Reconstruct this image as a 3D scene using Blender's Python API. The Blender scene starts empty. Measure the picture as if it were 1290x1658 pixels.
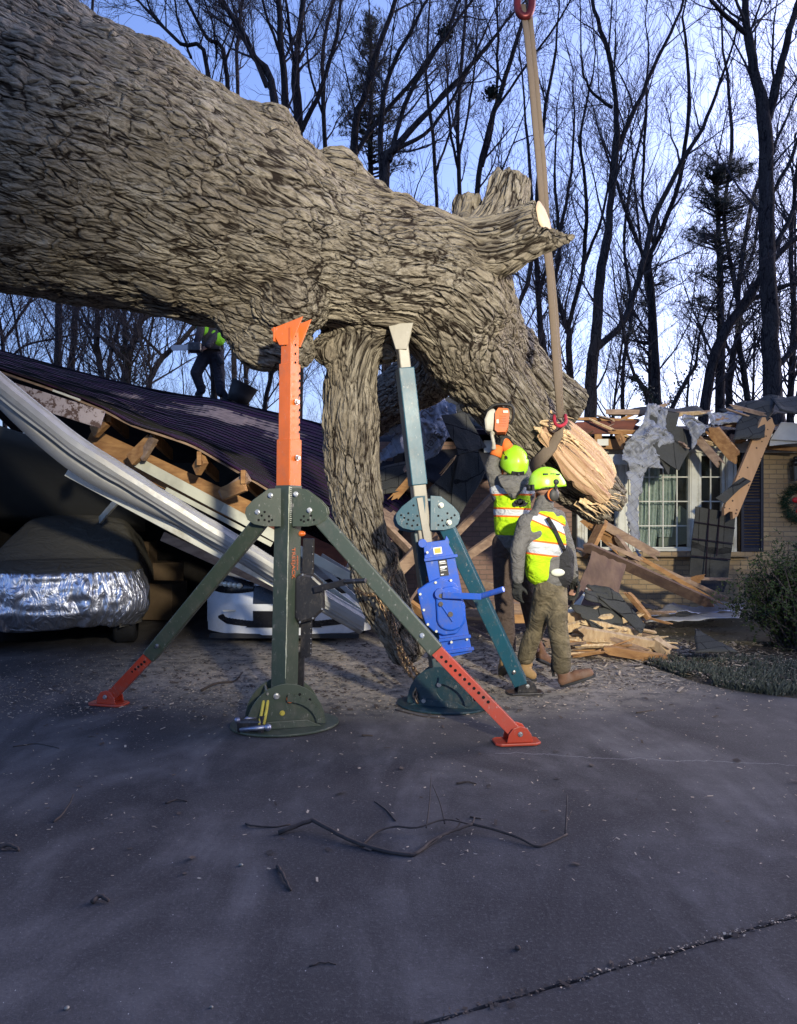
import bpy, bmesh, math, random
import numpy as np
from mathutils import Vector, Matrix, noise
random.seed(7)
sc = bpy.context.scene
C = sc.collection
R = math.radians
# ------------------------------------------------------------------ camera
F, CX, CY, H = 1200.0, 645.0, 829.0, 1.5
cam_d = bpy.data.cameras.new('camera'); cam = bpy.data.objects.new('camera', cam_d); C.objects.link(cam)
cam.location = (0, 0, H); cam.rotation_euler = (R(90), 0, 0)
cam_d.sensor_fit = 'VERTICAL'; cam_d.sensor_height = 36; cam_d.lens = 36*F/1658
cam_d.clip_start = .05; cam_d.clip_end = 600
sc.camera = cam
# ------------------------------------------------------------------ sky
w = bpy.data.worlds.new('World'); sc.world = w; w.use_nodes = True
nt = w.node_tree; nt.nodes.clear()
sky = nt.nodes.new('ShaderNodeTexSky'); sky.sky_type = 'NISHITA'; sky.sun_disc = False
sky.sun_elevation = R(20); sky.sun_rotation = R(62); sky.air_density = 1.0; sky.dust_density = 3.5; sky.ozone_density = 4
bg = nt.nodes.new('ShaderNodeBackground'); bg.inputs[1].default_value = .15
tint = nt.nodes.new('ShaderNodeMix'); tint.data_type = 'RGBA'; tint.blend_type = 'MULTIPLY'; tint.inputs[0].default_value = 1
tint.inputs[7].default_value = (.9, .88, 1.13, 1)
out = nt.nodes.new('ShaderNodeOutputWorld')
nt.links.new(sky.outputs[0], tint.inputs[6]); nt.links.new(tint.outputs[2], bg.inputs[0]); nt.links.new(bg.outputs[0], out.inputs[0])
# work light on a mast behind the photographer (it lights the job in the photo)
def lamp(loc, target, power, angle, blend, col, size):
    ld = bpy.data.lights.new('work_light', 'SPOT'); lo = bpy.data.objects.new('work_light', ld); C.objects.link(lo)
    lo.location = loc; lo.rotation_euler = (Vector(target)-Vector(loc)).to_track_quat('-Z', 'Y').to_euler()
    ld.energy = power; ld.spot_size = R(angle); ld.spot_blend = blend; ld.color = col; ld.shadow_soft_size = size
lamp((3.4, -4.6, 4.3), (.95, 7.2, 2.9), 5400, 45, 1.0, (1, .91, .72), .24)
sc.view_settings.view_transform = 'Standard'; sc.view_settings.look = 'None'
sc.view_settings.exposure = 1.2; sc.view_settings.gamma = 1
sc.cycles.max_bounces = 5; sc.cycles.diffuse_bounces = 3; sc.cycles.glossy_bounces = 3
# ------------------------------------------------------------------ helpers
def P(px, py, Y): return Vector(((px-CX)*Y/F, Y, H-(py-CY)*Y/F))
def G(px, py, z=0):
    Y = (H-z)*F/(py-CY); return Vector(((px-CX)*Y/F, Y, z))
V = Vector
class MB:
    def __init__(s): s.v = []; s.f = []; s.uv = None
    def add(s, vs, fs):
        n = len(s.v); s.v += [tuple(v) for v in vs]; s.f += [tuple(i+n for i in f) for f in fs]
    def box(s, c, size, m=None):
        x, y, z = [k/2 for k in size]; c = V(c)
        vs = [V(p) for p in ((-x,-y,-z),(x,-y,-z),(x,y,-z),(-x,y,-z),(-x,-y,z),(x,-y,z),(x,y,z),(-x,y,z))]
        if m is not None: vs = [m @ v for v in vs]
        s.add([v+c for v in vs], [(3,2,1,0),(4,5,6,7),(0,1,5,4),(1,2,6,5),(2,3,7,6),(3,0,4,7)]); return s
    def beam(s, a, b, w, h, up=(0,0,1), roll=0, w2=None, h2=None):
        a, b = V(a), V(b); d = (b-a).normalized(); u = V(up)
        if abs(d.dot(u)) > .98: u = V((0,1,0))
        x = d.cross(u).normalized(); y = x.cross(d).normalized()
        if roll: q = Matrix.Rotation(roll, 3, d); x = q@x; y = q@y
        w2 = w if w2 is None else w2; h2 = h if h2 is None else h2
        vs = [a+x*sx*w/2+y*sy*h/2 for sx,sy in ((-1,-1),(1,-1),(1,1),(-1,1))]+[b+x*sx*w2/2+y*sy*h2/2 for sx,sy in ((-1,-1),(1,-1),(1,1),(-1,1))]
        s.add(vs, [(0,1,2,3),(7,6,5,4),(4,5,1,0),(5,6,2,1),(6,7,3,2),(7,4,0,3)]); return s
    def tube(s, pts, rad, n=8, cap=True):
        pts = [V(p) for p in pts]
        if not hasattr(rad, '__len__'): rad = [rad]*len(pts)
        vs = []; fs = []; px = None
        for i, p in enumerate(pts):
            d = (pts[min(i+1, len(pts)-1)]-pts[max(i-1, 0)]).normalized()
            if px is None: px = d.orthogonal().normalized()
            else:
                px = px-d*px.dot(d); px = px.normalized() if px.length > 1e-6 else d.orthogonal().normalized()
            py = d.cross(px)
            for k in range(n):
                a = 2*math.pi*k/n; vs.append(p+(px*math.cos(a)+py*math.sin(a))*rad[i])
        for i in range(len(pts)-1):
            for k in range(n):
                k2 = (k+1) % n; fs.append((i*n+k, i*n+k2, (i+1)*n+k2, (i+1)*n+k))
        if cap: fs.append(tuple(range(n-1, -1, -1))); fs.append(tuple((len(pts)-1)*n+k for k in range(n)))
        s.add(vs, fs); return s
    def cyl(s, c, axis, r, h, n=20):
        a = V(axis).normalized(); c = V(c); return s.tube([c-a*h/2, c+a*h/2], r, n)
    def prism(s, poly, o, x, y, t):
        o, x, y = V(o), V(x).normalized(), V(y).normalized(); z = x.cross(y).normalized()
        n = len(poly); a = [o+x*p[0]+y*p[1]-z*t/2 for p in poly]; b = [q+z*t for q in a]
        s.add(a+b, [tuple(range(n-1, -1, -1)), tuple(range(n, 2*n))]+[(i, (i+1) % n, n+(i+1) % n, n+i) for i in range(n)]); return s
    def ball(s, c, r, nu=14, nv=9, sc=(1,1,1), m=None):
        vs = []; fs = []
        for j in range(nv+1):
            t = math.pi*j/nv
            for i in range(nu):
                a = 2*math.pi*i/nu; q = V((math.sin(t)*math.cos(a)*sc[0], math.sin(t)*math.sin(a)*sc[1], math.cos(t)*sc[2]))*r
                vs.append((m@q if m is not None else q)+V(c))
        for j in range(nv):
            for i in range(nu):
                k = (i+1) % nu; fs.append((j*nu+i, (j+1)*nu+i, (j+1)*nu+k, j*nu+k))
        s.add(vs, fs); return s
    def grid(s, rows, thick=0):
        n = len(rows[0]); m = len(rows); base = len(s.v)
        s.add([p for r in rows for p in r], [(j*n+i, j*n+i+1, (j+1)*n+i+1, (j+1)*n+i) for j in range(m-1) for i in range(n-1)]); return s
    def build(s, name, mat, parent=None, smooth=False, bevel=0, solid=0, sub=0, autos=0):
        me = bpy.data.meshes.new(name); off = wl(parent)
        me.from_pydata([(v[0]-off[0], v[1]-off[1], v[2]-off[2]) for v in s.v], [], s.f); me.update()
        if mat: me.materials.append(mat)
        if smooth: me.polygons.foreach_set('use_smooth', [True]*len(me.polygons))
        o = bpy.data.objects.new(name, me); C.objects.link(o)
        if parent: o.parent = parent
        if sub: m_ = o.modifiers.new('s', 'SUBSURF'); m_.levels = sub; m_.render_levels = sub
        if solid: m_ = o.modifiers.new('t', 'SOLIDIFY'); m_.thickness = solid; m_.offset = 0
        if bevel: m_ = o.modifiers.new('b', 'BEVEL'); m_.width = bevel; m_.segments = 2; m_.limit_method = 'ANGLE'
        return o
def wl(o):
    p = V((0,0,0))
    while o: p = p+o.location; o = o.parent
    return p
def merge_into(o, mb, mt):
    """adds surface detail to an existing part, in a material of its own"""
    off = wl(o); me = o.data; me.materials.append(mt); k = len(me.materials)-1; bm = bmesh.new(); bm.from_mesh(me)
    vs = [bm.verts.new((v[0]-off[0], v[1]-off[1], v[2]-off[2])) for v in mb.v]
    for f in mb.f:
        g = bm.faces.new([vs[i] for i in f]); g.material_index = k
    bm.to_mesh(me); bm.free(); return o
def tag(o, label=None, cat=None, group=None, kind=None):
    if label: o['label'] = label
    if cat: o['category'] = cat
    if group: o['group'] = group
    if kind: o['kind'] = kind
    return o
def thing(name, loc, label, cat, group=None):
    o = bpy.data.objects.new(name, None); C.objects.link(o); o.location = loc; o.empty_display_size = .1
    return tag(o, label, cat, group)
def catmull(pts, n=6):
    """smooth a list of equal length tuples"""
    a = [np.array(tuple(p), float) for p in pts]; a = [2*a[0]-a[1]]+a+[2*a[-1]-a[-2]]; o = []
    for i in range(1, len(a)-2):
        for k in range(n):
            t = k/n; o.append(.5*((2*a[i])+(a[i+1]-a[i-1])*t+(2*a[i-1]-5*a[i]+4*a[i+1]-a[i+2])*t*t+(3*a[i]-a[i-1]-3*a[i+1]+a[i+2])*t**3))
    o.append(a[-2]); return o
def blobmesh(segs, voxel, it, parent=None, name='b'):
    """closed smooth skin over tapered capsules (ax,ay,az,ar,bx,by,bz,br)"""
    b = MB()
    for a, ra, c, rc in segs:
        a, c = V(a), V(c); d = c-a
        b.ball(a, ra, 14, 10)
        if d.length > 1e-4: b.tube([a, c], [ra, rc], 14); b.ball(c, rc, 14, 10)
    o = b.build(name, None)
    m_ = o.modifiers.new('r', 'REMESH'); m_.mode = 'VOXEL'; m_.voxel_size = voxel
    m2 = o.modifiers.new('s', 'SMOOTH'); m2.factor = .5; m2.iterations = it
    dg = bpy.context.evaluated_depsgraph_get(); dg.update()
    me = bpy.data.meshes.new_from_object(o.evaluated_get(dg)); me.name = name
    old = o.data; bpy.data.objects.remove(o); bpy.data.meshes.remove(old)
    me.polygons.foreach_set('use_smooth', [True]*len(me.polygons))
    return me
def place(me, name, mat, parent):
    off = wl(parent)
    co = np.empty(len(me.vertices)*3); me.vertices.foreach_get('co', co); co = co.reshape(-1, 3)-np.array(off); me.vertices.foreach_set('co', co.ravel()); me.update()
    me.materials.clear(); me.materials.append(mat); o = bpy.data.objects.new(name, me); C.objects.link(o)
    if parent: o.parent = parent
    return o
def blob(name, segs, voxel, it, mat, parent): return place(blobmesh(segs, voxel, it), name, mat, parent)
def chainseg(pts, rad): return [(pts[i], rad[i], pts[i+1], rad[i+1]) for i in range(len(pts)-1)]
def text(s, size, loc, rot, mat, parent, name='lettering', ext=.001, align='CENTER', shear=0):
    cu = bpy.data.curves.new('t', 'FONT'); cu.body = s; cu.size = size; cu.extrude = ext; cu.align_x = align; cu.align_y = 'CENTER'; cu.shear = shear
    o = bpy.data.objects.new('t', cu); C.objects.link(o); dg = bpy.context.evaluated_depsgraph_get(); dg.update()
    me = bpy.data.meshes.new_from_object(o.evaluated_get(dg)); bpy.data.objects.remove(o)
    me.name = name; me.transform(Matrix.Translation(V(loc)) @ rot.to_4x4()); return place(me, name, mat, parent)
def basis(x, y):
    x = V(x).normalized(); y = V(y); z = x.cross(y).normalized(); y = z.cross(x).normalized(); return Matrix((x, y, z)).transposed()
# ------------------------------------------------------------------ materials
class NT:
    def __init__(s, name):
        s.m = bpy.data.materials.new(name); s.m.use_nodes = True; s.t = s.m.node_tree; s.b = s.t.nodes['Principled BSDF']
    def n(s, typ, **kw):
        nd = s.t.nodes.new(typ)
        for k, v in kw.items():
            if k.startswith('i_'): nd.inputs[int(k[2:]) if k[2:].isdigit() else k[2:].replace('_', ' ')].default_value = v
            else: setattr(nd, k, v)
        return nd
    def l(s, a, b): s.t.links.new(a, b)
    def co(s, sc=(1,1,1), rot=(0,0,0), kind='Object'):
        c = s.n('ShaderNodeTexCoord'); m = s.n('ShaderNodeMapping'); m.inputs['Scale'].default_value = sc; m.inputs['Rotation'].default_value = rot
        s.l(c.outputs[kind], m.inputs[0]); return m.outputs[0]
    def math(s, op, a, b=None, c=None, clamp=False):
        nd = s.n('ShaderNodeMath', operation=op, use_clamp=clamp)
        for i, x in enumerate((a, b, c)):
            if x is None: continue
            if isinstance(x, (int, float)): nd.inputs[i].default_value = x
            else: s.l(x, nd.inputs[i])
        return nd.outputs[0]
    def noise(s, co, scale, detail=4, rough=.6, dist=0):
        nd = s.n('ShaderNodeTexNoise', i_Scale=scale, i_Detail=detail, i_Roughness=rough, i_Distortion=dist); s.l(co, nd.inputs['Vector']); return nd.outputs[0]
    def ramp(s, x, stops):
        nd = s.n('ShaderNodeValToRGB'); e = nd.color_ramp.elements
        while len(e) < len(stops): e.new(.5)
        for i, (p, c) in enumerate(stops): e[i].position = p; e[i].color = (*c, 1) if len(c) == 3 else c
        s.l(x, nd.inputs[0]); return nd.outputs[0]
    def mix(s, f, a, b, mode='MIX'):
        nd = s.n('ShaderNodeMix', data_type='RGBA', blend_type=mode)
        for i, x in ((0, f), (6, a), (7, b)):
            if isinstance(x, (int, float)): nd.inputs[i].default_value = x
            elif isinstance(x, tuple): nd.inputs[i].default_value = (*x, 1)
            else: s.l(x, nd.inputs[i])
        return nd.outputs[2]
    def bump(s, h, st, d=.01, prev=None):
        nd = s.n('ShaderNodeBump', i_Strength=st, i_Distance=d); s.l(h, nd.inputs['Height'])
        if prev: s.l(prev, nd.inputs['Normal'])
        s.l(nd.outputs[0], s.b.inputs['Normal']); return nd.outputs[0]
    def col(s, x):
        if isinstance(x, tuple): s.b.inputs['Base Color'].default_value = (*x, 1)
        else: s.l(x, s.b.inputs['Base Color'])
    def rough(s, x):
        if isinstance(x, (int, float)): s.b.inputs['Roughness'].default_value = x
        else: s.l(x, s.b.inputs['Roughness'])
def mat(name, a, b=None, rough=.7, metal=0, scale=6, stretch=(1,1,1), bump=.3, bscale=60, bd=.004, spec=.4, grime=None):
    """two tone procedural material with fine relief"""
    t = NT(name); co = t.co(stretch); b = b or tuple(x*.7 for x in a)
    c = t.mix(t.ramp(t.noise(co, scale, 6), [(.35, (0,0,0)), (.68, (1,1,1))]), a, b)
    if grime:
        g = t.ramp(t.noise(t.co(), 3.3, 8, .7), [(.5, (0,0,0)), (.66, (1,1,1))]); c = t.mix(t.math('MULTIPLY', g, .7), c, grime)
    t.col(c); n2 = t.noise(co, bscale, 4)
    t.rough(t.math('MULTIPLY_ADD', t.noise(co, scale*3, 3), .3, rough-.15, clamp=True)); t.b.inputs['Metallic'].default_value = metal; t.b.inputs['Specular IOR Level'].default_value = spec
    if bump: t.bump(n2, bump, bd)
    return t.m
def bark_mat(name, hi, mid, crack, sc_, disp, attr=True):
    t = NT(name)
    if attr: co = t.n('ShaderNodeAttribute', attribute_name='bark').outputs['Vector']
    else: co = t.co((1,1,.3))
    oc = t.co()
    wn = t.n('ShaderNodeTexNoise', i_Scale=5.0, i_Detail=3.0); t.l(co, wn.inputs['Vector'])
    sub = t.n('ShaderNodeVectorMath', operation='MULTIPLY_ADD'); t.l(wn.outputs['Color'], sub.inputs[0]); sub.inputs[1].default_value = (.16,)*3; t.l(co, sub.inputs[2])
    wc = sub.outputs[0]
    def edge(s):
        v = t.n('ShaderNodeTexVoronoi', feature='DISTANCE_TO_EDGE', i_Scale=s); t.l(wc, v.inputs['Vector']); return v.outputs['Distance']
    e1, e2 = edge(sc_), edge(sc_*2.3)
    vc = t.n('ShaderNodeTexVoronoi', feature='F1', i_Scale=sc_); t.l(wc, vc.inputs['Vector'])
    cell = t.n('ShaderNodeSeparateColor'); t.l(vc.outputs['Color'], cell.inputs[0])
    fine = t.noise(co, 42, 8, .74); med = t.noise(oc, 2.2, 5, .6); lng = t.noise(co, 13, 5, .6)
    f1 = t.math('SMOOTH_MIN', t.math('MULTIPLY', t.math('ABSOLUTE', t.math('SUBTRACT', t.noise(wc, 9, 3, .5), .5)), 11), 1, .4); f2 = t.math('SMOOTH_MIN', t.math('MULTIPLY', t.math('ABSOLUTE', t.math('SUBTRACT', t.noise(wc, 24, 2, .5), .48)), 9), 1, .4)
    # fissures open and close along the bark
    k1 = t.math('MULTIPLY', e1, t.math('MULTIPLY_ADD', t.noise(co, 4, 3), 16, -1.2)); p1 = t.math('SMOOTH_MIN', k1, 1, .6)
    p2 = t.math('SMOOTH_MIN', t.math('MULTIPLY', e2, 6), 1, .4)
    h = t.math('ADD', t.math('MULTIPLY', t.math('MULTIPLY', p1, t.math('MULTIPLY_ADD', f1, .9, .1)), .66), t.math('MULTIPLY', f2, .2))
    h = t.math('ADD', h, t.math('MULTIPLY', fine, .5)); h = t.math('ADD', h, t.math('MULTIPLY', lng, .3)); h = t.math('ADD', h, t.math('MULTIPLY', cell.outputs[0], .38))
    c = t.mix(t.ramp(med, [(.38, (0,0,0)), (.62, (1,1,1))]), hi, mid)
    c = t.mix(t.math('MULTIPLY', cell.outputs[1], .45), c, tuple(x*.6 for x in mid))
    c = t.mix(t.ramp(fine, [(.40, (1,1,1)), (.56, (0,0,0))]), c, tuple(x*.55 for x in mid))
    c = t.mix(t.ramp(h, [(.60, (1,1,1)), (.90, (0,0,0))]), c, crack)
    t.col(c); t.rough(.95); t.b.inputs['Specular IOR Level'].default_value = .12
    t.bump(h, .8, disp*1.25)
    if attr:
        d = t.n('ShaderNodeDisplacement', i_Midlevel=.85, i_Scale=disp); t.l(h, d.inputs['Height'])
        t.l(d.outputs[0], t.t.nodes['Material Output'].inputs['Displacement']); t.m.displacement_method = 'BOTH'
    return t.m
BARK = bark_mat('oak_bark', (.34,.305,.24), (.235,.20,.15), (.022,.016,.012), 15, .019)
TREEB = bark_mat('wood_bark', (.075,.065,.06), (.055,.045,.045), (.012,.01,.012), 9, .02, attr=False)
TWIG = mat('twig_bark', (.06,.048,.05), (.035,.028,.032), .95, bump=0)
def woodm(name, a, b, ring=26, grain=(1,1,.12), bump=.5):
    t = NT(name); co = t.co(grain); n1 = t.noise(co, ring, 5, .6, .4); n2 = t.noise(t.co(), 3, 4)
    c = t.mix(t.ramp(n1, [(.38, (0,0,0)), (.64, (1,1,1))]), a, b); c = t.mix(t.math('MULTIPLY', t.ramp(n2, [(.45, (0,0,0)), (.7, (1,1,1))]), .5), c, tuple(x*.5 for x in b))
    t.col(c); t.rough(.85); t.bump(n1, bump, .006); return t.m
FRESH = woodm('fresh_split_wood', (.56,.41,.24), (.38,.25,.14), 22, (1,.5,.3), .7)
FRESHP = woodm('pale_split_wood', (.72,.55,.32), (.5,.33,.17), 40, (1,.5,.3), .9)
LUMB = woodm('lumber', (.42,.23,.09), (.25,.12,.045), 16, (.25,1,1))
LUMB2 = woodm('grey_lumber', (.36,.25,.17), (.2,.13,.09), 18, (.3,1,1))
RED = woodm('red_stained_lumber', (.16,.05,.03), (.09,.03,.02), 14, (.2,1,1))
# ------------------------------------------------------------------ ground
def ground_mat():
    t = NT('driveway_concrete'); co = t.co()
    n1 = t.noise(co, .55, 5, .6, .6); n2 = t.noise(co, 2.7, 6, .65); n3 = t.noise(t.co((1,.35,1), (0,0,.3)), 1.5, 5, .6, 1.2); fine = t.noise(co, 70, 7, .85)
    c = t.mix(t.ramp(n1, [(.36, (0,0,0)), (.66, (1,1,1))]), (.026,.023,.023), (.060,.055,.053))
    c = t.mix(t.math('MULTIPLY', t.ramp(n3, [(.46, (0,0,0)), (.66, (1,1,1))]), .7), c, (.125,.115,.11))
    c = t.mix(t.math('MULTIPLY', t.ramp(n2, [(.4, (1,1,1)), (.58, (0,0,0))]), .45), c, (.022,.018,.019))
    c = t.mix(t.math('MULTIPLY', t.ramp(fine, [(.53, (0,0,0)), (.66, (1,1,1))]), .5), c, (.19,.18,.175))
    c = t.mix(t.math('MULTIPLY', t.ramp(t.noise(co, 38, 8, .85), [(.34, (1,1,1)), (.45, (0,0,0))]), .55), c, (.012,.010,.010))
    # hairline crack wandering across the slab
    sep = t.n('ShaderNodeSeparateXYZ'); t.l(co, sep.inputs[0]); wv = t.noise(t.co((1.2,0,0)), 1.6, 6, .7)
    dcr = t.math('ABSOLUTE', t.math('SUBTRACT', sep.outputs[1], t.math('ADD', t.math('MULTIPLY_ADD', sep.outputs[0], -.12, 4.53), t.math('MULTIPLY', wv, .3))))
    cr = t.math('MULTIPLY', t.math('LESS_THAN', dcr, .006), t.math('GREATER_THAN', sep.outputs[0], .6))
    c = t.mix(t.math('MULTIPLY', cr, .5), c, (.2,.19,.19))
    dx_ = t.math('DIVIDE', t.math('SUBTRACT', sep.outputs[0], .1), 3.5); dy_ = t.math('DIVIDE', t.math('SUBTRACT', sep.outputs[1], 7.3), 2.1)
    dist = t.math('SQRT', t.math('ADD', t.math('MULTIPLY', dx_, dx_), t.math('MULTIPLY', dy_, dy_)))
    lit_dust = t.math('MULTIPLY', t.ramp(dist, [(.5, (1,1,1)), (1.15, (0,0,0))]), t.ramp(t.noise(co, 7, 9, .78), [(.38, (0,0,0)), (.54, (1,1,1))])); c = t.mix(t.math('MULTIPLY', lit_dust, .85), c, (.40,.35,.27))  # sawdust coating, also spread and paled to paint in the lamp-lit patch
    dusf = t.ramp(t.noise(t.co((1,.6,1)), 1.3, 8, .7), [(.55, (0,0,0)), (.75, (1,1,1))]); c = t.mix(t.math('MULTIPLY', dusf, .3), c, (.2,.18,.17))
    vo = t.n('ShaderNodeTexVoronoi', i_Scale=26.0); t.l(t.co((1,.5,1)), vo.inputs['Vector'])
    fl = t.math('LESS_THAN', vo.outputs['Distance'], .045); c = t.mix(t.math('MULTIPLY', fl, t.math('GREATER_THAN', n2, .5)), c, (.4,.37,.33))
    t.col(c); t.rough(.88); t.b.inputs['Specular IOR Level'].default_value = .35
    b1 = t.bump(t.math('ADD', fine, t.math('MULTIPLY', n2, 2.5)), .5, .006); return t.m
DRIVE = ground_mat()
SOIL = mat('soil', (.05,.04,.03), (.03,.025,.02), .95, scale=2, bump=.8, bscale=30, bd=.02)
MULCH = mat('mulch_bed', (.075,.06,.045), (.03,.026,.02), .95, scale=9, bump=1, bscale=45, bd=.03, grime=(.2,.17,.12))
def sheet(name, poly, z, mat_, thick=.12, bevel=0):
    b = MB(); b.prism([(p[0], p[1]) for p in poly], (0,0,z-thick/2), (1,0,0), (0,1,0), thick); o = b.build(name, mat_, bevel=bevel); return tag(o, kind='structure')
b = MB(); b.v = [(-150,-60,-.06),(150,-60,-.06),(150,250,-.06),(-150,250,-.06)]; b.f = [(0,1,2,3)]
tag(b.build('ground', SOIL), kind='structure')
J0, J1 = G(640, 1672), G(1290, 1484); jd = (J1-J0).normalized()
def wob(a, b_, n, amp, sd):
    r = random.Random(sd); d = V(b_)-V(a); nn = V((-d.y, d.x, 0)).normalized()
    return [V(a)+d*i/n+nn*r.uniform(-amp, amp) for i in range(n+1)]
JA, JB = J0-jd*12, J0+jd*14; nn = V((-jd.y, jd.x, 0))
edge_far = wob(JA+nn*.006, JB+nn*.006, 400, .004, 3); edge_near = wob(JA-nn*.006, JB-nn*.006, 400, .0045, 4)
bed = [G(1290+500, 1200), G(1290, 1131), G(1200, 1120), G(1130, 1106), G(1085, 1090), G(1045, 1077), V((2.25, 8.0, 0)), V((2.05, 9.2, 0)), V((2.0, 10.4, 0))]
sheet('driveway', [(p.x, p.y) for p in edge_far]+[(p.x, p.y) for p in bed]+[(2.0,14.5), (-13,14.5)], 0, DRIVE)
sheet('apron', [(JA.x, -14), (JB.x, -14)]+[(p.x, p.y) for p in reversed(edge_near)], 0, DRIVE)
# planting bed: uneven soil that meets the drive
b = MB(); rows = []
for j in range(44):
    Y = 5.2+j*.125; row = []
    for i in range(60):
        X = 1.9+i*.11; z = .0+.035*noise.noise((X*1.7, Y*1.7, 0))+.018*noise.noise((X*9, Y*9, 2))+.004*(Y-6)
        q = [k for k in bed[1:]]; 
        row.append((X, Y, z))
    rows.append(row)
def bededge(Y):
    pts = sorted([(p.y, p.x) for p in bed]); xs = [p[0] for p in pts]; return float(np.interp(Y, xs, [p[1] for p in pts]))
for j, r in enumerate(rows):
    x0 = bededge(r[0][1]); rows[j] = [(x0+(X-1.9), Y, (z if i > 0 else -.03)+(.0 if i > 1 else -.01)) for i, (X, Y, z) in enumerate(r)]
b.grid(rows); tag(b.build('planting_bed', MULCH, smooth=True), kind='structure')
# ------------------------------------------------------------------ the fallen oak
ft = thing('fallen_tree', (-2.5, 5.6, 0), 'huge fallen oak lying across the crushed house, propped on two stands', 'tree')
branches = [  # px, py, depth, radius px
 [(-330,130,5.75,262),(-120,178,5.72,250),(60,246,5.7,232),(200,292,5.7,202),(330,337,5.72,178),(440,382,5.75,150),(500,402,5.78,128),(560,420,5.8,113),(640,436,5.9,106),(710,452,6.0,100),(748,478,6.1,86)],
 [(700,470,6.0,92),(742,545,6.35,76),(793,612,6.82,62),(850,684,7.15,55),(906,746,7.4,53),(968,806,7.6,42)],
 [(740,420,6.0,66),(790,402,5.85,50),(830,388,5.75,43),(866,374,5.65,43)],
 [(775,425,5.85,44),(820,408,5.72,36),(868,398,5.62,21),(905,389,5.56,11),(927,384,5.53,4)],
 [(600,500,5.95,60),(575,545,6.05,52),(568,600,6.15,45),(569,680,6.25,43),(570,760,6.35,42),(583,840,6.5,41),(602,905,6.65,41),(630,985,6.8,38),(658,1045,6.92,33)],
 [(785,510,6.8,50),(820,560,7.4,40),(858,603,8.0,38),(893,640,8.2,37),(928,668,8.35,36)],
 [(735,400,6.3,36),(748,368,6.5,27),(757,325,6.6,23)],
 [(775,400,6.3,42),(812,350,6.45,36),(824,300,6.5,34)],
 [(730,565,7.2,42),(700,600,7.9,46),(655,632,8.9,42),(600,668,9.8,40)],
]
segs = []; curves = []
for br in branches:
    c = catmull(br, 5); pts = [P(q[0], q[1], q[2]) for q in c]; rr = [q[3]*q[2]/F for q in c]
    curves.append((pts, rr)); segs += chainseg(pts, rr)
for px, py, Y, r in [(428,226,5.55,55),(405,215,5.6,50),(380,205,5.65,44),(330,190,5.6,50),(548,284,5.7,44),(530,290,5.7,40),(572,315,5.75,42),(430,538,5.75,58),(468,555,5.75,44),(400,505,5.7,54),(480,565,5.8,34),
                     (735,392,6.0,40),(846,556,7.55,24),(836,548,7.4,26),(640,380,5.8,60),(470,480,5.55,70),(700,380,6.0,40),(585,350,5.8,60),(500,400,5.6,95),(530,565,6.0,30),
                     (625,560,6.1,30),(830,640,6.85,30),(770,640,6.75,26),(860,720,7.05,28),(230,200,5.55,120),(620,900,6.6,30)]:
    p = P(px, py, Y); segs.append((p, r*Y/F, p+V((0,.02,0)), r*Y/F))
TV = .015
me = blobmesh(segs, TV, 5)
nv = len(me.vertices); co = np.empty(nv*3); me.vertices.foreach_get('co', co); co = co.reshape(-1, 3)
nr = np.empty(nv*3); me.vertices.foreach_get('normal', nr); nr = nr.reshape(-1, 3)
dl = np.array([noise.noise(V(p)*1.6)*.05+noise.noise(V(p)*4.5)*.022+abs(noise.noise(V(p)*9))*.012 for p in co])
co += nr*dl[:, None]
# ragged broken ends and clean saw cuts
def cutend(p, d, jag, rad=.65, zmin=-9):
    p = np.array(p); d = np.array(V(d).normalized()); s = (co-p)@d
    near = np.linalg.norm(co-p, axis=1) < rad; near &= co[:, 2] > zmin
    j = np.array([noise.noise(V((q[0]*14, q[1]*14, q[2]*14))) for q in co[near]])*jag if jag else 0
    lim = s[near]-j; over = np.where(lim > 0, lim, 0); co[near] -= d*over[:, None]*.93
cutend(P(880,366,5.62), (P(905,352,5.5)-P(820,392,5.75)), 0, .65, P(0,380,5.62).z)
cutend(P(925,664,8.3), (P(940,680,7.75)-P(893,650,7.6)), 0)
cutend(P(984,820,7.6), (P(962,795,7.1)-P(915,745,7.0)), .22)
cutend(P(757,322,6.6), (0,0,1), .10, .2); cutend(P(825,288,6.5), (.1,0,1), .10, .27)
me.vertices.foreach_set('co', co.ravel())
# bark coordinate: runs along each limb, blended where limbs meet
acc = np.zeros((nv, 3)); ws = np.zeros(nv); K = .25
def branchq(pts, rr, base):
    P_ = np.array([tuple(p) for p in pts]); n = len(P_); seg = np.linalg.norm(np.diff(P_, axis=0), axis=1); S_ = np.concatenate([[0], np.cumsum(seg)])
    Tn = np.gradient(P_, axis=0); Tn /= np.linalg.norm(Tn, axis=1)[:, None]; T = P_[-1]-P_[0]; T /= np.linalg.norm(T); rr = np.array(rr)
    d2 = ((co[:, None, :]-P_[None])**2).sum(2); dmin = d2.min(1)
    wt = np.exp(-(d2-dmin[:, None])/(2*(.22+.0*rr)**2)); wt /= wt.sum(1)[:, None]
    cl = wt@P_; s_ = wt@S_; t_ = wt@Tn; t_ /= np.linalg.norm(t_, axis=1)[:, None]; o = co-cl; al = (o*t_).sum(1); o = o-al[:, None]*t_
    return o+T*((s_+al)*K)[:, None]+base, np.linalg.norm(o, axis=1)-wt@rr+np.maximum(np.abs(al)-.25, 0)
qs = []
for (pts, rr) in curves:
    q, d = branchq(pts, rr, 0)
    if qs:
        dd_ = np.linalg.norm(co-np.array(pts[0]), axis=1); w0 = np.exp(-np.maximum(dd_-dd_.min()-.05, 0)/.12)
        q = q+((qs[0][0]-q)*w0[:, None]).sum(0)/w0.sum()
    qs.append((q, d))
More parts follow.
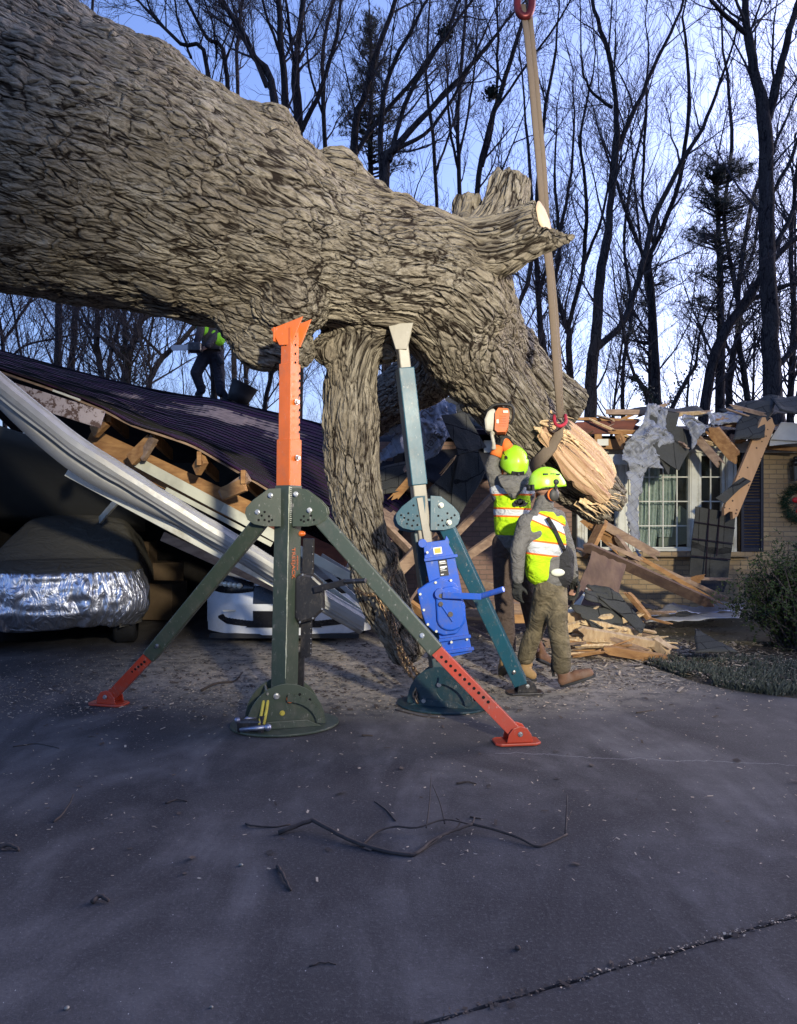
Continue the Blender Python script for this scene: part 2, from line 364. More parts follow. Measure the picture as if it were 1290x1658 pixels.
for q, d in qs:
    ww = np.exp(-np.clip(d+.1, -.3, 3)/.055); acc += q*ww[:, None]; ws += ww
q = acc/ws[:, None]
at = me.attributes.new('bark', 'FLOAT_VECTOR', 'POINT'); at.data.foreach_set('vector', q.ravel())
me.update()
place(me, 'trunk', BARK, ft)
print('trunk faces', len(me.polygons))
# sawn faces
def cutdisc(name, c, axis, rx, rz, up):
    b = MB(); bs = basis(axis, up); n = 40; vs = [V(c)]; fs = []; rngs = (0.33,.66,1)
    for k, rr in enumerate(rngs):
        for i in range(n):
            a = 2*math.pi*i/n; wv = 1+.05*math.sin(3*a+1)+.03*math.sin(7*a); vs.append(V(c)+bs@V((.012*(1-rr), math.cos(a)*rx*rr*wv, math.sin(a)*rz*rr*wv)))
    for i in range(n): fs.append((0, 1+i, 1+(i+1) % n))
    for k in range(2):
        for i in range(n): fs.append((1+k*n+i, 1+(k+1)*n+i, 1+(k+1)*n+(i+1) % n, 1+k*n+(i+1) % n))
    b.add(vs, fs); return b.build(name, SAWN, ft, smooth=True, solid=.012)
t = NT('sawn_end_grain'); co_ = t.co(); n_ = t.noise(co_, 9, 6, .6)
t.col(t.mix(n_, (.55,.44,.3), (.42,.27,.17))); t.rough(.8); t.bump(t.noise(t.co((1,6,1)), 40, 3), .5, .005); SAWN = t.m
ax = (P(905,352,5.5)-P(820,392,5.75)).normalized()
cutdisc('sawn_face', P(877,355,5.60)+ax*.012, ax, .125, .115, (0,0,1))
ax2 = (P(940,680,7.75)-P(893,650,7.6)).normalized()
# long splinter under the sawn stub
def splinter(b, a, c, w0, w1, t0, n=9, sd=0, jag=.3, up=(0,0,1)):
    r = random.Random(sd); a, c = V(a), V(c); d = (c-a); x = d.normalized(); y = V(up).cross(x).normalized(); z = x.cross(y)
    vs = []; fs = []
    for i in range(n+1):
        s = i/n; ww = (w0+(w1-w0)*s)*(1+r.uniform(-jag, jag))/2; tt = t0*(1-.6*s)*(1+r.uniform(-jag, jag))/2
        p = a+d*s+z*r.uniform(-.01,.01)+y*r.uniform(-.01,.01)
        for (u, v_) in ((-1,-.5),(-.4,-1),(.6,-.8),(1,.3),(.3,1),(-.7,.8)): vs.append(p+z*u*ww*r.uniform(.8,1.1)+y*v_*tt)
    for i in range(n):
        for k in range(6): fs.append((i*6+k, i*6+(k+1) % 6, (i+1)*6+(k+1) % 6, (i+1)*6+k))
    fs += [(5,4,3,2,1,0), tuple(n*6+k for k in range(6))]; b.add(vs, fs)
# torn heartwood along the top of the sawn limb
HW = NT('split_heartwood'); _u = HW.co((1.6,26,1), kind='UV'); _w = HW.co((.6,5,1), kind='UV')
_f = HW.noise(_u, 1.0, 8, .75, .8); HW.col(HW.mix(HW.ramp(_f, [(.36, (1,1,1)), (.52, (0,0,0))]), HW.ramp(HW.noise(_w, 1.0, 4, .5, .5), [(.34, (.60,.46,.26)), (.46, (.48,.32,.18)), (.56, (.34,.21,.11)), (.68, (.60,.47,.28))]), (.26,.13,.07))); HW.rough(.85); HW.bump(_f, .9, .02); HW = HW.m
te = catmull([(884,676,7.05,0),(915,682,7.2,0),(955,712,7.3,0),(985,745,7.38,0),(996,775,7.42,0)], 12); be = catmull([(866,694,6.78,0),(893,738,6.9,0),(925,778,7.02,0),(955,800,7.14,0),(985,818,7.28,0)], 12)
NV = 60; vs_ = []; uv_ = []; n_ = len(te); r = random.Random(11)
for j in range(NV+1):
    v_ = j/NV; ue = .93+.10*noise.noise((v_*6, 1, 3))+.05*noise.noise((v_*26, 4, 3)); us = .05+.09*noise.noise((v_*9, 7, 3))
    for i in range(n_):
        u_ = i/(n_-1); uu = us+(ue-us)*u_; k = min(n_-2.001, max(0, uu*(n_-1))); i0 = int(k); f = k-i0
        A_ = P(*(te[i0][:3]+(te[i0+1][:3]-te[i0][:3])*f)); B_ = P(*(be[i0][:3]+(be[i0+1][:3]-be[i0][:3])*f)); p = A_.lerp(B_, v_)
        rd = -.10*math.sin(math.pi*v_)-.028*abs(noise.noise((v_*13+.4*u_, u_*1.2, 0)))*2-.012*noise.noise((v_*45, u_*2.5, 5)); st_ = -.035*math.floor(3*v_+1.2*noise.noise((u_*2, v_*2, 9)))*.5
        vs_.append(p+V((.25, 1, .15)).normalized()*(rd+st_)); uv_.append((u_, v_))
b = MB(); b.add(vs_, [(j*n_+i, j*n_+i+1, (j+1)*n_+i+1, (j+1)*n_+i) for j in range(NV) for i in range(n_-1)]); hw_ = b.build('heartwood', HW, ft); ul = hw_.data.uv_layers.new(name='UVMap')
for lp in hw_.data.loops: ul.data[lp.index].uv = uv_[lp.vertex_index]
m_ = hw_.modifiers.new('t', 'SOLIDIFY'); m_.thickness = .03
r = random.Random(11)
b = MB()
for k in range(34):
    s = r.random(); a = P(888+s*30, 684+s*14, 6.93+r.uniform(-.05,.1)); c = P(966+s*24+r.uniform(-10,6), 742+s*40+r.uniform(-10,14), 7.13+r.uniform(-.05,.1)); f0 = r.uniform(-.02,.5)
    splinter(b, a.lerp(c, f0), a.lerp(c, f0+r.uniform(.3,.6)), r.uniform(.02,.06), .008, .03, 7, 100+k, .3)
for k in range(26):
    a = P(868+r.uniform(-8,30), 668+r.uniform(-6,30), 6.83+r.uniform(-.04,.05)); c = a+V((r.uniform(.1,.35), r.uniform(-.1,.06), r.uniform(-.25,-.02)))
    splinter(b, a, c, r.uniform(.015,.04), .004, .015, 5, 200+k, .35)
for k in range(30):
    s = r.random(); a = P(930+s*40, 815-s*22, 7.25+r.uniform(-.1,.2)); c = a+V((r.uniform(.1,.28), r.uniform(-.05,.05), r.uniform(-.22,-.03)))
    splinter(b, a, c, r.uniform(.02,.05), .004, .02, 5, 300+k, .35)
b.build('splintered_fibres', FRESHP, ft)
b = MB()
for (px, py) in ((826,612),(834,622),(838,630)):
    for k in range(5):
        a = P(px+r.uniform(-4,4), py+r.uniform(-4,4), 6.95); splinter(b, a, a+V((r.uniform(0,.09), -.06, r.uniform(-.08,.02))), .04, .01, .03, 4, k+50, .3)
b.build('torn_patch', FRESHP, ft)
# ------------------------------------------------------------------ tree support stands
def paint(name, c, wear=.55, rough=.42, chip=(.35,.33,.3)):
    t = NT(name); n1 = t.noise(t.co(), 3, 6, .65); n2 = t.noise(t.co((1,1,.5)), 38, 8, .75)
    cc = t.mix(t.ramp(n1, [(.35, (0,0,0)), (.7, (1,1,1))]), c, tuple(x*.74+.006 for x in c)); cc = t.mix(t.math('MULTIPLY', t.ramp(n2, [(.60, (0,0,0)), (.66, (1,1,1))]), wear), cc, chip); cc = t.mix(t.math('MULTIPLY', t.ramp(t.noise(t.co((1,1,.6)), 8, 9, .8), [(.5, (0,0,0)), (.64, (1,1,1))]), .35), cc, (.13,.11,.09))
    t.col(cc); t.rough(t.math('MULTIPLY_ADD', n1, .35, rough-.17)); t.bump(t.noise(t.co(), 55, 3), .12, .003); return t.m
OLIVE = paint('olive_green_paint', (.042,.058,.038)); ORANGE = paint('orange_paint', (.62,.125,.012), .4); REDP = paint('red_orange_paint', (.42,.042,.014), .5)
TEAL = paint('teal_paint', (.012,.075,.11), .6); TEALD = paint('dark_teal_paint', (.01,.035,.045), .5); GREYP = paint('grey_paint', (.24,.22,.17), .7)
BLUE = paint('blue_paint', (.012,.085,.46), .3, .35); BLACKP = paint('black_paint', (.014,.014,.017), .3, .3); STEEL = mat('zinc_steel', (.55,.55,.55), (.4,.4,.4), .35, 1, bump=.1)
CREAM = mat('cream_line', (.62,.62,.5), (.5,.5,.4), .6); RUBBER = mat('black_rubber', (.012,.012,.013), (.02,.02,.02), .6)
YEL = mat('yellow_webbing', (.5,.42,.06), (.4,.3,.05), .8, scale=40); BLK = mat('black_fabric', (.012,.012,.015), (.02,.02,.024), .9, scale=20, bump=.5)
HOLE = mat('dark_hole', (.004,.004,.004), (.006,.006,.006), 1, bump=0)
def holes(parent, a, b_, n, r, nrm, name='adjustment_holes'):
    b = MB()
    for i in range(n): b.cyl(V(a).lerp(V(b_), i/max(1, n-1)), nrm, r, .004, 12)
    return merge_into(parent, b, HOLE)
def holecut(parent, pts, r, nrm, name='plate_holes'):
    b = MB()
    for p in pts: b.cyl(p, nrm, r, .004, 12)
    return merge_into(parent, b, HOLE)
def bolt(parent, p, nrm, r=.013, l=.03, mt=None, name='bolt'):
    b = MB(); p = V(p); nv_ = V(nrm).normalized(); b.cyl(p+nv_*l*.2, nrm, r*1.5, l*.25, 14); b.cyl(p+nv_*l*.55, nrm, r, l*.8, 6); return b.build(name, mt or STEEL, parent)
def sqtube(parent, name, a, b_, w, mt, roll, bev=.008, up=(0,1,0)):
    b = MB(); b.beam(a, b_, w, w, up, roll); return b.build(name, mt, parent, bevel=bev)
def halfdisc(r, h0, a0=0, a1=180, n=22): return [(r*math.cos(R(a0+(a1-a0)*i/n)), h0+r*math.sin(R(a0+(a1-a0)*i/n))) for i in range(n+1)]
def arcplate(w, h, n=14):
    # rounded fan plate: flat-ish top sloping out, round bottom
    return [(0,h*.52),(w*.35,h*.5),(w*.78,h*.2),(w*.97,h*.0),(w,-h*.15),(w*.93,-h*.32),(w*.75,-h*.44),(w*.45,-h*.5),(0,-h*.5)]
# --- stand 1: olive and orange tripod
B1 = V((-.83, 5.2, 0)); s1 = thing('support_stand', B1, 'olive green and orange tripod stand under the trunk, nearest the camera', 'support stand', 'steel tripod stands propping the tree')
rot = R(32); Y1 = 5.2
top = P(469, 548, Y1+.0)
post0 = P(460, 1125, Y1); post1 = P(467, 786, Y1); w1 = .135
fx = V((math.cos(-R(32)), math.sin(-R(32)), 0)); fy = V((math.sin(R(32)), math.cos(R(32)), 0))   # the post's own axes, turned on the ground
fl, fr = -fy, V((fy.y, -fy.x, 0))
def facetube(parent, name, a, b_, w, mt, bev=.006):
    b = MB(); q = [V(c) for c in ()]
    a, b_ = V(a), V(b_); vs = []
    for p in (a, b_):
        for sx, sy in ((-1,-1),(1,-1),(1,1),(-1,1)): vs.append(p+fx*sx*w/2+fy*sy*w/2)
    b.add(vs, [(3,2,1,0),(4,5,6,7),(0,1,5,4),(1,2,6,5),(2,3,7,6),(3,0,4,7)]); return b.build(name, mt, parent, bevel=bev)
# faces: -fy looks toward the camera's right, -fx toward the left
fx = V((math.cos(R(33)), -math.sin(R(33)), 0)); fy = V((math.sin(R(33)), math.cos(R(33)), 0))
# visible faces are -fy (wide, on the left) and +fx (narrow, on the right)
post = facetube(s1, 'post', post0, post1, w1, OLIVE)
b = MB(); e = w1/2; a_ = post0+V((0,0,.2)); cc = fx*e-fy*e
pts = []; 
for i in range(26):
    s = i/25; p = post1.lerp(post0, s*.9)+V((0,0,-.01)); pts.append(p+cc*1.01+(fx*random.uniform(-.001,.002)))
for i in range(25): b.beam(pts[i], pts[i+1], .006+.002*math.sin(i), .006, (0,1,0))
b.build('edge_highlight', mat('painted_highlight', (.5,.5,.38), (.25,.27,.18), .5, .2, scale=30), post)  # pale strip paints the highlight along the post's front corner
b = MB()
for i in range(19): b.box(P(467.5, 790+i*3.1, Y1)+fx*e*1.0-fy*e*1.0+fx*.004+V((.004,-.003,0)), (.016 if i % 4 == 0 else .009, .003, .0035))
b.build('height_scale', CREAM, post)
facetube(s1, 'lower_extension', post1-V((0,0,.05)), P(468, 712, Y1), .125, ORANGE)
ext = facetube(s1, 'middle_extension', P(468, 715, Y1), P(469, 590, Y1), .105, ORANGE)
hd = facetube(s1, 'upper_extension', P(469, 595, Y1), P(469.5, 533, Y1), .088, ORANGE)
holes(ext, P(475.5, 700, Y1)+fx*.0525-fy*.0+V((0,0,0)), P(476, 606, Y1)+fx*.0525, 9, .010, fx)
for o_ in ext.children: pass
holes(hd, P(469.5, 588, Y1)+fx*.0445+fy*.006, P(469.5, 545, Y1)+fx*.0445+fy*.006, 4, .009, fx)
holes(hd, P(469.5, 545, Y1)-fy*.0445, P(469.5, 560, Y1)-fy*.0445, 2, .010, fy)
bolt(s1, P(468.5, 652, Y1)+fx*.056, fx); bolt(s1, P(468, 742, Y1)+fx*.066, fx)
# saddle head: a plate of two wings opening upward
b = MB(); top = P(469.5, 548, Y1)
b.prism([(-.105,.055),(-.045,-.06),(.045,-.06),(.125,.135)], top-fy*.046+V((0,0,.005)), (1,-.15,0), (0,0,1), .014)
b.prism([(-.105,.055),(-.045,-.06),(.045,-.06),(.125,.135)], top+fy*.046+V((0,0,.005)), (1,-.15,0), (0,0,1), .014)
b.prism([(-.045,-.05),(.045,-.05),(.045,.05),(-.045,.05)], top-V((.095,0,-.02)), (.3,1,0), (0,0,1), .012)
b.build('saddle_head', ORANGE, s1, bevel=.003)
# knuckle plates
Hc = P(467, 822, Y1)
b = MB()
for yy in (-.079, .079):
    for sg in (-1, 1):
        pl = arcplate(.245, .26); pl = [(sg*(x+.04), z) for x, z in pl]; pl = pl if sg < 0 else pl[::-1]
        b.prism(pl, Hc+V((0, yy, 0)), (1,-.10*sg,0), (0,0,1), .010)
kn = b.build('knuckle_plate', OLIVE, s1, bevel=.003)
hp = []
for sg in (-1, 1):
    for (x, z) in ((.105,-.03),(.125,-.055),(.075,-.06),(.105,-.085),(.075,-.095),(.145,-.085),(.055,-.085)): hp.append(Hc+V((sg*(x+.045), -.0855-.10*sg*sg*0-.1*(x+.045), z)) if sg > 0 else Hc+V((sg*(x+.045), -.0855-.1*(x+.045), z)))
holecut(kn, hp, .0085, (0,1,0))
for px, py in ((438,802),(479,800),(417,829),(501,826)): bolt(s1, P(px, py, Y1-.1)+V((0,0,0)), (0,-1,0), .012, .03)
# legs
fL = G(178, 1141); fR = G(838, 1203)
def leg(parent, a, foot, split, wo, wi, mo, mi, nh, hn, name='leg', roll=.0, footm=None, fd=None):
    a, foot = V(a), V(foot); kn_ = a.lerp(foot, split); d = (foot-a).normalized()
    l = sqtube(parent, name, a, kn_, wo, mo, roll); ftp = foot+V((0,0,.055)); inn = sqtube(l, 'inner_tube', kn_-d*.05, ftp, wi, mi, roll)
    x = d.cross(V((0,1,0))).normalized(); y = x.cross(d).normalized(); n_ = -y if y.y > 0 else y
    q = Matrix.Rotation(roll, 3, d); n_ = q@n_ if abs(roll) > 0 else n_
    if nh: holes(inn, kn_+d*.05+n_*(wi/2+.001), ftp-d*.28+n_*(wi/2+.001), nh, wi*.13, n_)
    b = MB(); fm = footm or mi; dx = V((fd[0], fd[1], 0)).normalized() if fd else V((d.x, d.y, 0)).normalized(); dy = V((-dx.y, dx.x, 0))
    pl = [(-.13,-.08),(.10,-.08),(.14,-.05),(.14,.05),(.10,.08),(-.13,.08),(-.16,.05),(-.16,-.05)]
    b.prism(pl, foot+V((0,0,.012)), dx, dy, .016)
    for sg in (-1, 1): b.prism([(-.085,0),(.085,0),(.075,.05),(.045,.09),(0,.105),(-.045,.09),(-.075,.05)], foot+dy*sg*(wi/2+.012)+V((0,0,.02)), dx, (0,0,1), .010)
    ft_ = b.build('foot', fm, l, bevel=.004)
    for sg in (-1, 1): bolt(ft_, foot+dy*sg*(wi/2+.018)+V((0,0,.075)), dy*sg, .011, .02)
    bolt(l, kn_-d*.14+n_*wo/2, n_, .011, .025)
    return l
leg(s1, P(428, 838, Y1-.01), fL, .715, .105, .082, OLIVE, REDP, 7, 0, fd=(1,-.25))
leg(s1, P(508, 828, Y1-.03), fR, .62, .105, .082, OLIVE, REDP, 11, 0, fd=(1,.12))
0 and leg(s1, Hc+V((.08,.1,-.04)), V((-.5, 6.6, 0)), .7, .09, .07, OLIVE, REDP, 0, 0, fd=(.2,1))
# base
def basepart(st, c, mt, yawd, rr=.30, hh=.30, sep=.2, plate_r=.38):
    c = V(c); dx = V((math.cos(R(yawd)), math.sin(R(yawd)), 0)); dy = V((-dx.y, dx.x, 0)); b = MB()
    pl = [(-rr,-.0)]+[(rr*math.cos(R(a))*1.0, hh*math.sin(R(a))) for a in range(180, -1, -9)]
    pl = [(rr*math.cos(R(a)), hh*math.sin(R(a))) for a in range(0, 181, 9)]
    for sg in (-1, 1): b.prism(pl, c+dy*sg*sep/2+V((0,0,.028)), dx, (0,0,1), .012)
    bs = b.build('base_cheek', mt, st, bevel=.003)
    b = MB(); b.prism([(plate_r*math.cos(R(a)), plate_r*.8*math.sin(R(a))) for a in range(0, 360, 9)], c+V((0,0,.013)), dx, dy, .014)
    for sg in (-1, 1): b.prism([(-rr*.9,0),(rr*.9,0),(rr*.5,.05),(-rr*.5,.05)], c+dy*sg*(sep/2+.03)+V((0,0,.02)), dx, (0,0,1), .01)
    b.build('base_plate', mt, st, bevel=.003)
    # curved stiffener on the outside
    b = MB(); pts = [c-dy*(sep/2+.045)+dx*(-.02+.25*math.cos(R(a)))+V((0,0,.03+.2*math.sin(R(a)))) for a in range(5, 95, 10)]
    for i in range(len(pts)-1): b.beam(pts[i], pts[i+1], .05, .008, dy)
    b.build('stiffener', mt, st)
    return dx, dy, bs
dx, dy, bs = basepart(s1, (-.80, 5.22, 0), OLIVE, 14, .27, .29, .24)
c1 = V((-.80,5.22,0))
b = MB(); b.cyl(c1-dy*.145+dx*.02+V((0,0,.215)), dy, .024, .03, 16); b.build('orange_pin', ORANGE, s1, bevel=.004)
bolt(s1, c1-dy*.13+dx*(-.07)+V((0,0,.24)), -dy, .014, .03); bolt(s1, c1-dy*.128+dx*(-.03)+V((0,0,.12)), -dy, .012, .02, YEL)
holecut(bs, [c1-dy*.1275+dx*.16+V((0,0,.2)), c1-dy*.1275+dx*.09+V((0,0,.24))], .010, dy)
b = MB(); b.cyl(c1+dx*(-.13)+V((0,0,.26)), dy, .008, .3, 10); b.build('cross_rod', GREYP, s1)
# bow shackle, clevis and webbing at the front of the base
b = MB(); cs = c1+dx*(-.24)-dy*.12
b.tube([cs+dx*(-.05)+V((0,0,.03)), cs+dx*(-.07)+V((0,0,.07)), cs+dx*(-.03)+V((0,0,.1)), cs+dx*.04+V((0,0,.09))], .011, 8); b.tube([cs+V((-.06,-.06,.035)), cs+V((.12,-.09,.06))], .017, 10)
b.ball(cs+V((.13,-.09,.06)), .026); b.ball(cs+V((-.08,-.06,.10)), .022); b.build('shackle', mat('galvanised_shackle', (.3,.32,.4), (.2,.2,.26), .4, .9), s1, smooth=True)
b = MB(); b.box(cs+V((.0,-.02,.055)), (.17,.1,.085)); b.build('clevis_block', BLACKP, s1, bevel=.015)
b = MB()
for k in (0, .03): b.tube([c1+dx*(-.11+k)-dy*.02+V((0,0,.26)), c1+dx*(-.15+k)-dy*.1+V((0,0,.235)), c1+dx*(-.17+k)-dy*.16+V((0,0,.15)), c1+dx*(-.19+k)-dy*.2+V((0,0,.07))], .011, 6)
b.build('yellow_strap', YEL, s1, smooth=True)
b = MB(); b.tube([c1+dx*(-.17)-dy*.175+V((0,0,.12)), c1+dx*(-.18)-dy*.21+V((0,0,.01))], .02, 6); b.build('strap_sleeve', BLK, s1)
# rack jack bolted to the far side of the post
j0 = P(497, 878, Y1+.09); 
b = MB(); b.beam(P(500, 872, Y1+.1), P(495, 1062, Y1+.1), .075, .07, (0,1,0)); b.beam(P(487, 1055, Y1+.1), P(486, 1115, Y1+.1), .05, .05, (0,1,0)); jk = b.build('rack_jack', BLACKP, s1, bevel=.006)
jc = P(500, 965, Y1+.03)
b = MB(); hexa = [(-.1,.13),(-.04,.17),(.035,.15),(.105,.085),(.112,-.09),(.04,-.16),(-.06,-.19),(-.1,-.15)]; b.prism(hexa, jc, (1,0,0), (0,0,1), .12); b.build('gearbox', BLACKP, jk, bevel=.02)
for (x, z) in hexa[1:7]: b = MB(); b.cyl(jc+V((x*.9,-.064,z*.92)), (0,1,0), .007, .01, 10); b.build('bolt', STEEL, jk)
b = MB()
for i in range(7): b.cyl(P(506, 885+i*12, Y1+.064), (0,1,0), .004, .006, 8); b.cyl(P(503, 1010+i*8, Y1+.064), (0,1,0), .004, .006, 8)
merge_into(jk, b, STEEL)
b = MB(); b.beam(P(508, 955, Y1-.06), P(560, 942, Y1-.10), .045, .02, (0,1,0)); b.tube([P(558, 942, Y1-.10), P(592, 940, Y1-.22)], .018, 10); b.build('crank_handle', BLACKP, jk, bevel=.004)
b = MB(); b.ball(P(487, 864, Y1+.02), .026, sc=(1.3,1,.8)); b.build('orange_cap', ORANGE, jk, smooth=True)
rotv = basis((0,0,-1), fx.cross(V((0,0,-1)))*-1)
rf = Matrix((V((0,0,-1)), V((fy.x, fy.y, 0)), V((fx.x, fx.y, 0)))).transposed() if False else None
xx = V((0,0,-1)); zz = fx; yy = zz.cross(xx); RT = Matrix((xx, yy, zz)).transposed()
lb = text('TREEJACK', .048, P(466, 911, Y1)+fx*(w1/2+.002)-fy*.022, RT, ORANGE, post, 'lettering')
text('AMERICAN', .021, P(466, 911, Y1)+fx*(w1/2+.002)+fy*.020, RT, ORANGE, post, 'small_lettering')
# --- stand 2: teal and grey tripod with blue jack
Y2 = 5.75; B2 = G(722, 1142); B2.y = Y2
s2 = thing('support_stand', V((.35, Y2, 0)), 'teal and grey tripod stand with bright blue jack, propping the trunk farther right', 'support stand', 'steel tripod stands propping the tree')
t0 = P(712, 1100, Y2); t1 = P(649, 545, Y2); dd = (t1-t0)
def on(py): return t0+dd*((1100-py)/(1100-545))
rl = R(14)
sqtube(s2, 'upper_extension', on(600), on(540), .085, GREYP, rl); sqtube(s2, 'teal_extension', on(786), on(597), .125, TEAL, rl); sqtube(s2, 'grey_extension', on(880), on(782), .105, GREYP, rl); sqtube(s2, 'post', on(1105), on(862)+V((-.03,0.03,0)), .115, TEALD, rl)
sqtube(s2, 'guide_rail', on(905)+V((.03,-.05,0)), on(806)+V((.0,-.05,0)), .06, GREYP, rl, .003)
b = MB(); tp = on(545)
for yy in (-.05, .05): b.prism([(-.10,.085),(-.04,-.11),(.045,-.11),(.095,.095)], tp+V((0,yy,0)), (1,0,0), (0,0,1), .012)
b.prism([(-.1,-.05),(.095,-.05),(.095,.05),(-.1,.05)], tp+V((0,0,.088)), (1,0,0), (0,1,0), .012)
b.build('saddle_head', GREYP, s2, bevel=.003); 
K2 = P(692, 831, Y2)
b = MB()
for yy in (-.072, .072):
    for sg in (-1, 1):
        pl = [(sg*(x*.95+.02), z) for x, z in arcplate(.24, .26)]; pl = pl if sg < 0 else pl[::-1]
        b.prism(pl, K2+V((-.02 if yy > 0 else 0, yy, -.02 if yy > 0 else 0)), (1,.05*sg,0), (0,0,1), .010)
kn2 = b.build('knuckle_plate', TEAL, s2, bevel=.003)
holecut(kn2, [K2+V((sg*(x+.05), -.0785+.05*(x+.05), z)) for sg in (-1, 1) for (x, z) in ((.1,.0),(.03,-.02),(.06,-.055),(.1,-.05),(.13,-.035),(.155,-.015),(.03,-.09),(.07,-.095),(.11,-.08),(.06,.06))], .0085, (0,1,0))
for px, py in ((714,818),(727,846)): bolt(s2, P(px, py, Y2-.08), (0,-1,0), .014, .03, CREAM)
leg(s2, P(722, 850, Y2+.0), G(851, 1123), .93, .11, .075, TEAL, TEALD, 0, 0, footm=BLACKP, roll=.25, fd=(1,.1))
0 and leg(s2, P(684, 850, Y2+.12), V((-.05, 7.0, 0)), .9, .1, .07, TEALD, TEALD, 0, 0, footm=BLACKP, fd=(.2,1))
dx, dy, bs2 = basepart(s2, (.345, Y2, 0), TEALD, -16, .26, .29, .2, .36); c2 = V((.345,Y2,0))
b = MB(); pl = [(.30,0),(.30,.1)]+[(.02+.17*math.cos(R(a)), .14+.12*math.sin(R(a))) for a in range(0, -181, -18)]+[(-.28,.13),(-.28,0)]
b.prism(pl[::-1], c2+dx*.12-dy*.11+V((0,0,.015)), dx, (0,0,1), .012); b.build('front_cradle', TEALD, s2, bevel=.003)
b = MB(); b.cyl(c2+dx*.1-dy*.02+V((0,0,.16)), (1,.1,0), .006, .3, 8); b.cyl(c2+dx*(-.12)-dy*.13+V((0,0,.06)), dy, .016, .03, 12); b.cyl(c2+dx*.0-dy*.12+V((0,0,.19)), dy, .018, .04, 8); b.build('pins', STEEL, s2)
# blue rack jack
jt = P(707, 876, Y2-.16); jb = P(733, 1062, Y2-.16); jd_ = (jb-jt).normalized(); L = (jb-jt).length; jx = V((0,1,0)).cross(jd_).normalized()*-1
if jx.x < 0: jx = -jx
ju = -jd_
def jp(x, z, y=0): return jt+jx*x+ju*z+V((0,y,0))
b = MB(); b.prism([(-.12+.02,.015),(-.10,.03),(-.09,0),(.06,0),(.075,.03),(.09,.0),(.085,-.04),(.115,-.12),(.13,-.36),(.135,-.6),(.145,-.86),(-.08,-.88),(-.085,-.6),(-.11,-.12),(-.105,-.05)][::-1], jt, jx, ju, .07)
jk2 = b.build('blue_jack', BLUE, s2, bevel=.008)
b = MB(); pl = [(-.20,-.34),(-.12,-.30),(-.02,-.27),(.10,-.34),(.14,-.50),(.13,-.62),(.05,-.70),(-.05,-.70),(-.12,-.66),(-.17,-.60),(-.19,-.5)]
b.prism(pl[::-1], jp(0,0,-.05), jx, ju, .05); b.build('gear_cover_flange', BLUE, jk2, bevel=.008)
b = MB(); pl = [(-.07,-.40)]+[(.035+.095*math.cos(R(a)), -.40+.06*math.sin(R(a))) for a in (150,110,70,30)]+[(.125,-.55)]+[(.02+.105*math.cos(R(a)), -.58+.09*math.sin(R(a))) for a in range(0, -181, -20)]
b.prism(pl[::-1], jp(0,0,-.085), jx, ju, .035); b.build('gear_cover', BLUE, jk2, bevel=.012)
b = MB()
for z, ww in ((-.125,.135),(-.735,.13),(-.83,.14)): b.box(jp(.01+(.02 if z < -.5 else 0), z, -.05), (ww*2-.02,.04,.022), basis(jx, V((0,1,0))))
b.cyl(jp(-.11,.0,-.01), (0,1,0), .032, .09, 16); b.cyl(jp(-.035,-.385,-.09), (0,1,0), .04, .06, 18); merge_into(jk2, b, BLUE)
GRS = mat('greasy_steel', (.06,.055,.05), (.1,.09,.08), .5, .7)
for (x, z, r_) in ((-.03,-.40,.017),(-.04,-.46,.017),(.02,-.545,.019)): b = MB(); b.cyl(jp(x, z, -.112), (0,1,0), r_, .02, 14); b.build('shaft_end', GRS, jk2)
for (x, z) in ((-.18,-.37),(-.17,-.49),(-.155,-.6),(-.1,-.66),(-.055,-.30),(.06,-.30),(.0,-.755),(.12,-.755),(.115,-.47),(-.085,-.07)): b = MB(); b.cyl(jp(x, z, -.08 if x < .1 else -.045), (0,1,0), .0095, .02, 10); b.build('bolt', CREAM, jk2)
b = MB(); b.beam(jp(-.02,-.395,-.13), P(779, 966, Y2-.33), .045, .024, (0,1,0)); b.tube([P(777, 966, Y2-.31), P(815, 954, Y2-.42)], .022, 12); b.beam(jp(-.04,-.46,-.11), jp(.03,-.6,-.11), .012, .012, (0,1,0))
b.build('crank_handle', BLUE, jk2, bevel=.004)
JB = basis(jx, V((0,1,0)).cross(jx)*-1); 
xx = jx; zz = V((0,-1,0)); yy = zz.cross(xx); RJ = Matrix((xx, yy, zz)).transposed()
b = MB(); b.box(jp(-.005,-.07,-.037), (.062,.004,.05), basis(jx, V((0,1,0)))); b.build('white_sticker', mat('white_label', (.8,.78,.72), (.7,.68,.6), .5), jk2)
b = MB(); b.box(jp(-.005,-.07,-.0395), (.046,.004,.036), basis(jx, V((0,1,0)))); b.build('orange_sticker', mat('orange_label', (.85,.36,.05), (.7,.3,.05), .5), jk2)
b = MB(); b.box(jp(.02,-.205,-.038), (.066,.005,.12), basis(jx, V((0,1,0)))); rp = b.build('rating_plate', mat('black_label', (.015,.015,.017), (.03,.03,.03), .4), jk2)
b = MB()
for i, (ww, hh) in enumerate(((.045,.010),(.05,.005),(.0,.0),(.05,.012),(.035,.006),(.045,.003),(.0,0),(.02,.008))):
    if ww: b.box(jp(.02-(.05-ww)/2, -.157-i*.0135, -.0415), (ww,.002,hh), basis(jx, V((0,1,0))))
b.build('printed_lines', mat('white_print', (.75,.75,.7), (.6,.6,.6), .5), rp)
b = MB()
for i in range(9): b.box(P(691.5, 935+i*4.6, Y2-.062), (.018,.003,.014))
b.build('faded_lettering', mat('faded_orange_print', (.3,.1,.04), (.2,.07,.03), .6), s2)
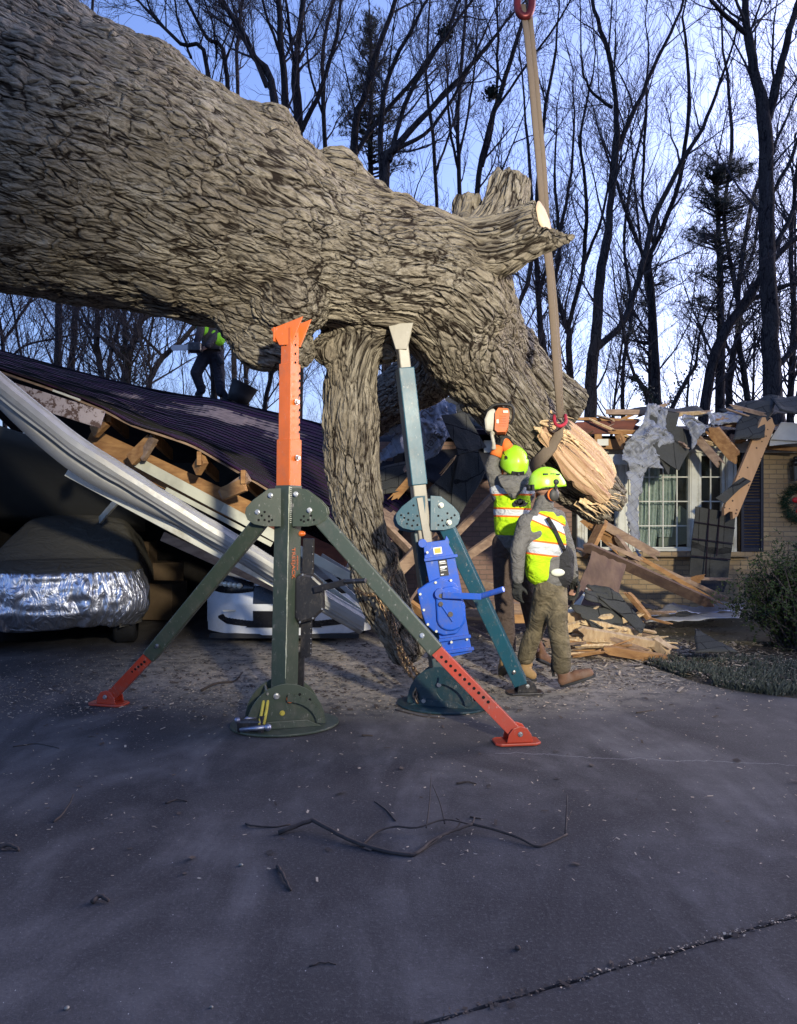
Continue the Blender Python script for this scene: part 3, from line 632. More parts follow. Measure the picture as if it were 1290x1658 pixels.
# --- chain from the broken limb down to the teal stand's base
CH = mat('rusty_chain_steel', (.32,.22,.12), (.10,.06,.045), .45, .85, scale=25)
def link(b, c, d, side, l=.05, r=.0075, w=.03):
    c, d, side = V(c), V(d).normalized(), V(side); side = (side-d*side.dot(d)).normalized(); n = 12; pts = []
    for i in range(n+1):
        a = 2*math.pi*i/n; pts.append(c+d*(math.cos(a)*(l*.62)*(1 if abs(math.cos(a)) < .9 else 1))+side*math.sin(a)*w*.5)
    b.tube(pts, r, 6, False)
def chain(b, pts, pitch=.042):
    pts = [V(p) for p in pts]; cum = [0]
    for i in range(1, len(pts)): cum.append(cum[-1]+(pts[i]-pts[i-1]).length)
    n = int(cum[-1]/pitch)
    for k in range(n+1):
        s = k*pitch; i = max(j for j in range(len(cum)) if cum[j] <= s+1e-9); i = min(i, len(pts)-2); f = (s-cum[i])/(cum[i+1]-cum[i]+1e-9); p = pts[i].lerp(pts[i+1], f); d = pts[i+1]-pts[i]
        sd = d.orthogonal().normalized(); 
        if k % 2: sd = Matrix.Rotation(R(90), 3, d.normalized())@sd
        link(b, p, d, Matrix.Rotation(R(random.uniform(-25,25)), 3, d.normalized())@sd)
b = MB()
hk = V((.12, Y2-.02, .2))
chain(b, [P(p[0], p[1], p[2]) for p in catmull([(640,893,6.55),(641,915,6.47),(633,940,6.43),(630,965,6.4)], 4)])
chain(b, [P(p[0], p[1], p[2]) for p in catmull([(578,955,6.55),(590,962,6.42),(610,962,6.38),(630,958,6.40)], 4)])
chain(b, [P(p[0], p[1], p[2]) for p in catmull([(622,965,6.38),(634,1000,6.36),(645,1035,6.3),(655,1062,6.1),(675,1090,5.85),(684,1104,5.76)], 4)])
chain(b, [P(p[0], p[1], p[2]) for p in catmull([(612,968,6.38),(630,1010,6.36),(643,1045,6.3),(648,1065,6.1),(664,1092,5.85),(682,1106,5.76)], 4)])
chain(b, [P(p[0], p[1], p[2]) for p in catmull([(684,1104,5.76),(672,1120,5.7),(676,1138,5.66)], 4)])
tag(b.build('chain', CH, smooth=True), 'rusty steel chain wrapped round the hanging limb and hooked to the teal stand', 'chain')
# --- lifting sling, shackle and crane hook
TAN = NT('tan_webbing'); c_ = TAN.co((1,1,1)); TAN.col(TAN.mix(TAN.noise(c_, 30, 5, .7), (.17,.128,.092), (.11,.085,.065))); TAN.rough(.9); TAN.bump(TAN.noise(TAN.co((1,1,.08)), 120, 3), .5, .004); TAN = TAN.m
def strap(b, pts, wd, th, nrm=(0,-1,0)):
    pts = [V(p) for p in pts]; n = len(pts); vs = []
    if not hasattr(wd, '__len__'): wd = [wd]*n
    for i, p in enumerate(pts):
        d = (pts[min(i+1, n-1)]-pts[max(i-1, 0)]).normalized(); sd = d.cross(V(nrm)).normalized(); q = sd.cross(d)
        for u, v_ in ((-.5,0),(-.38,-.5),(0,-.62),(.38,-.5),(.5,0),(.38,.5),(-.38,.5)): vs.append(p+sd*u*wd[i]+q*v_*th)
    m = 7; b.add(vs, [(i*m+k, i*m+(k+1) % m, (i+1)*m+(k+1) % m, (i+1)*m+k) for i in range(n-1) for k in range(m)]+[tuple(range(m-1, -1, -1)), tuple((n-1)*m+k for k in range(m))])
sl = thing('lifting_sling', P(908, 682, 6.72), 'long tan webbing sling hanging from the red shackle and choked round the sawn limb', 'sling')
ys = 6.63
b = MB()
strap(b, [P(p[0], p[1], ys+p[2]) for p in ((846,8,.02),(853,60,0),(860,130,0),(866,200,0),(872,265,0),(877,330,.05),(884,400,.1),(889,440,.1),(895,520,.1),(901,600,.1),(906,676,.07))], [.055,.055,.055,.055,.055,.055,.06,.062,.066,.07,.05], .022)
strap(b, [P(p[0], p[1], ys+p[2]) for p in ((856,8,.04),(861,60,.03),(868,130,.03),(874,200,.03),(880,265,.03),(884,330,.08),(888,400,.13),(893,440,.13),(900,520,.13),(905,600,.13),(909,676,.1))], [.052,.05,.05,.05,.05,.05,.05,.052,.056,.06,.045], .022)
b.build('webbing', TAN, sl, smooth=True)
b = MB(); strap(b, [P(p[0], p[1], p[2]) for p in catmull([(912,684,6.72),(905,702,6.74),(893,722,6.78),(878,740,6.82),(864,752,6.95),(855,765,7.2)], 4)], [.05]*4+[.09]*4+[.115]*4+[.12]*4+[.115]*4+[.1], .02, (-.3,-1,.2)); b.build('choker_loop', TAN, sl, smooth=True)
b = MB(); b.tube([P(p[0], p[1], p[2]) for p in catmull([(897,673,6.72),(899,686,6.64),(907,690,6.6),(916,684,6.63),(915,672,6.72)], 3)], .016, 8); b.build('red_keeper', mat('red_webbing', (.4,.02,.04), (.25,.015,.03), .8), sl, smooth=True)
SHK = mat('dark_red_shackle', (.16,.02,.02), (.06,.012,.018), .4, .5)
sh = thing('shackle', P(850, 15, ys), 'dark red bow shackle holding the tan sling at the top of the picture', 'shackle')
b = MB(); b.tube([P(p[0], p[1], ys) for p in catmull([(843,-30),(838,-8),(838,14),(843,24),(850,27),(857,22),(861,6),(859,-12),(857,-34)], 4)], [.034]*33, 12); b.build('bow', SHK, sh, smooth=True)
b = MB(); b.tube([P(834,-34,ys), P(866,-34,ys)], .05, 12); b.build('pin', STEEL, sh, smooth=True)
hk = thing('crane_hook', P(850, -60, ys), 'dark crane hook and wire rope above the shackle', 'hook')
b = MB(); b.tube([P(p[0], p[1], ys) for p in catmull([(872,-60),(868,-42),(850,-30),(834,-46),(836,-66),(850,-90),(850,-120)], 4)], [.02]+[.06]*24, 12); b.build('hook', BLACKP, hk, smooth=True)
b = MB(); b.tube([P(850,-115,ys), P(850,-900,ys)], .02, 8); b.build('wire_rope', STEEL, hk)
# ------------------------------------------------------------------ people
def cloth(name, a, b_, wr=.5, sc_=9, rough=.9, stripes=None, grime=None):
    t = NT(name); co = t.co(); wrn = t.noise(t.co((1,1,1.5), (0,.5,0)), sc_, 3, .5, 1.6); n2 = t.noise(co, 26, 6, .7)
    c = t.mix(t.ramp(n2, [(.35, (0,0,0)), (.7, (1,1,1))]), a, b_)
    if grime: c = t.mix(t.math('MULTIPLY', t.ramp(t.noise(co, 7, 7, .7), [(.48, (0,0,0)), (.62, (1,1,1))]), .7), c, grime)
    if stripes:
        s_ = t.n('ShaderNodeSeparateXYZ'); t.l(co, s_.inputs[0]); X, Y_, Z = s_.outputs
        for (kx, kz, lo, hi, zlo, zhi) in stripes:
            u = t.math('ADD', t.math('MULTIPLY', X, kx), t.math('MULTIPLY', Z, kz)); inz = t.math('MULTIPLY', t.math('GREATER_THAN', Z, zlo), t.math('LESS_THAN', Z, zhi))
            def band(a0, a1): return t.math('MULTIPLY', inz, t.math('MULTIPLY', t.math('GREATER_THAN', u, a0), t.math('LESS_THAN', u, a1)))
            c = t.mix(band(lo-.016, hi+.016), c, (.75,.15,.02)); c = t.mix(band(lo, hi), c, (.48,.50,.51))
    t.col(c); t.rough(rough); t.b.inputs['Specular IOR Level'].default_value = .2
    bn = t.bump(wrn, .75, .05); t.bump(t.noise(co, 90, 3), .25, .002, bn); return t.m
SKIN = mat('skin', (.42,.24,.17), (.36,.19,.13), .55, bump=.1); HAIR = mat('dark_hair', (.03,.02,.015), None, .6, scale=50)
LIMEH = mat('lime_helmet_plastic', (.36,.72,.02), (.31,.65,.02), .32, bump=.05, spec=.5, grime=(.4,.55,.12)); GREYJ = cloth('grey_sweatshirt', (.14,.135,.125), (.10,.096,.09), .6); DARKJ = cloth('black_sweatshirt', (.022,.022,.024), (.03,.03,.03))
BROWNP = cloth('brown_work_trousers', (.11,.09,.055), (.065,.055,.035), grime=(.19,.155,.095), sc_=6); BROWN2 = cloth('dark_brown_trousers', (.075,.055,.045), (.05,.036,.03), sc_=6); NAVYP = cloth('dark_trousers', (.03,.03,.038), (.02,.02,.028))
BOOTB = mat('brown_boot_leather', (.15,.075,.04), (.1,.05,.03), .75, scale=14, grime=(.2,.14,.1)); BOOT_LIT = mat('boot_leather_lit', (.3,.19,.08), (.22,.13,.05), .8, scale=14); GLOVE = cloth('dark_gloves', (.025,.026,.024), (.04,.04,.036)); GORG = mat('orange_cuff', (.75,.17,.03), (.6,.12,.02), .8)  # tan is the brown boot leather again, lightened to paint the lit boot
def vestmat(name, stripes): return cloth(name, (.42,.66,.014), (.36,.58,.012), stripes=stripes, sc_=7)
def hand(segs, wrist, d, palm_n, thumb_side, s=1.0, curl=45, r0=.011):
    """palm, four fingers and thumb as capsules; palm_n is the side the fingers close toward"""
    d, n_, t_ = V(d).normalized(), V(palm_n).normalized(), V(thumb_side).normalized(); n_ = (n_-d*n_.dot(d)).normalized(); t_ = (t_-d*t_.dot(d)-n_*t_.dot(n_)).normalized(); w_ = V(wrist)
    for k in (-1.4,-.5,.5,1.4): segs.append((w_+t_*k*.013*s, .019*s, w_+d*.085*s+t_*k*.020*s, .0145*s))
    for k, ln, cu in ((1.45,.068,curl*.8),(.5,.078,curl),(-.5,.073,curl*1.1),(-1.45,.058,curl*1.25)):
        p = w_+d*.088*s+t_*k*.0205*s; dd = d
        for j, f in enumerate((.42,.33,.25)):
            ang = R(cu*(.7+.4*j)); dd = (dd*math.cos(ang)+n_*math.sin(ang)).normalized() if j or cu > 20 else dd; q = p+dd*ln*f*s*1.1; segs.append((p, (r0-.0012*j)*s, q, (r0-.0012*(j+1))*s)); p = q
            n_2 = n_
    p = w_+d*.025*s+t_*.028*s; dd = (d*.6+t_*.75+n_*.35).normalized(); q = p+dd*.042*s; segs.append((p, .014*s, q, .012*s)); dd = (d*.8+t_*.15+n_*.55).normalized(); segs.append((q, .012*s, q+dd*.036*s, .0095*s))
def headsegs(c, fwd, up=(0,0,1), s=1.0):
    f = V(fwd).normalized(); u = V(up); c = V(c); sd = f.cross(u).normalized(); g = []
    g += [(c+u*.03, .088*s, c-f*.035+u*.03, .09*s), (c+u*.02+f*.02, .078*s, c+f*.035-u*.07, .052*s), (c+f*.05-u*.085, .032*s, c+f*.065-u*.09, .026*s)]
    g += [(c+f*.088+u*.005, .013*s, c+f*.108-u*.028, .014*s), (c+f*.08-u*.058+sd*.018, .012*s, c+f*.08-u*.058-sd*.018, .012*s), (c+f*.08+u*.022+sd*.05, .014*s, c+f*.084+u*.022-sd*.05, .014*s)]
    for k in (-1, 1): g += [(c+sd*k*.078+u*.015, .018*s, c+sd*k*.080-u*.018, .012*s), (c+f*.06-u*.02+sd*k*.035, .026*s, c+f*.05-u*.03+sd*k*.04, .026*s)]
    return g
def eyes(parent, c, f, s=1):
    f = V(f).normalized(); sd = f.cross(V((0,0,1))).normalized()
    for k in (-1, 1):
        b = MB(); b.ball(V(c)+f*.082+sd*k*.032+V((0,0,.005)), .0115); b.build('eye', CREAM, parent, smooth=True)
def helmet(parent, c, fwd, tilt=0, muff=True, m=LIMEH):
    c = V(c); f = V(fwd).normalized(); sd = f.cross(V((0,0,1))).normalized(); u = V((0,0,1)); f = (f*math.cos(tilt)+u*math.sin(tilt)); u = sd.cross(f)
    bs = Matrix((f, sd*-1, u)).transposed(); b = MB(); rows = []; nu, nv_ = 40, 14
    for j in range(nv_+1):
        t = j/nv_*R(100); row = []
        for i in range(nu+1):
            a = 2*math.pi*i/nu; q = V((math.sin(t)*math.cos(a)*.150, math.sin(t)*math.sin(a)*.122, math.cos(t)*.135))
            if math.cos(a) > .2 and j > 9: q.x += .028*(j-9)/5*math.cos(a)      # short brim
            if j > 10: q.z -= .012*(j-10)*(.4-.6*math.cos(a))*.6
            q *= 1+.035*math.exp(-(q.y/.028)**2)*(1 if j < 10 else 0)+.012*math.sin(3*a)**2*(j/nv_)
            row.append(c+bs@q)
        rows.append(row)
    b.grid(rows); h = b.build('helmet', m, parent, smooth=True, solid=.006)
    b = MB()
    for k in (-1, 1):
        for fx_ in (-.06, .0, .05): b.box(c+bs@V((fx_, k*.098, .075)), (.035,.012,.01), bs)
    merge_into(h, b, RUBBER)
    b = MB(); rows = []
    pts = [c+bs@V((.140*math.cos(a), .116*math.sin(a), -.03-.015*(-math.cos(a)))) for a in [2*math.pi*i/28 for i in range(29)]]; b.tube(pts, .011, 6, False); b.build('head_band', BLK, h, smooth=True)
    b = MB(); b.box(c+bs@V((-.142,0,-.035)), (.03,.11,.05), bs); b.ball(c+bs@V((-.16,0,-.035)), .026, sc=(.6,1,1)); b.build('adjuster', RUBBER, h, bevel=.01)
    if muff:
        for k in (-1, 1):
            b = MB(); cc = c+bs@V((.01,k*.118,-.095)); b.ball(cc, .052, 18, 12, (.85,.5,1), bs); mf = b.build('ear_muff', mat('dark_muff', (.04,.038,.035), (.05,.05,.045), .6), h, smooth=True)
            b = MB(); b.cyl(cc+bs@V((0,-k*.018,0)), bs@V((0,1,0)), .054, .016, 20); b.build('orange_ring', GORG, mf, smooth=True, bevel=.004)
            b = MB(); b.tube([cc, c+bs@V((.01,k*.142,-.03)), c+bs@V((.02,k*.13,.02))], .009, 6); b.ball(c+bs@V((.02,k*.132,.01)), .024, sc=(1,.5,1)); b.build('muff_arm', RUBBER, mf, smooth=True)
    return h
def boot(parent, heel, toe, m, s=1.0, shaft=None, pitch=0):
    heel, toe = V(heel), V(toe); d = (toe-heel); L = d.length; d.normalize(); up = V((0,0,1)); sd = d.cross(up).normalized(); u = sd.cross(d).normalized()
    g = [(heel+u*.045+d*.03, .042*s, heel+u*.045+d*L*.6, .043*s), (heel+u*.05+d*L*.5, .046*s, toe+u*.038-d*.045, .040*s), (heel+u*.07+d*.05, .045*s, (shaft if shaft else heel+d*.05+V((0,0,.2))), .052*s)]
    o = blob('boot', g, .011, 3, m, parent)
    b = MB(); pl = []
    for i in range(20):
        a = 2*math.pi*i/20; pl.append((L/2+math.cos(a)*L*.52, math.sin(a)*.047*s))
    b.prism(pl, heel+u*.006, d, sd*-1, .022); b.build('sole', RUBBER, o, bevel=.004); return o
def person(name_loc, label): return thing('person', name_loc, label, 'person')
def shell(g, dr): return [(a, r+dr, c, rc+dr) for a, r, c, rc in g]
# --- worker in front, walking to the right
Yf = 6.2
def q(px, py, dy=0): return P(px, py, Yf+dy)
fw = person(V((1.28, Yf, 0)), 'worker walking right in lime vest, grey sleeves and muddy brown trousers, arms hanging')
shL, shR, hpL, hpR = q(852,846,-.08), q(902,838,.16), q(883,956,-.05), q(898,952,.06)
knR, anR, knL, anL = q(902,1013,-.06), q(912,1082,-.02), q(869,1014,.12), q(848,1070,.2)     # leading leg, trailing leg
torso = [(q(892,938,0), .125, q(887,905,.02), .135), (q(886,905,.02), .145, q(882,868,.04), .150), (q(882,868,.04), .15, q(876,848,.05), .125), (shL, .075, shR, .075), (q(862,868,-.05), .10, q(900,865,.12), .10)]
armL = [(shL, .078, q(838,893,-.14), .066), (q(838,893,-.14), .066, q(838,938,-.12), .050)]; armR = [(shR, .072, q(921,893,.2), .062), (q(921,893,.2), .06, q(928,932,.14), .048)]
legA = [(hpR, .105, q(901,978,-.04), .096), (q(901,978,-.04), .096, knR, .085), (knR, .085, q(908,1050,-.05), .082), (q(908,1050,-.05), .082, q(909,1078,-.03), .080)]
legB = [(hpL, .10, knL, .080), (knL, .08, q(856,1046,.17), .078), (q(856,1046,.17), .078, q(851,1064,.19), .074)]
hc = q(884,790,.02); fwd = V((.93,.3,-.02))
bodyg = shell(torso, -.02)+shell(armL, -.02)+shell(armR, -.02)+shell(legA, -.025)+shell(legB, -.025)+[(q(878,845,.04), .06, q(880,812,.03), .055)]+headsegs(hc, fwd)+[(q(909,1078,-.03), .045, q(914,1098,-.03), .04), (q(855,1066,.19), .04, q(853,1082,.2), .04)]
hand(bodyg, q(837,944,-.12), (-.02,0,-1), (.5,.6,0), (.5,-.7,0), 1.0, 35); hand(bodyg, q(929,936,.14), (.05,0,-1), (-.5,-.3,0), (.5,-.5,0), 1.0, 35)
body = blob('body', bodyg, .013, 2, SKIN, fw); eyes(body, hc, fwd)
jk_ = blob('sweatshirt', torso+armL+armR+[(q(877,834,.05), .095, q(881,814,.03), .082), (q(866,838,.0), .07, q(893,834,.1), .07), (q(886,905,0), .135, q(888,925,0), .13)], .015, 4, GREYJ, fw)
lower = blob('black_shirt_tail', [(q(905,903,.02), .128, q(903,930,.01), .132), (q(896,932,.02), .134, q(893,936,.03), .134)], .014, 3, DARKJ, fw)
blob('trousers', legA+legB+[(hpL+V((.03,.03,-.04)), .10, hpR+V((-.01,0,-.03)), .115), (q(890,950,.01), .13, q(891,958,.01), .13)], .014, 4, BROWNP, fw)
vz = lambda py: H-(py-CY)*Yf/F
VM = vestmat('lime_vest_striped', [(.12,1,vz(898)+.0,vz(880)+.0,0,1.45), (.42,1,vz(852)-.02,vz(838)-.02,vz(868),1.7)])
vest = [(q(875,925,-.01), .128, q(884,884,.02), .160), (q(884,884,.02), .160, q(882,868,.04), .17), (q(882,868,.04), .17, q(876,848,.05), .145)]+[(q(858,852,-.06), .10, q(898,846,.14), .095), (q(868,880,-.06), .095, q(870,915,-.05), .10), (q(886,876,0), .158, q(886,882,0), .158)]
vo_ = blob('vest', vest, .014, 3, VM, fw)
b = MB(); strap(b, [q(886,838,-.12), q(897,856,-.15), q(908,880,-.16), q(914,892,-.14)], .035, .008, (-.2,-1,.1)); b.build('dark_strap', DARKJ, fw, smooth=True)
b = MB(); b.ball(q(903,927,-.13), .052, 18, 12, (1.1,.35,.62)); b.build('white_pouch', CREAM, fw, smooth=True)
hg = []; hand(hg, q(837,944,-.12), (-.02,0,-1), (.5,.6,0), (.5,-.7,0), 1.12, 35, .0125); blob('glove', hg+[(q(837,936,-.12), .042, q(837,948,-.12), .036)], .009, 2, GLOVE, fw)
hg = []; hand(hg, q(929,936,.14), (.05,0,-1), (-.5,-.3,0), (.5,-.5,0), 1.25, 35, .0125); blob('glove', hg+[(q(929,928,.14), .042, q(929,940,.14), .036)], .009, 2, GLOVE, fw)
boot(fw, q(908,1112,-.03), q(964,1094,-.06), BOOTB, 1.05, q(908,1082,-.03)); boot(fw, q(838,1092,.22), q(868,1103,.12), BOOT_LIT, 1, q(853,1075,.2))
b = MB(); b.tube([q(896,1095,.0), q(894,1078,-.0), q(897,1060,-.03)], [.012,.016,.02], 6); b.build('trouser_cord', DARKJ, fw)
helmet(fw, hc+V((.0,0,.035)), fwd, .02)
# --- worker behind, cutting overhead with the chainsaw
Yr = 6.62
def q(px, py, dy=0): return P(px, py, Yr+dy)
rw = person(V((.98, Yr, 0)), 'worker seen from behind raising a chainsaw overhead, lime vest with dark emblem')
sL, sR = q(806,786,.0), q(853,786,.0)
torso = [(q(829,870,0), .145, q(829,825,0), .150), (q(829,825,0), .15, q(830,795,0), .14), (sL, .075, sR, .075), (q(812,800,.02), .10, q(848,800,.02), .10)]
armL = [(sL, .078, q(795,757,-.0), .062), (q(795,757,-.0), .062, q(802,733,-.02), .047)]; armR = [(sR, .075, q(846,757,.06), .062), (q(846,757,.06), .062, q(824,724,-.0), .047)]
legA = [(q(815,880), .105, q(815,960,-.02), .088), (q(815,960,-.02), .088, q(822,1050,.0), .076)]; legB = [(q(843,880,.02), .105, q(852,955,.08), .085), (q(852,955,.08), .085, q(867,1030,.2), .07)]
hc = q(832,754,.0); fwd = V((-.12,1,.35))
WL, WR = q(806,726,-.03), q(817,716,-.01)
bodyg = shell(torso, -.02)+shell(armL, -.018)+shell(armR, -.018)+shell(legA, -.025)+shell(legB, -.025)+[(q(830,795,0), .06, q(831,770,0), .055)]+headsegs(hc, fwd)+[(q(822,1050,0), .04, q(822,1075,0), .04), (q(867,1030,.2), .04, q(868,1050,.2), .04)]
hand(bodyg, WL, (.35,.1,1), (.9,.3,0), (0,1,.2), 1.0, 60); hand(bodyg, WR, (-.5,.1,1), (-.9,.3,0), (0,1,.2), 1.0, 60)
body = blob('body', bodyg, .013, 2, SKIN, rw); eyes(body, hc, fwd)
jk_ = blob('sweatshirt', torso+armL+armR+[(q(829,868,0), .152, q(829,876,0), .152), (q(831,795,.0), .09, q(831,776,-.02), .078), (q(818,784,-.08), .055, q(845,784,-.08), .055), (q(824,790,-.12), .045, q(838,790,-.12), .045), (q(831,800,-.135), .034, q(831,806,-.14), .024)], .014, 3, GREYJ, rw)
blob('trousers', legA+legB+[(q(821,882), .125, q(842,882,.02), .125)], .014, 4, BROWN2, rw)
vz = lambda py: H-(py-CY)*Yr/F
VM2 = vestmat('lime_vest_two_bands', [(0,1,vz(800),vz(781),0,2.6), (.03,1,vz(840)+.03,vz(834)+.05,0,2.6)])
vo_ = blob('vest', [(q(829,858,0), .158, q(829,825,0), .168), (q(829,825,0), .168, q(830,797,0), .158), (q(809,792,0), .093, q(850,792,0), .093)], .014, 3, VM2, rw)
b = MB(); strap(b, [q(820,776,-.12), q(824,790,-.175), q(831,806,-.185), q(838,790,-.175), q(843,776,-.12)], .055, .02, (0,-1,.3)); 
b = MB()
rows = []
for j in range(9):
    v_ = j/8; row = []
    for i in range(11):
        u_ = i/10*2-1; wd = 25*(1-v_**1.6)+.5; row.append(q(831+u_*wd, 770+v_*37-3*abs(u_)*0, -.145-.05*math.sin(v_*2.6)-.03*(1-abs(u_))+(.05 if v_ < .1 else 0)))
    rows.append(row)
b.grid(rows); b.build('hood', GREYJ, rw, smooth=True, solid=.02, sub=1)
b = MB(); ce = q(842,815,-.178)
for (x, z, r_) in ((-.045,-.01,.02),(-.02,-.012,.014),(.01,-.012,.02),(.04,-.01,.016),(.0,.012,.03),(-.035,.012,.018),(.03,.012,.016)): b.cyl(ce+V((x, 0, z)), (0,1,0), r_, .012, 8)
b.box(ce+V((0,0,.0)), (.13,.01,.018)); merge_into(vo_, b, BLK)
for W, dd, nn_ in ((WL, V((.35,.1,1)), V((.9,.3,0))), (WR, V((-.5,.1,1)), V((-.9,.3,0)))):
    hg = []; hand(hg, W, dd, nn_, (0,1,.2), 1.12, 60, .0125); gl = blob('glove', hg, .009, 2, GLOVE, rw); d_ = dd.normalized()
    b = MB(); b.tube([W-d_*.075, W-d_*.03, W+d_*.02], [.054,.05,.042], 16); b.build('orange_cuff', GORG, gl, smooth=True)
boot(rw, q(818,1080,.0), q(812,1094,.2), BOOT_LIT, 1.0, q(822,1055,.0)); boot(rw, q(869,1068,.2), q(890,1078,.32), BOOTB, 1.0, q(868,1040,.2))
helmet(rw, hc+V((0,-.005,.03)), fwd, .22)
# --- chainsaw in his hands
S0 = P(812, 682, Yr-.08); cs = thing('chainsaw', S0, 'orange and white chainsaw held up against the underside of the sawn limb', 'chainsaw')
OR2 = mat('orange_plastic', (.60,.13,.02), (.5,.1,.015), .4, bump=.08, grime=(.25,.12,.06)); BEI = mat('beige_plastic', (.45,.43,.36), (.38,.36,.3), .45, bump=.08, grime=(.2,.18,.14))
U = V((.08,.12,1)).normalized(); Rr = V((1,-.15,-.05)).normalized()
b = MB(); b.prism([(-.055,-.095),(-.03,-.115),(.04,-.11),(.06,-.06),(.065,.06),(.05,.10),(-.035,.105),(-.06,.06)], S0, Rr, U, .13); hs = b.build('engine_cover', OR2, cs, bevel=.018)
b = MB(); 
for k in range(5): b.box(S0+Rr*(-.0+.0*k)+U*(-.05+k*.022)+V((0,-.066,0)), (.06,.006,.007), basis(Rr, V((0,1,0))))
merge_into(hs, b, OR2)
b = MB(); b.box(S0+V((.025,-.068,.075)), (.045,.004,.022)); b.box(S0+V((-.045,-.068,-.01)), (.022,.004,.035)); merge_into(hs, b, CREAM)
b = MB(); b.prism([(-.05,-.1),(.02,-.11),(.035,.08),(.01,.11),(-.04,.08),(-.065,0)], S0-Rr*.085+V((0,.02,0)), Rr, U, .12); b.build('starter_housing', BEI, cs, bevel=.02)
b = MB(); b.tube([tuple(S0+Rr*x+U*z+V((0,y,0))) for x, z, y in catmull([(-.14,.045,.02),(-.13,.09,-.03),(-.08,.135,-.05),(0,.145,-.05),(.07,.135,-.04),(.095,.09,-.02),(.095,.02,.01),(.075,-.02,.03)], 4)], .0125, 8); b.build('front_handle', RUBBER, cs, smooth=True)
b = MB()
for k in range(3): b.tube([S0+Rr*(-.045+k*.04)+U*.13+V((0,0,0)), S0+Rr*(-.02+k*.045)+U*.19+V((0,.05,0))], .006, 6)
b.tube([S0+Rr*(-.05)+U*.16, S0+Rr*(.085)+U*.155], .006, 6); b.tube([S0+Rr*(-.02)+U*.19+V((0,.05,0)), S0+Rr*(.085)+U*.185+V((0,.05,0))], .008, 6); b.build('hand_guard', RUBBER, cs)
b = MB(); b.tube([tuple(S0+Rr*x+U*z+V((0,y,0))) for x, z, y in catmull([(-.07,-.10,0),(-.075,-.13,.0),(-.065,-.17,.0),(-.055,-.21,.01),(-.05,-.25,.03)], 4)], [.03,.028,.024,.02,.017,.016,.016,.016,.016,.016,.016,.016,.017,.018,.02,.022,.022], 10); b.build('rear_handle', BEI, cs, smooth=True)
b = MB(); b.prism([(-.035,0),(.035,0),(.035,.5),(.02,.55),(-.02,.55),(-.035,.5)], S0+V((.03,.06,.02)), (0,0,1), (-.15,1,.35), .007); b.build('guide_bar', STEEL, cs)
# --- worker on the roof
Yt = 12.5
def q(px, py, dy=0): return P(px, py, Yt+dy)
tw = person(q(342,645), 'dark clothed worker with green vest walking on the shingle roof, head hidden behind the trunk')
torso = [(q(342,568), .16, q(342,540), .17), (q(342,540), .17, q(338,512), .16), (q(325,510,-.1), .09, q(352,510,.1), .09)]
armA = [(q(327,512,-.15), .085, q(324,538,-.25), .07), (q(324,538,-.25), .07, q(316,562,-.3), .05)]; armB = [(q(354,512,.1), .085, q(352,540,-.1), .075), (q(352,540,-.1), .07, q(336,560,-.28), .055)]
lgA = [(q(333,574), .12, q(317,604,-.08), .10), (q(317,604,-.08), .095, q(326,632,0), .075)]; lgB = [(q(350,574), .12, q(355,606,0), .10), (q(355,606,0), .095, q(357,636,0), .08)]
hc = q(331,478); bodyg = shell(torso, -.02)+shell(armA, -.02)+shell(armB, -.02)+shell(lgA, -.02)+shell(lgB, -.02)+[(q(336,505), .06, q(333,488), .055)]+headsegs(hc, (-1,-.2,-.2))
hand(bodyg, q(314,565,-.3), (-.8,0,-.4), (0,1,-.6), (0,-.5,1), 1, 50); hand(bodyg, q(334,562,-.28), (-.8,0,-.4), (0,1,-.6), (0,-.5,1), 1, 50)
body = blob('body', bodyg, .018, 2, SKIN, tw); eyes(body, hc, (-1,-.2,-.2))
blob('jacket', torso+armA+armB, .022, 4, NAVYP, tw); blob('trousers', lgA+lgB+[(q(335,572), .14, q(348,572), .14)], .022, 4, NAVYP, tw)
blob('vest', [(q(330,520,-.12), .13, q(328,533,-.14), .11), (q(350,545,-.06), .13, q(353,548,-.06), .13)], .02, 2, cloth('dim_lime_vest', (.16,.42,.03), (.12,.34,.02)), tw)
b = MB(); b.tube([q(352,575,-.17), q(360,590,-.17)], .05, 8); b.box(q(343,567,-.02), (.34,.36,.05)); b.build('tool_belt', BLK, tw, bevel=.01)
for a_, c_ in ((q(328,641), q(316,643)), (q(359,646), q(374,653))): boot(tw, a_, c_, BLK, 1.1, a_+V((0,0,.15)))
helmet(tw, hc+V((0,0,.03)), (-1,-.2,0), 0, False)
b = MB(); cc = q(316,563,-.35); 
c4 = thing('chainsaw', cc, 'small dark chainsaw with grey bar held by the worker on the roof', 'chainsaw')
b.box(cc, (.22,.18,.16)); b.build('engine_cover', BLACKP, c4, bevel=.03)
b = MB(); b.prism([(0,-.045),(-.28,-.045),(-.31,0),(-.28,.045),(0,.045)], cc+V((-.08,-.02,.0)), (1,.1,.05), (0,0,1), .012); b.build('guide_bar', STEEL, c4)
b = MB(); b.tube([cc+V((-.06,-.08,.05)), cc+V((-.06,-.05,.17)), cc+V((-.06,.08,.15))], .014, 6); b.build('handle', RUBBER, c4)
bk = thing('bucket', q(384,655), 'black bucket on the roof beside the worker boots', 'bucket')
b = MB(); c_ = q(383,652,-.1); n = 20; rows = []
for (r_, z) in ((.0,.0),(.17,.0),(.2,.15),(.225,.33),(.235,.34),(.21,.33),(.16,.02),(0,.02)): rows.append([c_+Matrix.Rotation(R(25),3,'Y')@V((r_*math.cos(2*math.pi*i/n), r_*math.sin(2*math.pi*i/n), z)) for i in range(n+1)])
b.grid(rows); b.build('pail', RUBBER, bk, smooth=True)
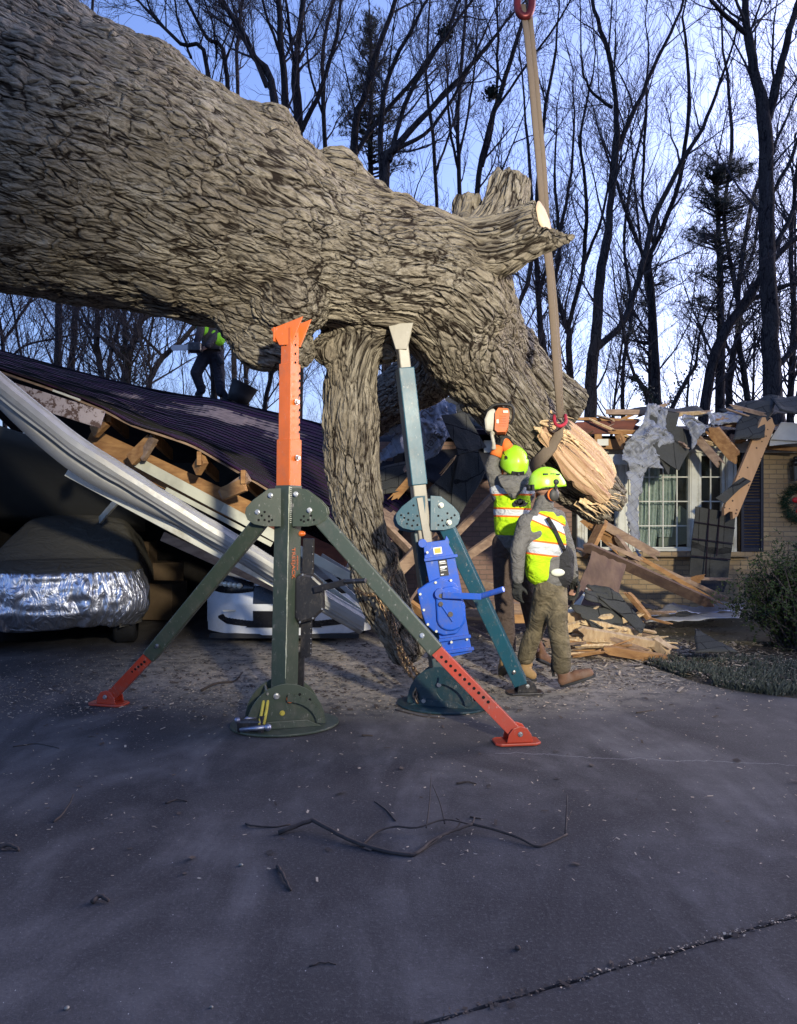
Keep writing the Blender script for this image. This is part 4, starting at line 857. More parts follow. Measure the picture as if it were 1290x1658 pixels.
b = MB(); b.tube([c_+Matrix.Rotation(R(25),3,'Y')@V((.23*math.cos(a), .05, .33+.16*math.sin(a)*.6)) for a in [math.pi*i/10 for i in range(11)]], .006, 5); b.build('handle', STEEL, bk)
# ------------------------------------------------------------------ house
def brickmat(name, a, b_, mortar, wall='XZ'):
    t = NT(name); c0 = t.n('ShaderNodeTexCoord'); s_ = t.n('ShaderNodeSeparateXYZ'); t.l(c0.outputs['Object'], s_.inputs[0]); cb = t.n('ShaderNodeCombineXYZ'); t.l(s_.outputs[0], cb.inputs[0]); t.l(s_.outputs[2], cb.inputs[1])
    bt = t.n('ShaderNodeTexBrick', offset=.5, i_Scale=1.0, i_Mortar_Size=.006, i_Mortar_Smooth=.25, i_Bias=0.0, i_Brick_Width=.205, i_Row_Height=.068)
    bt.inputs['Color1'].default_value = (*a, 1); bt.inputs['Color2'].default_value = (*b_, 1); bt.inputs['Mortar'].default_value = (*mortar, 1)
    wn = t.n('ShaderNodeTexNoise', i_Scale=30.0); t.l(cb.outputs[0], wn.inputs['Vector']); va = t.n('ShaderNodeVectorMath', operation='MULTIPLY_ADD'); t.l(wn.outputs['Color'], va.inputs[0]); va.inputs[1].default_value = (.004,.004,0); t.l(cb.outputs[0], va.inputs[2]); t.l(va.outputs[0], bt.inputs['Vector'])
    co = t.co(); c = t.mix(t.math('MULTIPLY', t.ramp(t.noise(co, 5, 7, .7), [(.42, (0,0,0)), (.7, (1,1,1))]), .5), bt.outputs[0], tuple(x*.55 for x in a)); c = t.mix(t.math('MULTIPLY', t.ramp(t.noise(co, 40, 5, .7), [(.45, (0,0,0)), (.7, (1,1,1))]), .3), c, tuple(x*1.25 for x in a))
    t.col(c); t.rough(.92); h = t.math('SUBTRACT', t.math('MULTIPLY', t.noise(co, 60, 5, .7), .35), bt.outputs['Fac']); t.bump(h, .8, .012); return t.m
BRICK = brickmat('buff_brick', (.36,.26,.14), (.24,.165,.095), (.17,.14,.10)); BRICK_SHADE = brickmat('shaded_brick', (.24,.15,.11), (.18,.11,.085), (.13,.1,.08))  # second brick is a copy of the buff one with shadow put into its colour
WHITE = mat('aged_white_paint', (.62,.62,.54), (.5,.5,.43), .6, grime=(.3,.27,.2), bump=.2); ALU = mat('white_aluminium_gutter', (.40,.40,.38), (.33,.33,.32), .38, .15, grime=(.34,.32,.28), bump=.08)
PEEL = NT('peeling_white_paint'); _c = PEEL.co(); PEEL.col(PEEL.mix(PEEL.ramp(PEEL.noise(_c, 9, 8, .75), [(.50, (0,0,0)), (.54, (1,1,1))]), (.42,.36,.37), (.10,.06,.05))); PEEL.rough(.8); PEEL.bump(PEEL.noise(_c, 30, 5), .5, .006); PEEL = PEEL.m
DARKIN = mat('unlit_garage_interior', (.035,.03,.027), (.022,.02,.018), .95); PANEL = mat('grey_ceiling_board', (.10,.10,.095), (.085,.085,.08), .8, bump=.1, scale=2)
def shinglemat(name, a, b_, uvs=True):
    t = NT(name); co = t.co(kind='UV') if uvs else t.co()
    bt = t.n('ShaderNodeTexBrick', offset=.5, i_Scale=1.0, i_Mortar_Size=.005, i_Mortar_Smooth=.2, i_Brick_Width=.33, i_Row_Height=.14); bt.inputs['Color1'].default_value = (*a, 1); bt.inputs['Color2'].default_value = (*b_, 1); bt.inputs['Mortar'].default_value = (.008,.008,.009, 1); t.l(co, bt.inputs['Vector'])
    oc = t.co(); c = t.mix(t.math('MULTIPLY', t.ramp(t.noise(oc, 160, 4, .8), [(.5, (0,0,0)), (.72, (1,1,1))]), .6), bt.outputs[0], tuple(x*2.6 for x in a)); c = t.mix(t.math('MULTIPLY', t.ramp(t.noise(oc, 3.5, 6, .65), [(.5, (0,0,0)), (.7, (1,1,1))]), .4), c, tuple(x*2 for x in b_))
    t.b.inputs['Specular IOR Level'].default_value = .15; t.col(c); t.rough(.95); t.bump(t.math('SUBTRACT', t.math('MULTIPLY', t.noise(oc, 120, 3), .4), bt.outputs['Fac']), .8, .01); return t.m
SHING = shinglemat('dark_asphalt_shingles', (.035,-.0+.009,.036), (.022,.022,.025)); SHING2 = shinglemat('loose_asphalt_shingles', (.052,.053,.05), (.036,.037,.036), False)
UNDER = NT('grey_roof_underlayment'); _c = UNDER.co((1,1,1), (.3,.6,.4)); _s = UNDER.n('ShaderNodeSeparateXYZ'); UNDER.l(_c, _s.inputs[0])
def gridl(o): return UNDER.math('LESS_THAN', UNDER.math('FRACT', UNDER.math('MULTIPLY', o, 11)), .07)
_g = UNDER.math('MAXIMUM', gridl(_s.outputs[0]), gridl(_s.outputs[2])); _b = UNDER.mix(UNDER.noise(_c, 7, 6, .6), (.27,.285,.31), (.17,.18,.215)); UNDER.col(UNDER.mix(UNDER.math('MULTIPLY', _g, .6), _b, (.1,.1,.12))); UNDER.rough(.6); UNDER.bump(UNDER.noise(_c, 8, 5, .6, ), .8, .05); UNDER = UNDER.m
hs = thing('brick_house', V((3.0, 10.5, 0)), 'brick ranch house whose roof and garage the oak has crushed', 'house')
Yh = 10.5
def wallbox(x0, x1, z0, z1, name, m, y0=Yh, th=.12):
    b = MB(); b.box(((x0+x1)/2, y0+th/2, (z0+z1)/2), (x1-x0, th, z1-z0)); return b.build(name, m, hs)
xr = P(975,0,Yh).x; xw1 = P(1190,0,Yh).x; zs = P(0,893,Yh).z; zt = P(0,733,Yh).z
# house wall behind the workers, in the brick painted dark for shade
wallbox(-.55, xr-.42, -.05, 2.5, 'garage_brick_wall', BRICK_SHADE, Yh+.05); 
wallbox(xr-.42, xw1+.1, -.05, zs, 'wall_below_window', BRICK); wallbox(xw1+.1, 8.5, -.05, 2.45, 'front_wall', BRICK)
wallbox(xr-.42, xw1+.1, zt+.04, 2.45, 'wall_above_window', WHITE, Yh+.02)
b = MB(); b.box(((xr+xw1)/2-.15, Yh-.04, zs+.0-.035), (xw1-xr+.65, .2, .068)); b.build('brick_sill_course', BRICK, hs, bevel=.004)
b = MB(); b.box((4.9, Yh-.06, 2.42), (7.4, .1, .17)); b.build('frieze_board', WHITE, hs, bevel=.003)
b = MB(); b.box((5.9, Yh-.35, 2.53), (1.9, .5, .03)); b.build('soffit', WHITE, hs)
b = MB(); 
for X0, X1, z0, z1 in ((4.95, 6.9, 2.68, 2.56),): b.prism([(X0,z0-.22),(X1,z1-.2),(X1,z1),(X0+.15,z0+.02)], (0, Yh-.62, 0), (1,0,0), (0,0,1), .03)
b.build('eave_gutter', ALU, hs, bevel=.01)
b = MB()
for i in range(3): b.prism([(0,0),(8.2,0),(8.2,3.8),(0,3.8)], (.4 if i == 0 else .4, 10.2, 2.6), (1,0,0), (0,1,.13), .06); break
rf = b.build('collapsed_roof_deck', SHING, hs)
# side and back walls close the house
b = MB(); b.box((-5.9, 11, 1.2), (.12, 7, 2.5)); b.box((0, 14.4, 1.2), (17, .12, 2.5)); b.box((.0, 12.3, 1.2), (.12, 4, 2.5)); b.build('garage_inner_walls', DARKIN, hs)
# windows
GLASS = NT('window_glass'); GLASS.col((.02,.03,.03)); GLASS.rough(.06); GLASS.b.inputs['Transmission Weight'].default_value = .0; GLASS.b.inputs['Alpha'].default_value = .16; GLASS.b.inputs['Specular IOR Level'].default_value = .9; GLASS = GLASS.m
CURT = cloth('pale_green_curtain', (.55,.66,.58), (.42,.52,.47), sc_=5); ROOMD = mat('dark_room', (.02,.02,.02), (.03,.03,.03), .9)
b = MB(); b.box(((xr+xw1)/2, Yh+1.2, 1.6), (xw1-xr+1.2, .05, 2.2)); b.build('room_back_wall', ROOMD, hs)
def window(x0, x1, z0, z1, nx, nz, y=Yh, curtain=True, pane=True, yaw=0):
    fr = .045; b = MB(); cx = (x0+x1)/2; cz = (z0+z1)/2
    for (c, s_) in (((x0+fr/2, y, cz), (fr,.07,z1-z0)), ((x1-fr/2, y, cz), (fr,.07,z1-z0)), ((cx, y, z1-fr/2), (x1-x0-2*fr,.068,fr)), ((cx, y, z0+fr/2), (x1-x0-2*fr,.068,fr))): b.box(c, s_)
    w_ = b.build('window', WHITE, hs, bevel=.003); b = MB()
    for i in range(1, nx): b.box((x0+(x1-x0)*i/nx, y+.0, cz), (.016,.024,z1-z0-2*fr))
    for i in range(1, nz): b.box((cx, y-.002, z0+(z1-z0)*i/nz), (x1-x0-2*fr,.022,.016))
    if nx > 1 or nz > 1: b.build('muntins', WHITE, w_)
    if pane: b = MB(); b.box((cx, y+.016, cz), (x1-x0-2*fr,.004,z1-z0-2*fr)); b.build('pane', GLASS, w_)
    return w_
W = lambda px, py=0: P(px, py, Yh)
w1_ = window(W(1028).x, W(1118).x, zs+.02, zt, 4, 4); w2_ = window(W(1128).x, W(1172).x, zs+.02, zt, 2, 4); w3_ = window(W(945).x, W(1000).x, zs+.02, zt, 2, 4)
for px, ww in ((1123,20),(1181,18),(1006,18),(1020,10),(938,12)): b = MB(); b.box(((W(px).x), Yh-.04, (zs+zt)/2), (ww*Yh/F*.95, .05, zt-zs+.06)); [b.box((W(px).x+o_*ww*Yh/F*.28, Yh-.068, (zs+zt)/2), (.03,.02,zt-zs+.03)) for o_ in (-1, 1)]; b.build('window_casing', WHITE, hs, bevel=.004)
b = MB(); b.box(((W(1028).x+W(1118).x)/2, Yh-.05, zs+.03), (W(1118).x-W(1028).x+.1,.14,.04)); b.build('window_sill', WHITE, hs, bevel=.004)
# curtains: gathered cloth behind the centre window
def curtain(x0, x1, z0, z1, sd):
    r = random.Random(sd); rows = []
    for j in range(13):
        v_ = j/12; row = []
        for i in range(41):
            u_ = i/40; xx_ = x0+(x1-x0)*(u_*(1-.25*v_)+.1*v_*math.sin(3*v_)); row.append((xx_, Yh+.22+.035*math.sin(u_*38+sd+2*math.sin(v_*2))+.02*math.sin(u_*13+v_*3), z1+(z0-z1)*v_))
        rows.append(row)
    b = MB(); b.grid(rows); return b.build('curtain', CURT, hs, smooth=True)
curtain(W(1034).x, W(1080).x, zs+.02, zt, 1); curtain(W(1072).x, W(1104).x, zs+.2, zt-.3, 4); 
b = MB(); b.prism([(0,0),(.42,.05),(.45,.5),(.3,.62),(.22,.3),(.0,.12)], (W(1078).x, Yh+.3, zs+.05), (1,0,0), (0,0,1), .02); b.build('fallen_blind', mat('green_blind', (.26,.32,.26), (.2,.25,.2), .8), hs)
# shutter
sx0, sx1, sz0, sz1 = W(1198).x, W(1234).x, P(0,893,Yh).z, P(0,728,Yh).z; NAVY = mat('navy_black_shutter_paint', (.006,.008,.018), (.01,.012,.026), .45)
b = MB()
for c, s_ in ((((sx0+.02), 0), .04), (((sx1-.02), 0), .04)): b.box((c[0], Yh-.025, (sz0+sz1)/2), (.04,.035,sz1-sz0))
for z in (sz0+.03, (sz0+sz1)/2, sz1-.03): b.box(((sx0+sx1)/2, Yh-.025, z), (sx1-sx0-.08,-.0+.009,.06))
shu = b.build('shutter', NAVY, hs, bevel=.003); b = MB(); z = sz0+.08
while z < sz1-.08:
    b.box(((sx0+sx1)/2, Yh-.02, z), (sx1-sx0-.08,.012,.036), Matrix.Rotation(R(-35),3,'X')); z += .042
merge_into(shu, b, NAVY)
# wall lantern and wreath by the door
lt = thing('wall_lantern', P(1287, 760, Yh-.1), 'black iron lantern fixed on the brick wall at the right edge', 'lantern')
b = MB(); lc = P(1288, 762, Yh-.14); b.ball(lc+V((0,0,.11)), .065, sc=(1,1,.7)); b.ball(lc+V((0,0,.17)), .035)
for sx_ in (-1, 1):
    for sy_ in (-1, 1): b.beam(lc+V((sx_*.055, sy_*.055, .08)), lc+V((sx_*.04, sy_*.04, -.13)), .012, .012)
b.box(lc+V((0,0,-.135)), (.1,.1,.015)); b.beam(lc+V((0,0,.1)), lc+V((0,.15,.06)), .02, .02); b.build('iron_frame', BLACKP, lt); b = MB(); b.box(lc-V((0,0,.03)), (.075,.075,.18)); b.build('glass', mat('smoky_glass', (.08,.08,.07), (.06,.06,.05), .2), lt)
wr = thing('christmas_wreath', P(1292, 815, Yh-.08), 'green wreath with red bow hanging on the brick wall', 'wreath'); b = MB(); wc = P(1296, 815, Yh-.06); r = random.Random(5)
LEAFD = mat('dark_evergreen_needles', (.012,.035,.015), (.02,.05,.02), .7, scale=20, bump=0)
for i in range(1900):
    a = r.uniform(0, 2*math.pi); rr_ = .21+r.gauss(0,.035); p = wc+V((rr_*math.cos(a), r.uniform(-.05,.04), rr_*math.sin(a)*1.08)); d = V((r.gauss(0,1)+math.cos(a)*.8, r.gauss(0,1), r.gauss(0,1)+math.sin(a)*.8)).normalized()*.055; s_ = d.orthogonal().normalized()*.006
    b.add([p-s_, p+s_, p+d], [(0,1,2)])
b.build('greenery', LEAFD, wr); b = MB(); rb_ = wc+V((-.04,-.07,.02))
for sx_ in (-1, 1): b.ball(rb_+V((sx_*.06,0,.025)), .05, sc=(1.1,.5,.8)); b.beam(rb_, rb_+V((sx_*.05,0,-.15)), .035, .008, (0,1,0))
b.ball(rb_, .028); b.build('red_bow', mat('red_ribbon', (.55,.01,.015), (.4,.01,.012), .5), wr, smooth=True)
# ------------------------------------------------------------------ garage roof, bent down by the trunk
cr = thing('garage_roof', V((-3.5, 9, 0)), 'sagging dark shingle roof of the crushed garage, torn open along its eave', 'roof')
eave = catmull([(-160,560,6.9),(-60,580,6.95),(0,600,7.0),(70,622,7.05),(150,652,7.15),(225,690,7.25),(300,716,7.4),(370,752,7.55),(450,800,7.75),(530,850,8.0),(610,900,8.3)], 6)
ridge = catmull([(-160,530,12.2),(-60,552,12.2),(0,569,12.2),(100,596,12.2),(200,622,12.2),(290,640,12.2),(350,648,12.2),(420,664,12.1),(525,690,11.9),(610,720,11.6),(680,760,11.2)], 6)
me_v = []; me_f = []; uvs = []; NR = 27; n = len(eave); rr = random.Random(2)
def rp_(i, t_):
    a, b_ = P(*eave[i]), P(*ridge[i]); p = a.lerp(b_, t_); sag = math.sin(math.pi*t_)*(.10+.16*max(0, (i/n-.3))); p.z -= sag; p.z += .03*noise.noise((p.x*.9, p.y*.9, 0))+.015*noise.noise((p.x*3, p.y*3, 5))
    bk_ = max(0, 1-abs(i/n-.62)/.2); p.z += .07*bk_*math.sin(t_*14)*math.exp(-t_*2.5); return p
for k in range(NR+1):
    for lift in ((0, -.0+.009) if 0 < k else (-.0+.009,)):
        for i in range(n):
            t_ = k/NR
            if k == 0: t_ = .008*rr.random()
            p = rp_(i, t_); p.z += .006*noise.noise((i*.5, k*1.7, 2)); p.z += (0 if lift > .005 and k > 0 else 0)+(lift if k == 0 or lift else -.004); me_v.append(p); uvs.append((i*.17, t_*5.4))
rows_n = len(me_v)//n
me_f = [(j*n+i, j*n+i+1, (j+1)*n+i+1, (j+1)*n+i) for j in range(rows_n-1) for i in range(n-1)]
b = MB(); b.add(me_v, me_f); so = b.build('shingles', SHING, cr); ul = so.data.uv_layers.new(name='UVMap')
so.data.materials.append(mat('shingle_butt_edge', (.010,.011,.008), None, .95, bump=0))
for fi_, pg in enumerate(so.data.polygons):
    if (fi_//(n-1)) % 2 == 0 and 0: pg.material_index = 1
for pg in so.data.polygons:
    zz = [me_v[v].z for v in pg.vertices]; ys_ = [me_v[v].y for v in pg.vertices]
    if max(ys_)-min(ys_) < .03: pg.material_index = 1
for lp in so.data.loops: ul.data[lp.index].uv = uvs[lp.vertex_index]
so.modifiers.new('t', 'SOLIDIFY').thickness = .012
b = MB(); rws = [[rp_(i, t_)-V((0,0,.035)) for i in range(n)] for t_ in (.012,.3,.6,.98)]; b.grid(rws); b.build('roof_deck', LUMB2, cr, solid=.02)
# ridge cap and far slope
b = MB()
b.grid([[P(*ridge[i])+V((0,0,.02)) for i in range(n)], [P(*ridge[i])+V((0,3.5,-1.3)) for i in range(n)]]); b.build('rear_slope', SHING, cr, solid=.02)
# rafters, blocking, fascia seen through the torn eave
def bd(name, a, c, w_, h_, m, par, up=(0,0,1)): b = MB(); b.beam(a, c, w_, h_, up); return b.build(name, m, par, bevel=.003)
bd('fascia_board', P(20,634,6.98), P(166,680,7.12), .03, .17, PEEL, cr, (0,0,1))
bd('drip_edge', P(85,632,6.94), P(130,648,7.0), .01, .02, WHITE, cr)
bd('header_board', P(142,712,7.85), P(442,850,8.15), .05, .27, LUMB, cr); bd('header_board', P(425,850,8.0), P(560,915,8.3), .05, .25, RED, cr)
for (x0, y0, x1, y1) in ((152,700,172,680),(212,745,246,712),(318,762,330,742),(360,800,396,785)):
    bd('rafter_tail', P(x0, y0, 7.65), P(x1, y1, 7.55), .06, .13, LUMB, cr)
for (px, py) in ((176,672),(247,706),(322,742),(393,772),(455,815)): bd('rafter', P(px, py, 7.5), P(px+30, py-8, 9.6)-V((0,0,.3)), .045, .14, LUMB, cr)
bd('broken_stud', P(230,742,7.6), P(250,708,7.5), .05, .09, LUMB2, cr); bd('broken_stud', P(358,802,7.7), P(402,772,7.6), .06, .1, LUMB2, cr)
bd('broken_stud', P(128,735,7.6), P(144,728,7.55), .05, .12, LUMB, cr)
# fallen gutter and soffit strips
gt = thing('gutter', P(300, 830, 7.3), 'long white aluminium gutter peeled off the eave and sagging across the garage opening', 'gutter')
gc = catmull([(-140,530,6.2),(-60,575,6.3),(0,628,6.4),(60,676,6.55),(130,730,6.75),(210,780,6.95),(300,836,7.15),(400,896,7.35),(500,957,7.55),(590,1010,7.7)], 6)
prof = [(0,.085),(-.012,.082),(-.02,.07),(-.05,.05),(-.06,.015),(-.055,-.015),(-.035,-.035),(-.035,-.048),(-.01,-.056),(.05,-.06)]
rows = []
for i, g in enumerate(gc):
    s_ = i/len(gc); p = P(*g); tw_ = -.1+.6*s_; sc_ = 1.45-.25*s_; rows.append([p+V((.12*z*sc_+.0*y, y*sc_*math.cos(tw_)-z*math.sin(tw_)*.6, z*sc_*1.1+.01*noise.noise((p.x*5,z*20,1))+.3*y*math.sin(tw_))) for y, z in prof])
b = MB(); b.grid([list(x) for x in zip(*rows)]); b.build('trough', ALU, gt, smooth=False, solid=.006)
b = MB(); rows = []
for i, g in enumerate(gc): 
    p = P(*g); s_ = i/len(gc); hh = .03+.11*math.sin(min(1, max(0,(s_-.15)/.5))*math.pi)**1; rows.append([p+V((-.02,.06,-.085)), p+V((-.05,.10,-.10-hh))])
b.grid([list(x) for x in zip(*rows)]); b.build('torn_flashing', ALU, gt, smooth=True, solid=.004)
SOF = woodm('white_grooved_soffit', (.55,.56,.46), (.47,.47,.39), 3, (1,1,1), .1)
pl_ = thing('soffit_strip', P(400, 850, 7.4), 'pale vinyl soffit strips hanging beneath the splintered garage header', 'soffit')
bd('vinyl_strip', P(222,748,7.72), P(445,868,7.95), .03, .11, SOF, pl_); bd('vinyl_strip', P(268,792,7.6), P(440,882,7.8), .03, .05, SOF, pl_); bd('vinyl_strip', P(360,822,7.68), P(600,955,8.0), .02, .10, SOF, pl_)
bt_ = bd('trim_board', P(108,764,7.0), P(470,958,7.7), .03, .085, WHITE, None); tag(bt_, 'narrow white trim board fallen below the gutter in the garage opening', 'board')
bt_ = bd('trim_board', P(263,868,7.9), P(470,962,8.1), .06, .10, LUMB2, None); tag(bt_, 'bare brown timber hanging over the white car bonnet', 'board')
for k, (a, c, w_) in enumerate((((505,905,8.0),(600,990,7.8),.05),((500,930,7.9),(598,1004,7.75),.09),((520,900,8.1),(585,940,8.0),.06),((500,960,7.8),(600,1000,7.7),.05),((560,930,8.05),(600,985,7.9),.12))):
    tag(bd('crumpled_strip', P(*a), P(*c), .02, w_, SOF if k % 2 else ALU, None), ['thin white strip','wide white strip','short bent strip','low white strip','grey end strip'][k]+' crumpled over the right side of the white car', 'metal strip')
# grey ceiling board hanging in the garage, edge trim
cb_ = MB(); rows = []
for j in range(8):
    v_ = j/7; rows.append([P(-160+u_*(395-150*0)*1.0, 640+u_*125+v_*(205-110*u_), 8.2+v_*2.4+.12*math.sin(v_*5)) for u_ in [i/12 for i in range(13)]])
cb_.grid(rows); tag(cb_.build('ceiling_board', PANEL, None, smooth=True, solid=.02), 'sagging grey ceiling board above the covered car', 'ceiling board')
bd('corner_bead', P(162,842,9.2), P(192,808,8.6), .03, .09, WHITE, cr)
# junk in the garage
for k, (px, py, Y, w_, h_) in enumerate(((250,985,10.4,.75,.5),(215,900,11.2,.6,.45),(270,930,11.5,.5,.4))):
    c_ = G(px, 829+1800/Y); b = MB(); b.box((P(px,0,Y).x, Y, P(0,py,Y).z if k else .27), (w_,.5,h_), Matrix.Rotation(R(12*k-8),3,'Z')); tag(b.build('cardboard_box', mat('brown_cardboard%d' % k, (.10,.068,.038), (.08,.052,.03), .9), None, bevel=.01), ['lower brown carton','upper left brown carton','small brown carton'][k]+' stored in the dark garage between the two cars', 'box')
# ------------------------------------------------------------------ covered car
cc_ = thing('covered_car', V((-3.72, 9.2, 0)), 'car under a fabric cover with crinkled silver foil skirt in the garage', 'car')
FOIL = NT('silver_foil'); _c = FOIL.co((1,1,.45)); FOIL.col(FOIL.mix(FOIL.noise(_c, 6, 5), (.62,.64,.70), (.42,.43,.47))); FOIL.b.inputs['Metallic'].default_value = .92; FOIL.rough(.38)
v1 = FOIL.n('ShaderNodeTexVoronoi', feature='F1', i_Scale=6.0); FOIL.l(FOIL.co((1,1,.5)), v1.inputs['Vector']); FOIL.bump(FOIL.math('ADD', FOIL.math('MULTIPLY', v1.outputs['Distance'], .5), FOIL.math('MULTIPLY', FOIL.noise(FOIL.co((1,1,.3)), 7, 3, .5, 2.0), 1.6)), .6, .05); FOIL = FOIL.m
COVER = cloth('grey_car_cover', (.105,.10,.085), (.085,.08,.07), sc_=3)
def carcover(x0, x1, yF, length, prof):
    """prof: list of (distance back from the nose, height); section narrows to the top"""
    xs = (x0+x1)/2; hw = (x1-x0)/2; rows = []; NU = 96
    def sec(y, zt_, wtop, zb=.2, nose=0): pass
    return xs, hw
xs, hw = -3.80, .93
prof = [(0,.62),(.06,.74),(.25,.82),(1.05,.93),(1.25,.98),(1.95,1.40),(2.5,1.47),(3.4,1.44),(4.1,1.05),(4.6,.95),(4.7,.5)]
pr = catmull(prof, 5); rows = []
for (d, zt_) in pr:
    y = 7.85+d; fr_ = min(1, .80+.2*min(1, d/.35)); wl_ = hw*fr_; top_w = wl_*(.98 if zt_ < 1 else .98-.32*(zt_-1)/.45); row = []
    for i in range(61):
        u_ = i/60*2-1; a = abs(u_); sg = 1 if u_ >= 0 else -1
        if a < .62: s_ = a/.62; xx_ = top_w*s_*.93; zz_ = zt_-.05*s_**3
        else: s_ = (a-.62)/.38; xx_ = top_w*.93+(wl_*1.0-top_w*.93)*math.sin(s_*math.pi/2); zz_ = zt_-.05-(zt_-.05-.24)*s_**1.3; 
        row.append((xs+sg*xx_+.012*noise.noise((sg*3+y*4, zz_*5, 1)), y+.015*noise.noise((xx_*5, zz_*4, 2))+(.0), zz_+.008*noise.noise((xx_*4, y*4, 3))))
    rows.append(row)
b = MB(); b.grid(rows); b.build('fabric_cover', COVER, cc_, smooth=True)
# foil skirt wraps the front bumper
rows = []; r = random.Random(3)
for j in range(34):
    v_ = j/33; z = .86-v_*.60; row = []
    for i in range(260):
        a = math.pi*(i/259); ca, sa = math.cos(a), math.sin(a); px_ = -math.copysign(abs(ca)**.42, ca)*hw*(1.02+.03*math.sin(v_*3)); py_ = -abs(sa)**.55*.42
        fold = .022*math.sin(i*.45+3*noise.noise((i*.05,v_*2,0)))*v_+.035*noise.noise((i*.09, v_*3.0, 7))*(.4+v_)+.018*noise.noise((i*.3, v_*7, 2))+.03*v_*v_*noise.noise((i*.16, 3, 2))
        bulge = .06*math.sin(v_*math.pi)-.09*max(0, v_-.72)/.28; row.append((xs+px_*(1+bulge)+ca*fold, 8.14+py_-bulge-fold*1.3, z+.06*noise.noise((i*.06, 0, 4))*v_**3+.02*noise.noise((i*.08,v_*3,9))))
    rows.append(row)
b = MB(); b.grid(rows); b.build('foil_skirt', FOIL, cc_, smooth=True, solid=.004)
def wheel(par, c, rr_=.33, wd=.22):
    b = MB(); c = V(c); n = 32; rows = []
    for (x, r_) in ((-wd/2,rr_*.62),(-wd/2,rr_*.9),(-wd/2+.03,rr_),(wd/2-.03,rr_),(wd/2,rr_*.9),(wd/2,rr_*.62)): rows.append([c+V((x, r_*math.cos(2*math.pi*i/n), r_*math.sin(2*math.pi*i/n))) for i in range(n+1)])
    b.grid(rows); t_ = b.build('wheel', RUBBER, par, smooth=True); b = MB(); b.cyl(c, (1,0,0), rr_*.62, wd*.7, 24); b.build('rim', STEEL, t_); return t_
for x, y in ((xs+.76, 8.35), (xs-.76, 8.35), (xs+.74, 11.3), (xs-.74, 11.3)): wheel(cc_, (x, y, .32), .32, .24)
b = MB(); b.box((xs, 10.2, .36), (1.5, 4.0, .25)); b.box((xs, 8.3, .3), (1.3, .3, .15)); b.build('underbody', RUBBER, cc_)
cc_.rotation_euler = (0, 0, R(15)); cc_.location.x -= .30
# ------------------------------------------------------------------ white car under the wreck
wc_ = thing('white_car', V((-1.3, 10.4, 0)), 'white car crushed beneath the fallen gutter and garage roof', 'car'); WP = mat('white_car_paint', (.66,.67,.68), (.62,.63,.64), .22, bump=0, spec=.6, grime=(.5,.49,.46)); GBK = mat('gloss_black_trim', (.01,.01,.012), (.014,.014,.016), .25, bump=0)
wx, hw = -1.3, .97
def bump_y(u_, z): return 8.42+.42*abs(u_)**3.2+.10*max(0, z-.45)*1.6-.03*math.sin((z-.1)*5)
def frontgrid(u0, u1, z0, z1, dy=0, nu=26, nz=10, warp=None):
    rows = []
    for j in range(nz+1):
        z = z0+(z1-z0)*j/nz; row = []
        for i in range(nu+1):
            u_ = u0+(u1-u0)*i/nu; zz_ = z
            if warp: zz_ = warp(u_, z)
            row.append((wx+u_*hw, bump_y(u_, zz_)+dy, zz_))
        rows.append(row)
    b = MB(); b.grid(rows); return b
frontgrid(-1, 1, .10, .72, 0, 50, 22).build('front_bumper', WP, wc_, smooth=True)
rows = []
for j in range(22):
    d = j/21; y = 8.50+d*1.25; row = []
    for i in range(31):
        u_ = i/30*2-1; row.append((wx+u_*hw*(.93+.05*d), y+.42*abs(u_)**3.2*(1-d), .70+.20*d**.7-.07*u_*u_+.02*math.cos(u_*9)*(1-abs(u_))-.05*max(0, u_)*(1+math.sin(9*d)) ))
    rows.append(row)
b = MB(); b.grid(rows); b.build('bonnet', WP, wc_, smooth=True)
for sg in (-1, 1):
    rows = []
    for j in range(14):
        z = .2+.62*j/13; row = []
        for i in range(22):
            y = 8.82+i*.19; dw = math.hypot(y-9.25, z-.33); xx_ = wx+sg*(hw*(1-.06*(z > .6)*(z-.6)*4)); row.append((xx_, y, z if not (dw < .37) else z+(.37-dw)*.9))
        rows.append(row)
    b = MB(); b.grid(rows); b.build('side_panel', WP, wc_, smooth=True, solid=.01); wheel(wc_, (wx+sg*.80, 9.25, .33), .33, .22); wheel(wc_, (wx+sg*.80, 11.9, .33), .33, .22)
b = MB(); rows = [[(wx+u_*.78*(1-.1*v_), 9.75+.7*v_, .9+.5*v_) for u_ in (-1,-.5,0,.5,1)] for v_ in (0,.5,1)]; b.grid(rows); b.build('windscreen', GBK, wc_, smooth=True)
b = MB(); rows = [[(wx+u_*.70, 10.45+1.6*v_, 1.4-.1*v_*v_) for u_ in (-1,0,1)] for v_ in (0,.5,1)]; b.grid(rows); b.build('car_roof', WP, wc_, smooth=True)
HL = NT('clear_headlamp'); HL.col((.75,.73,.62)); HL.b.inputs['Metallic'].default_value = .2; HL.rough(.18); HL = HL.m
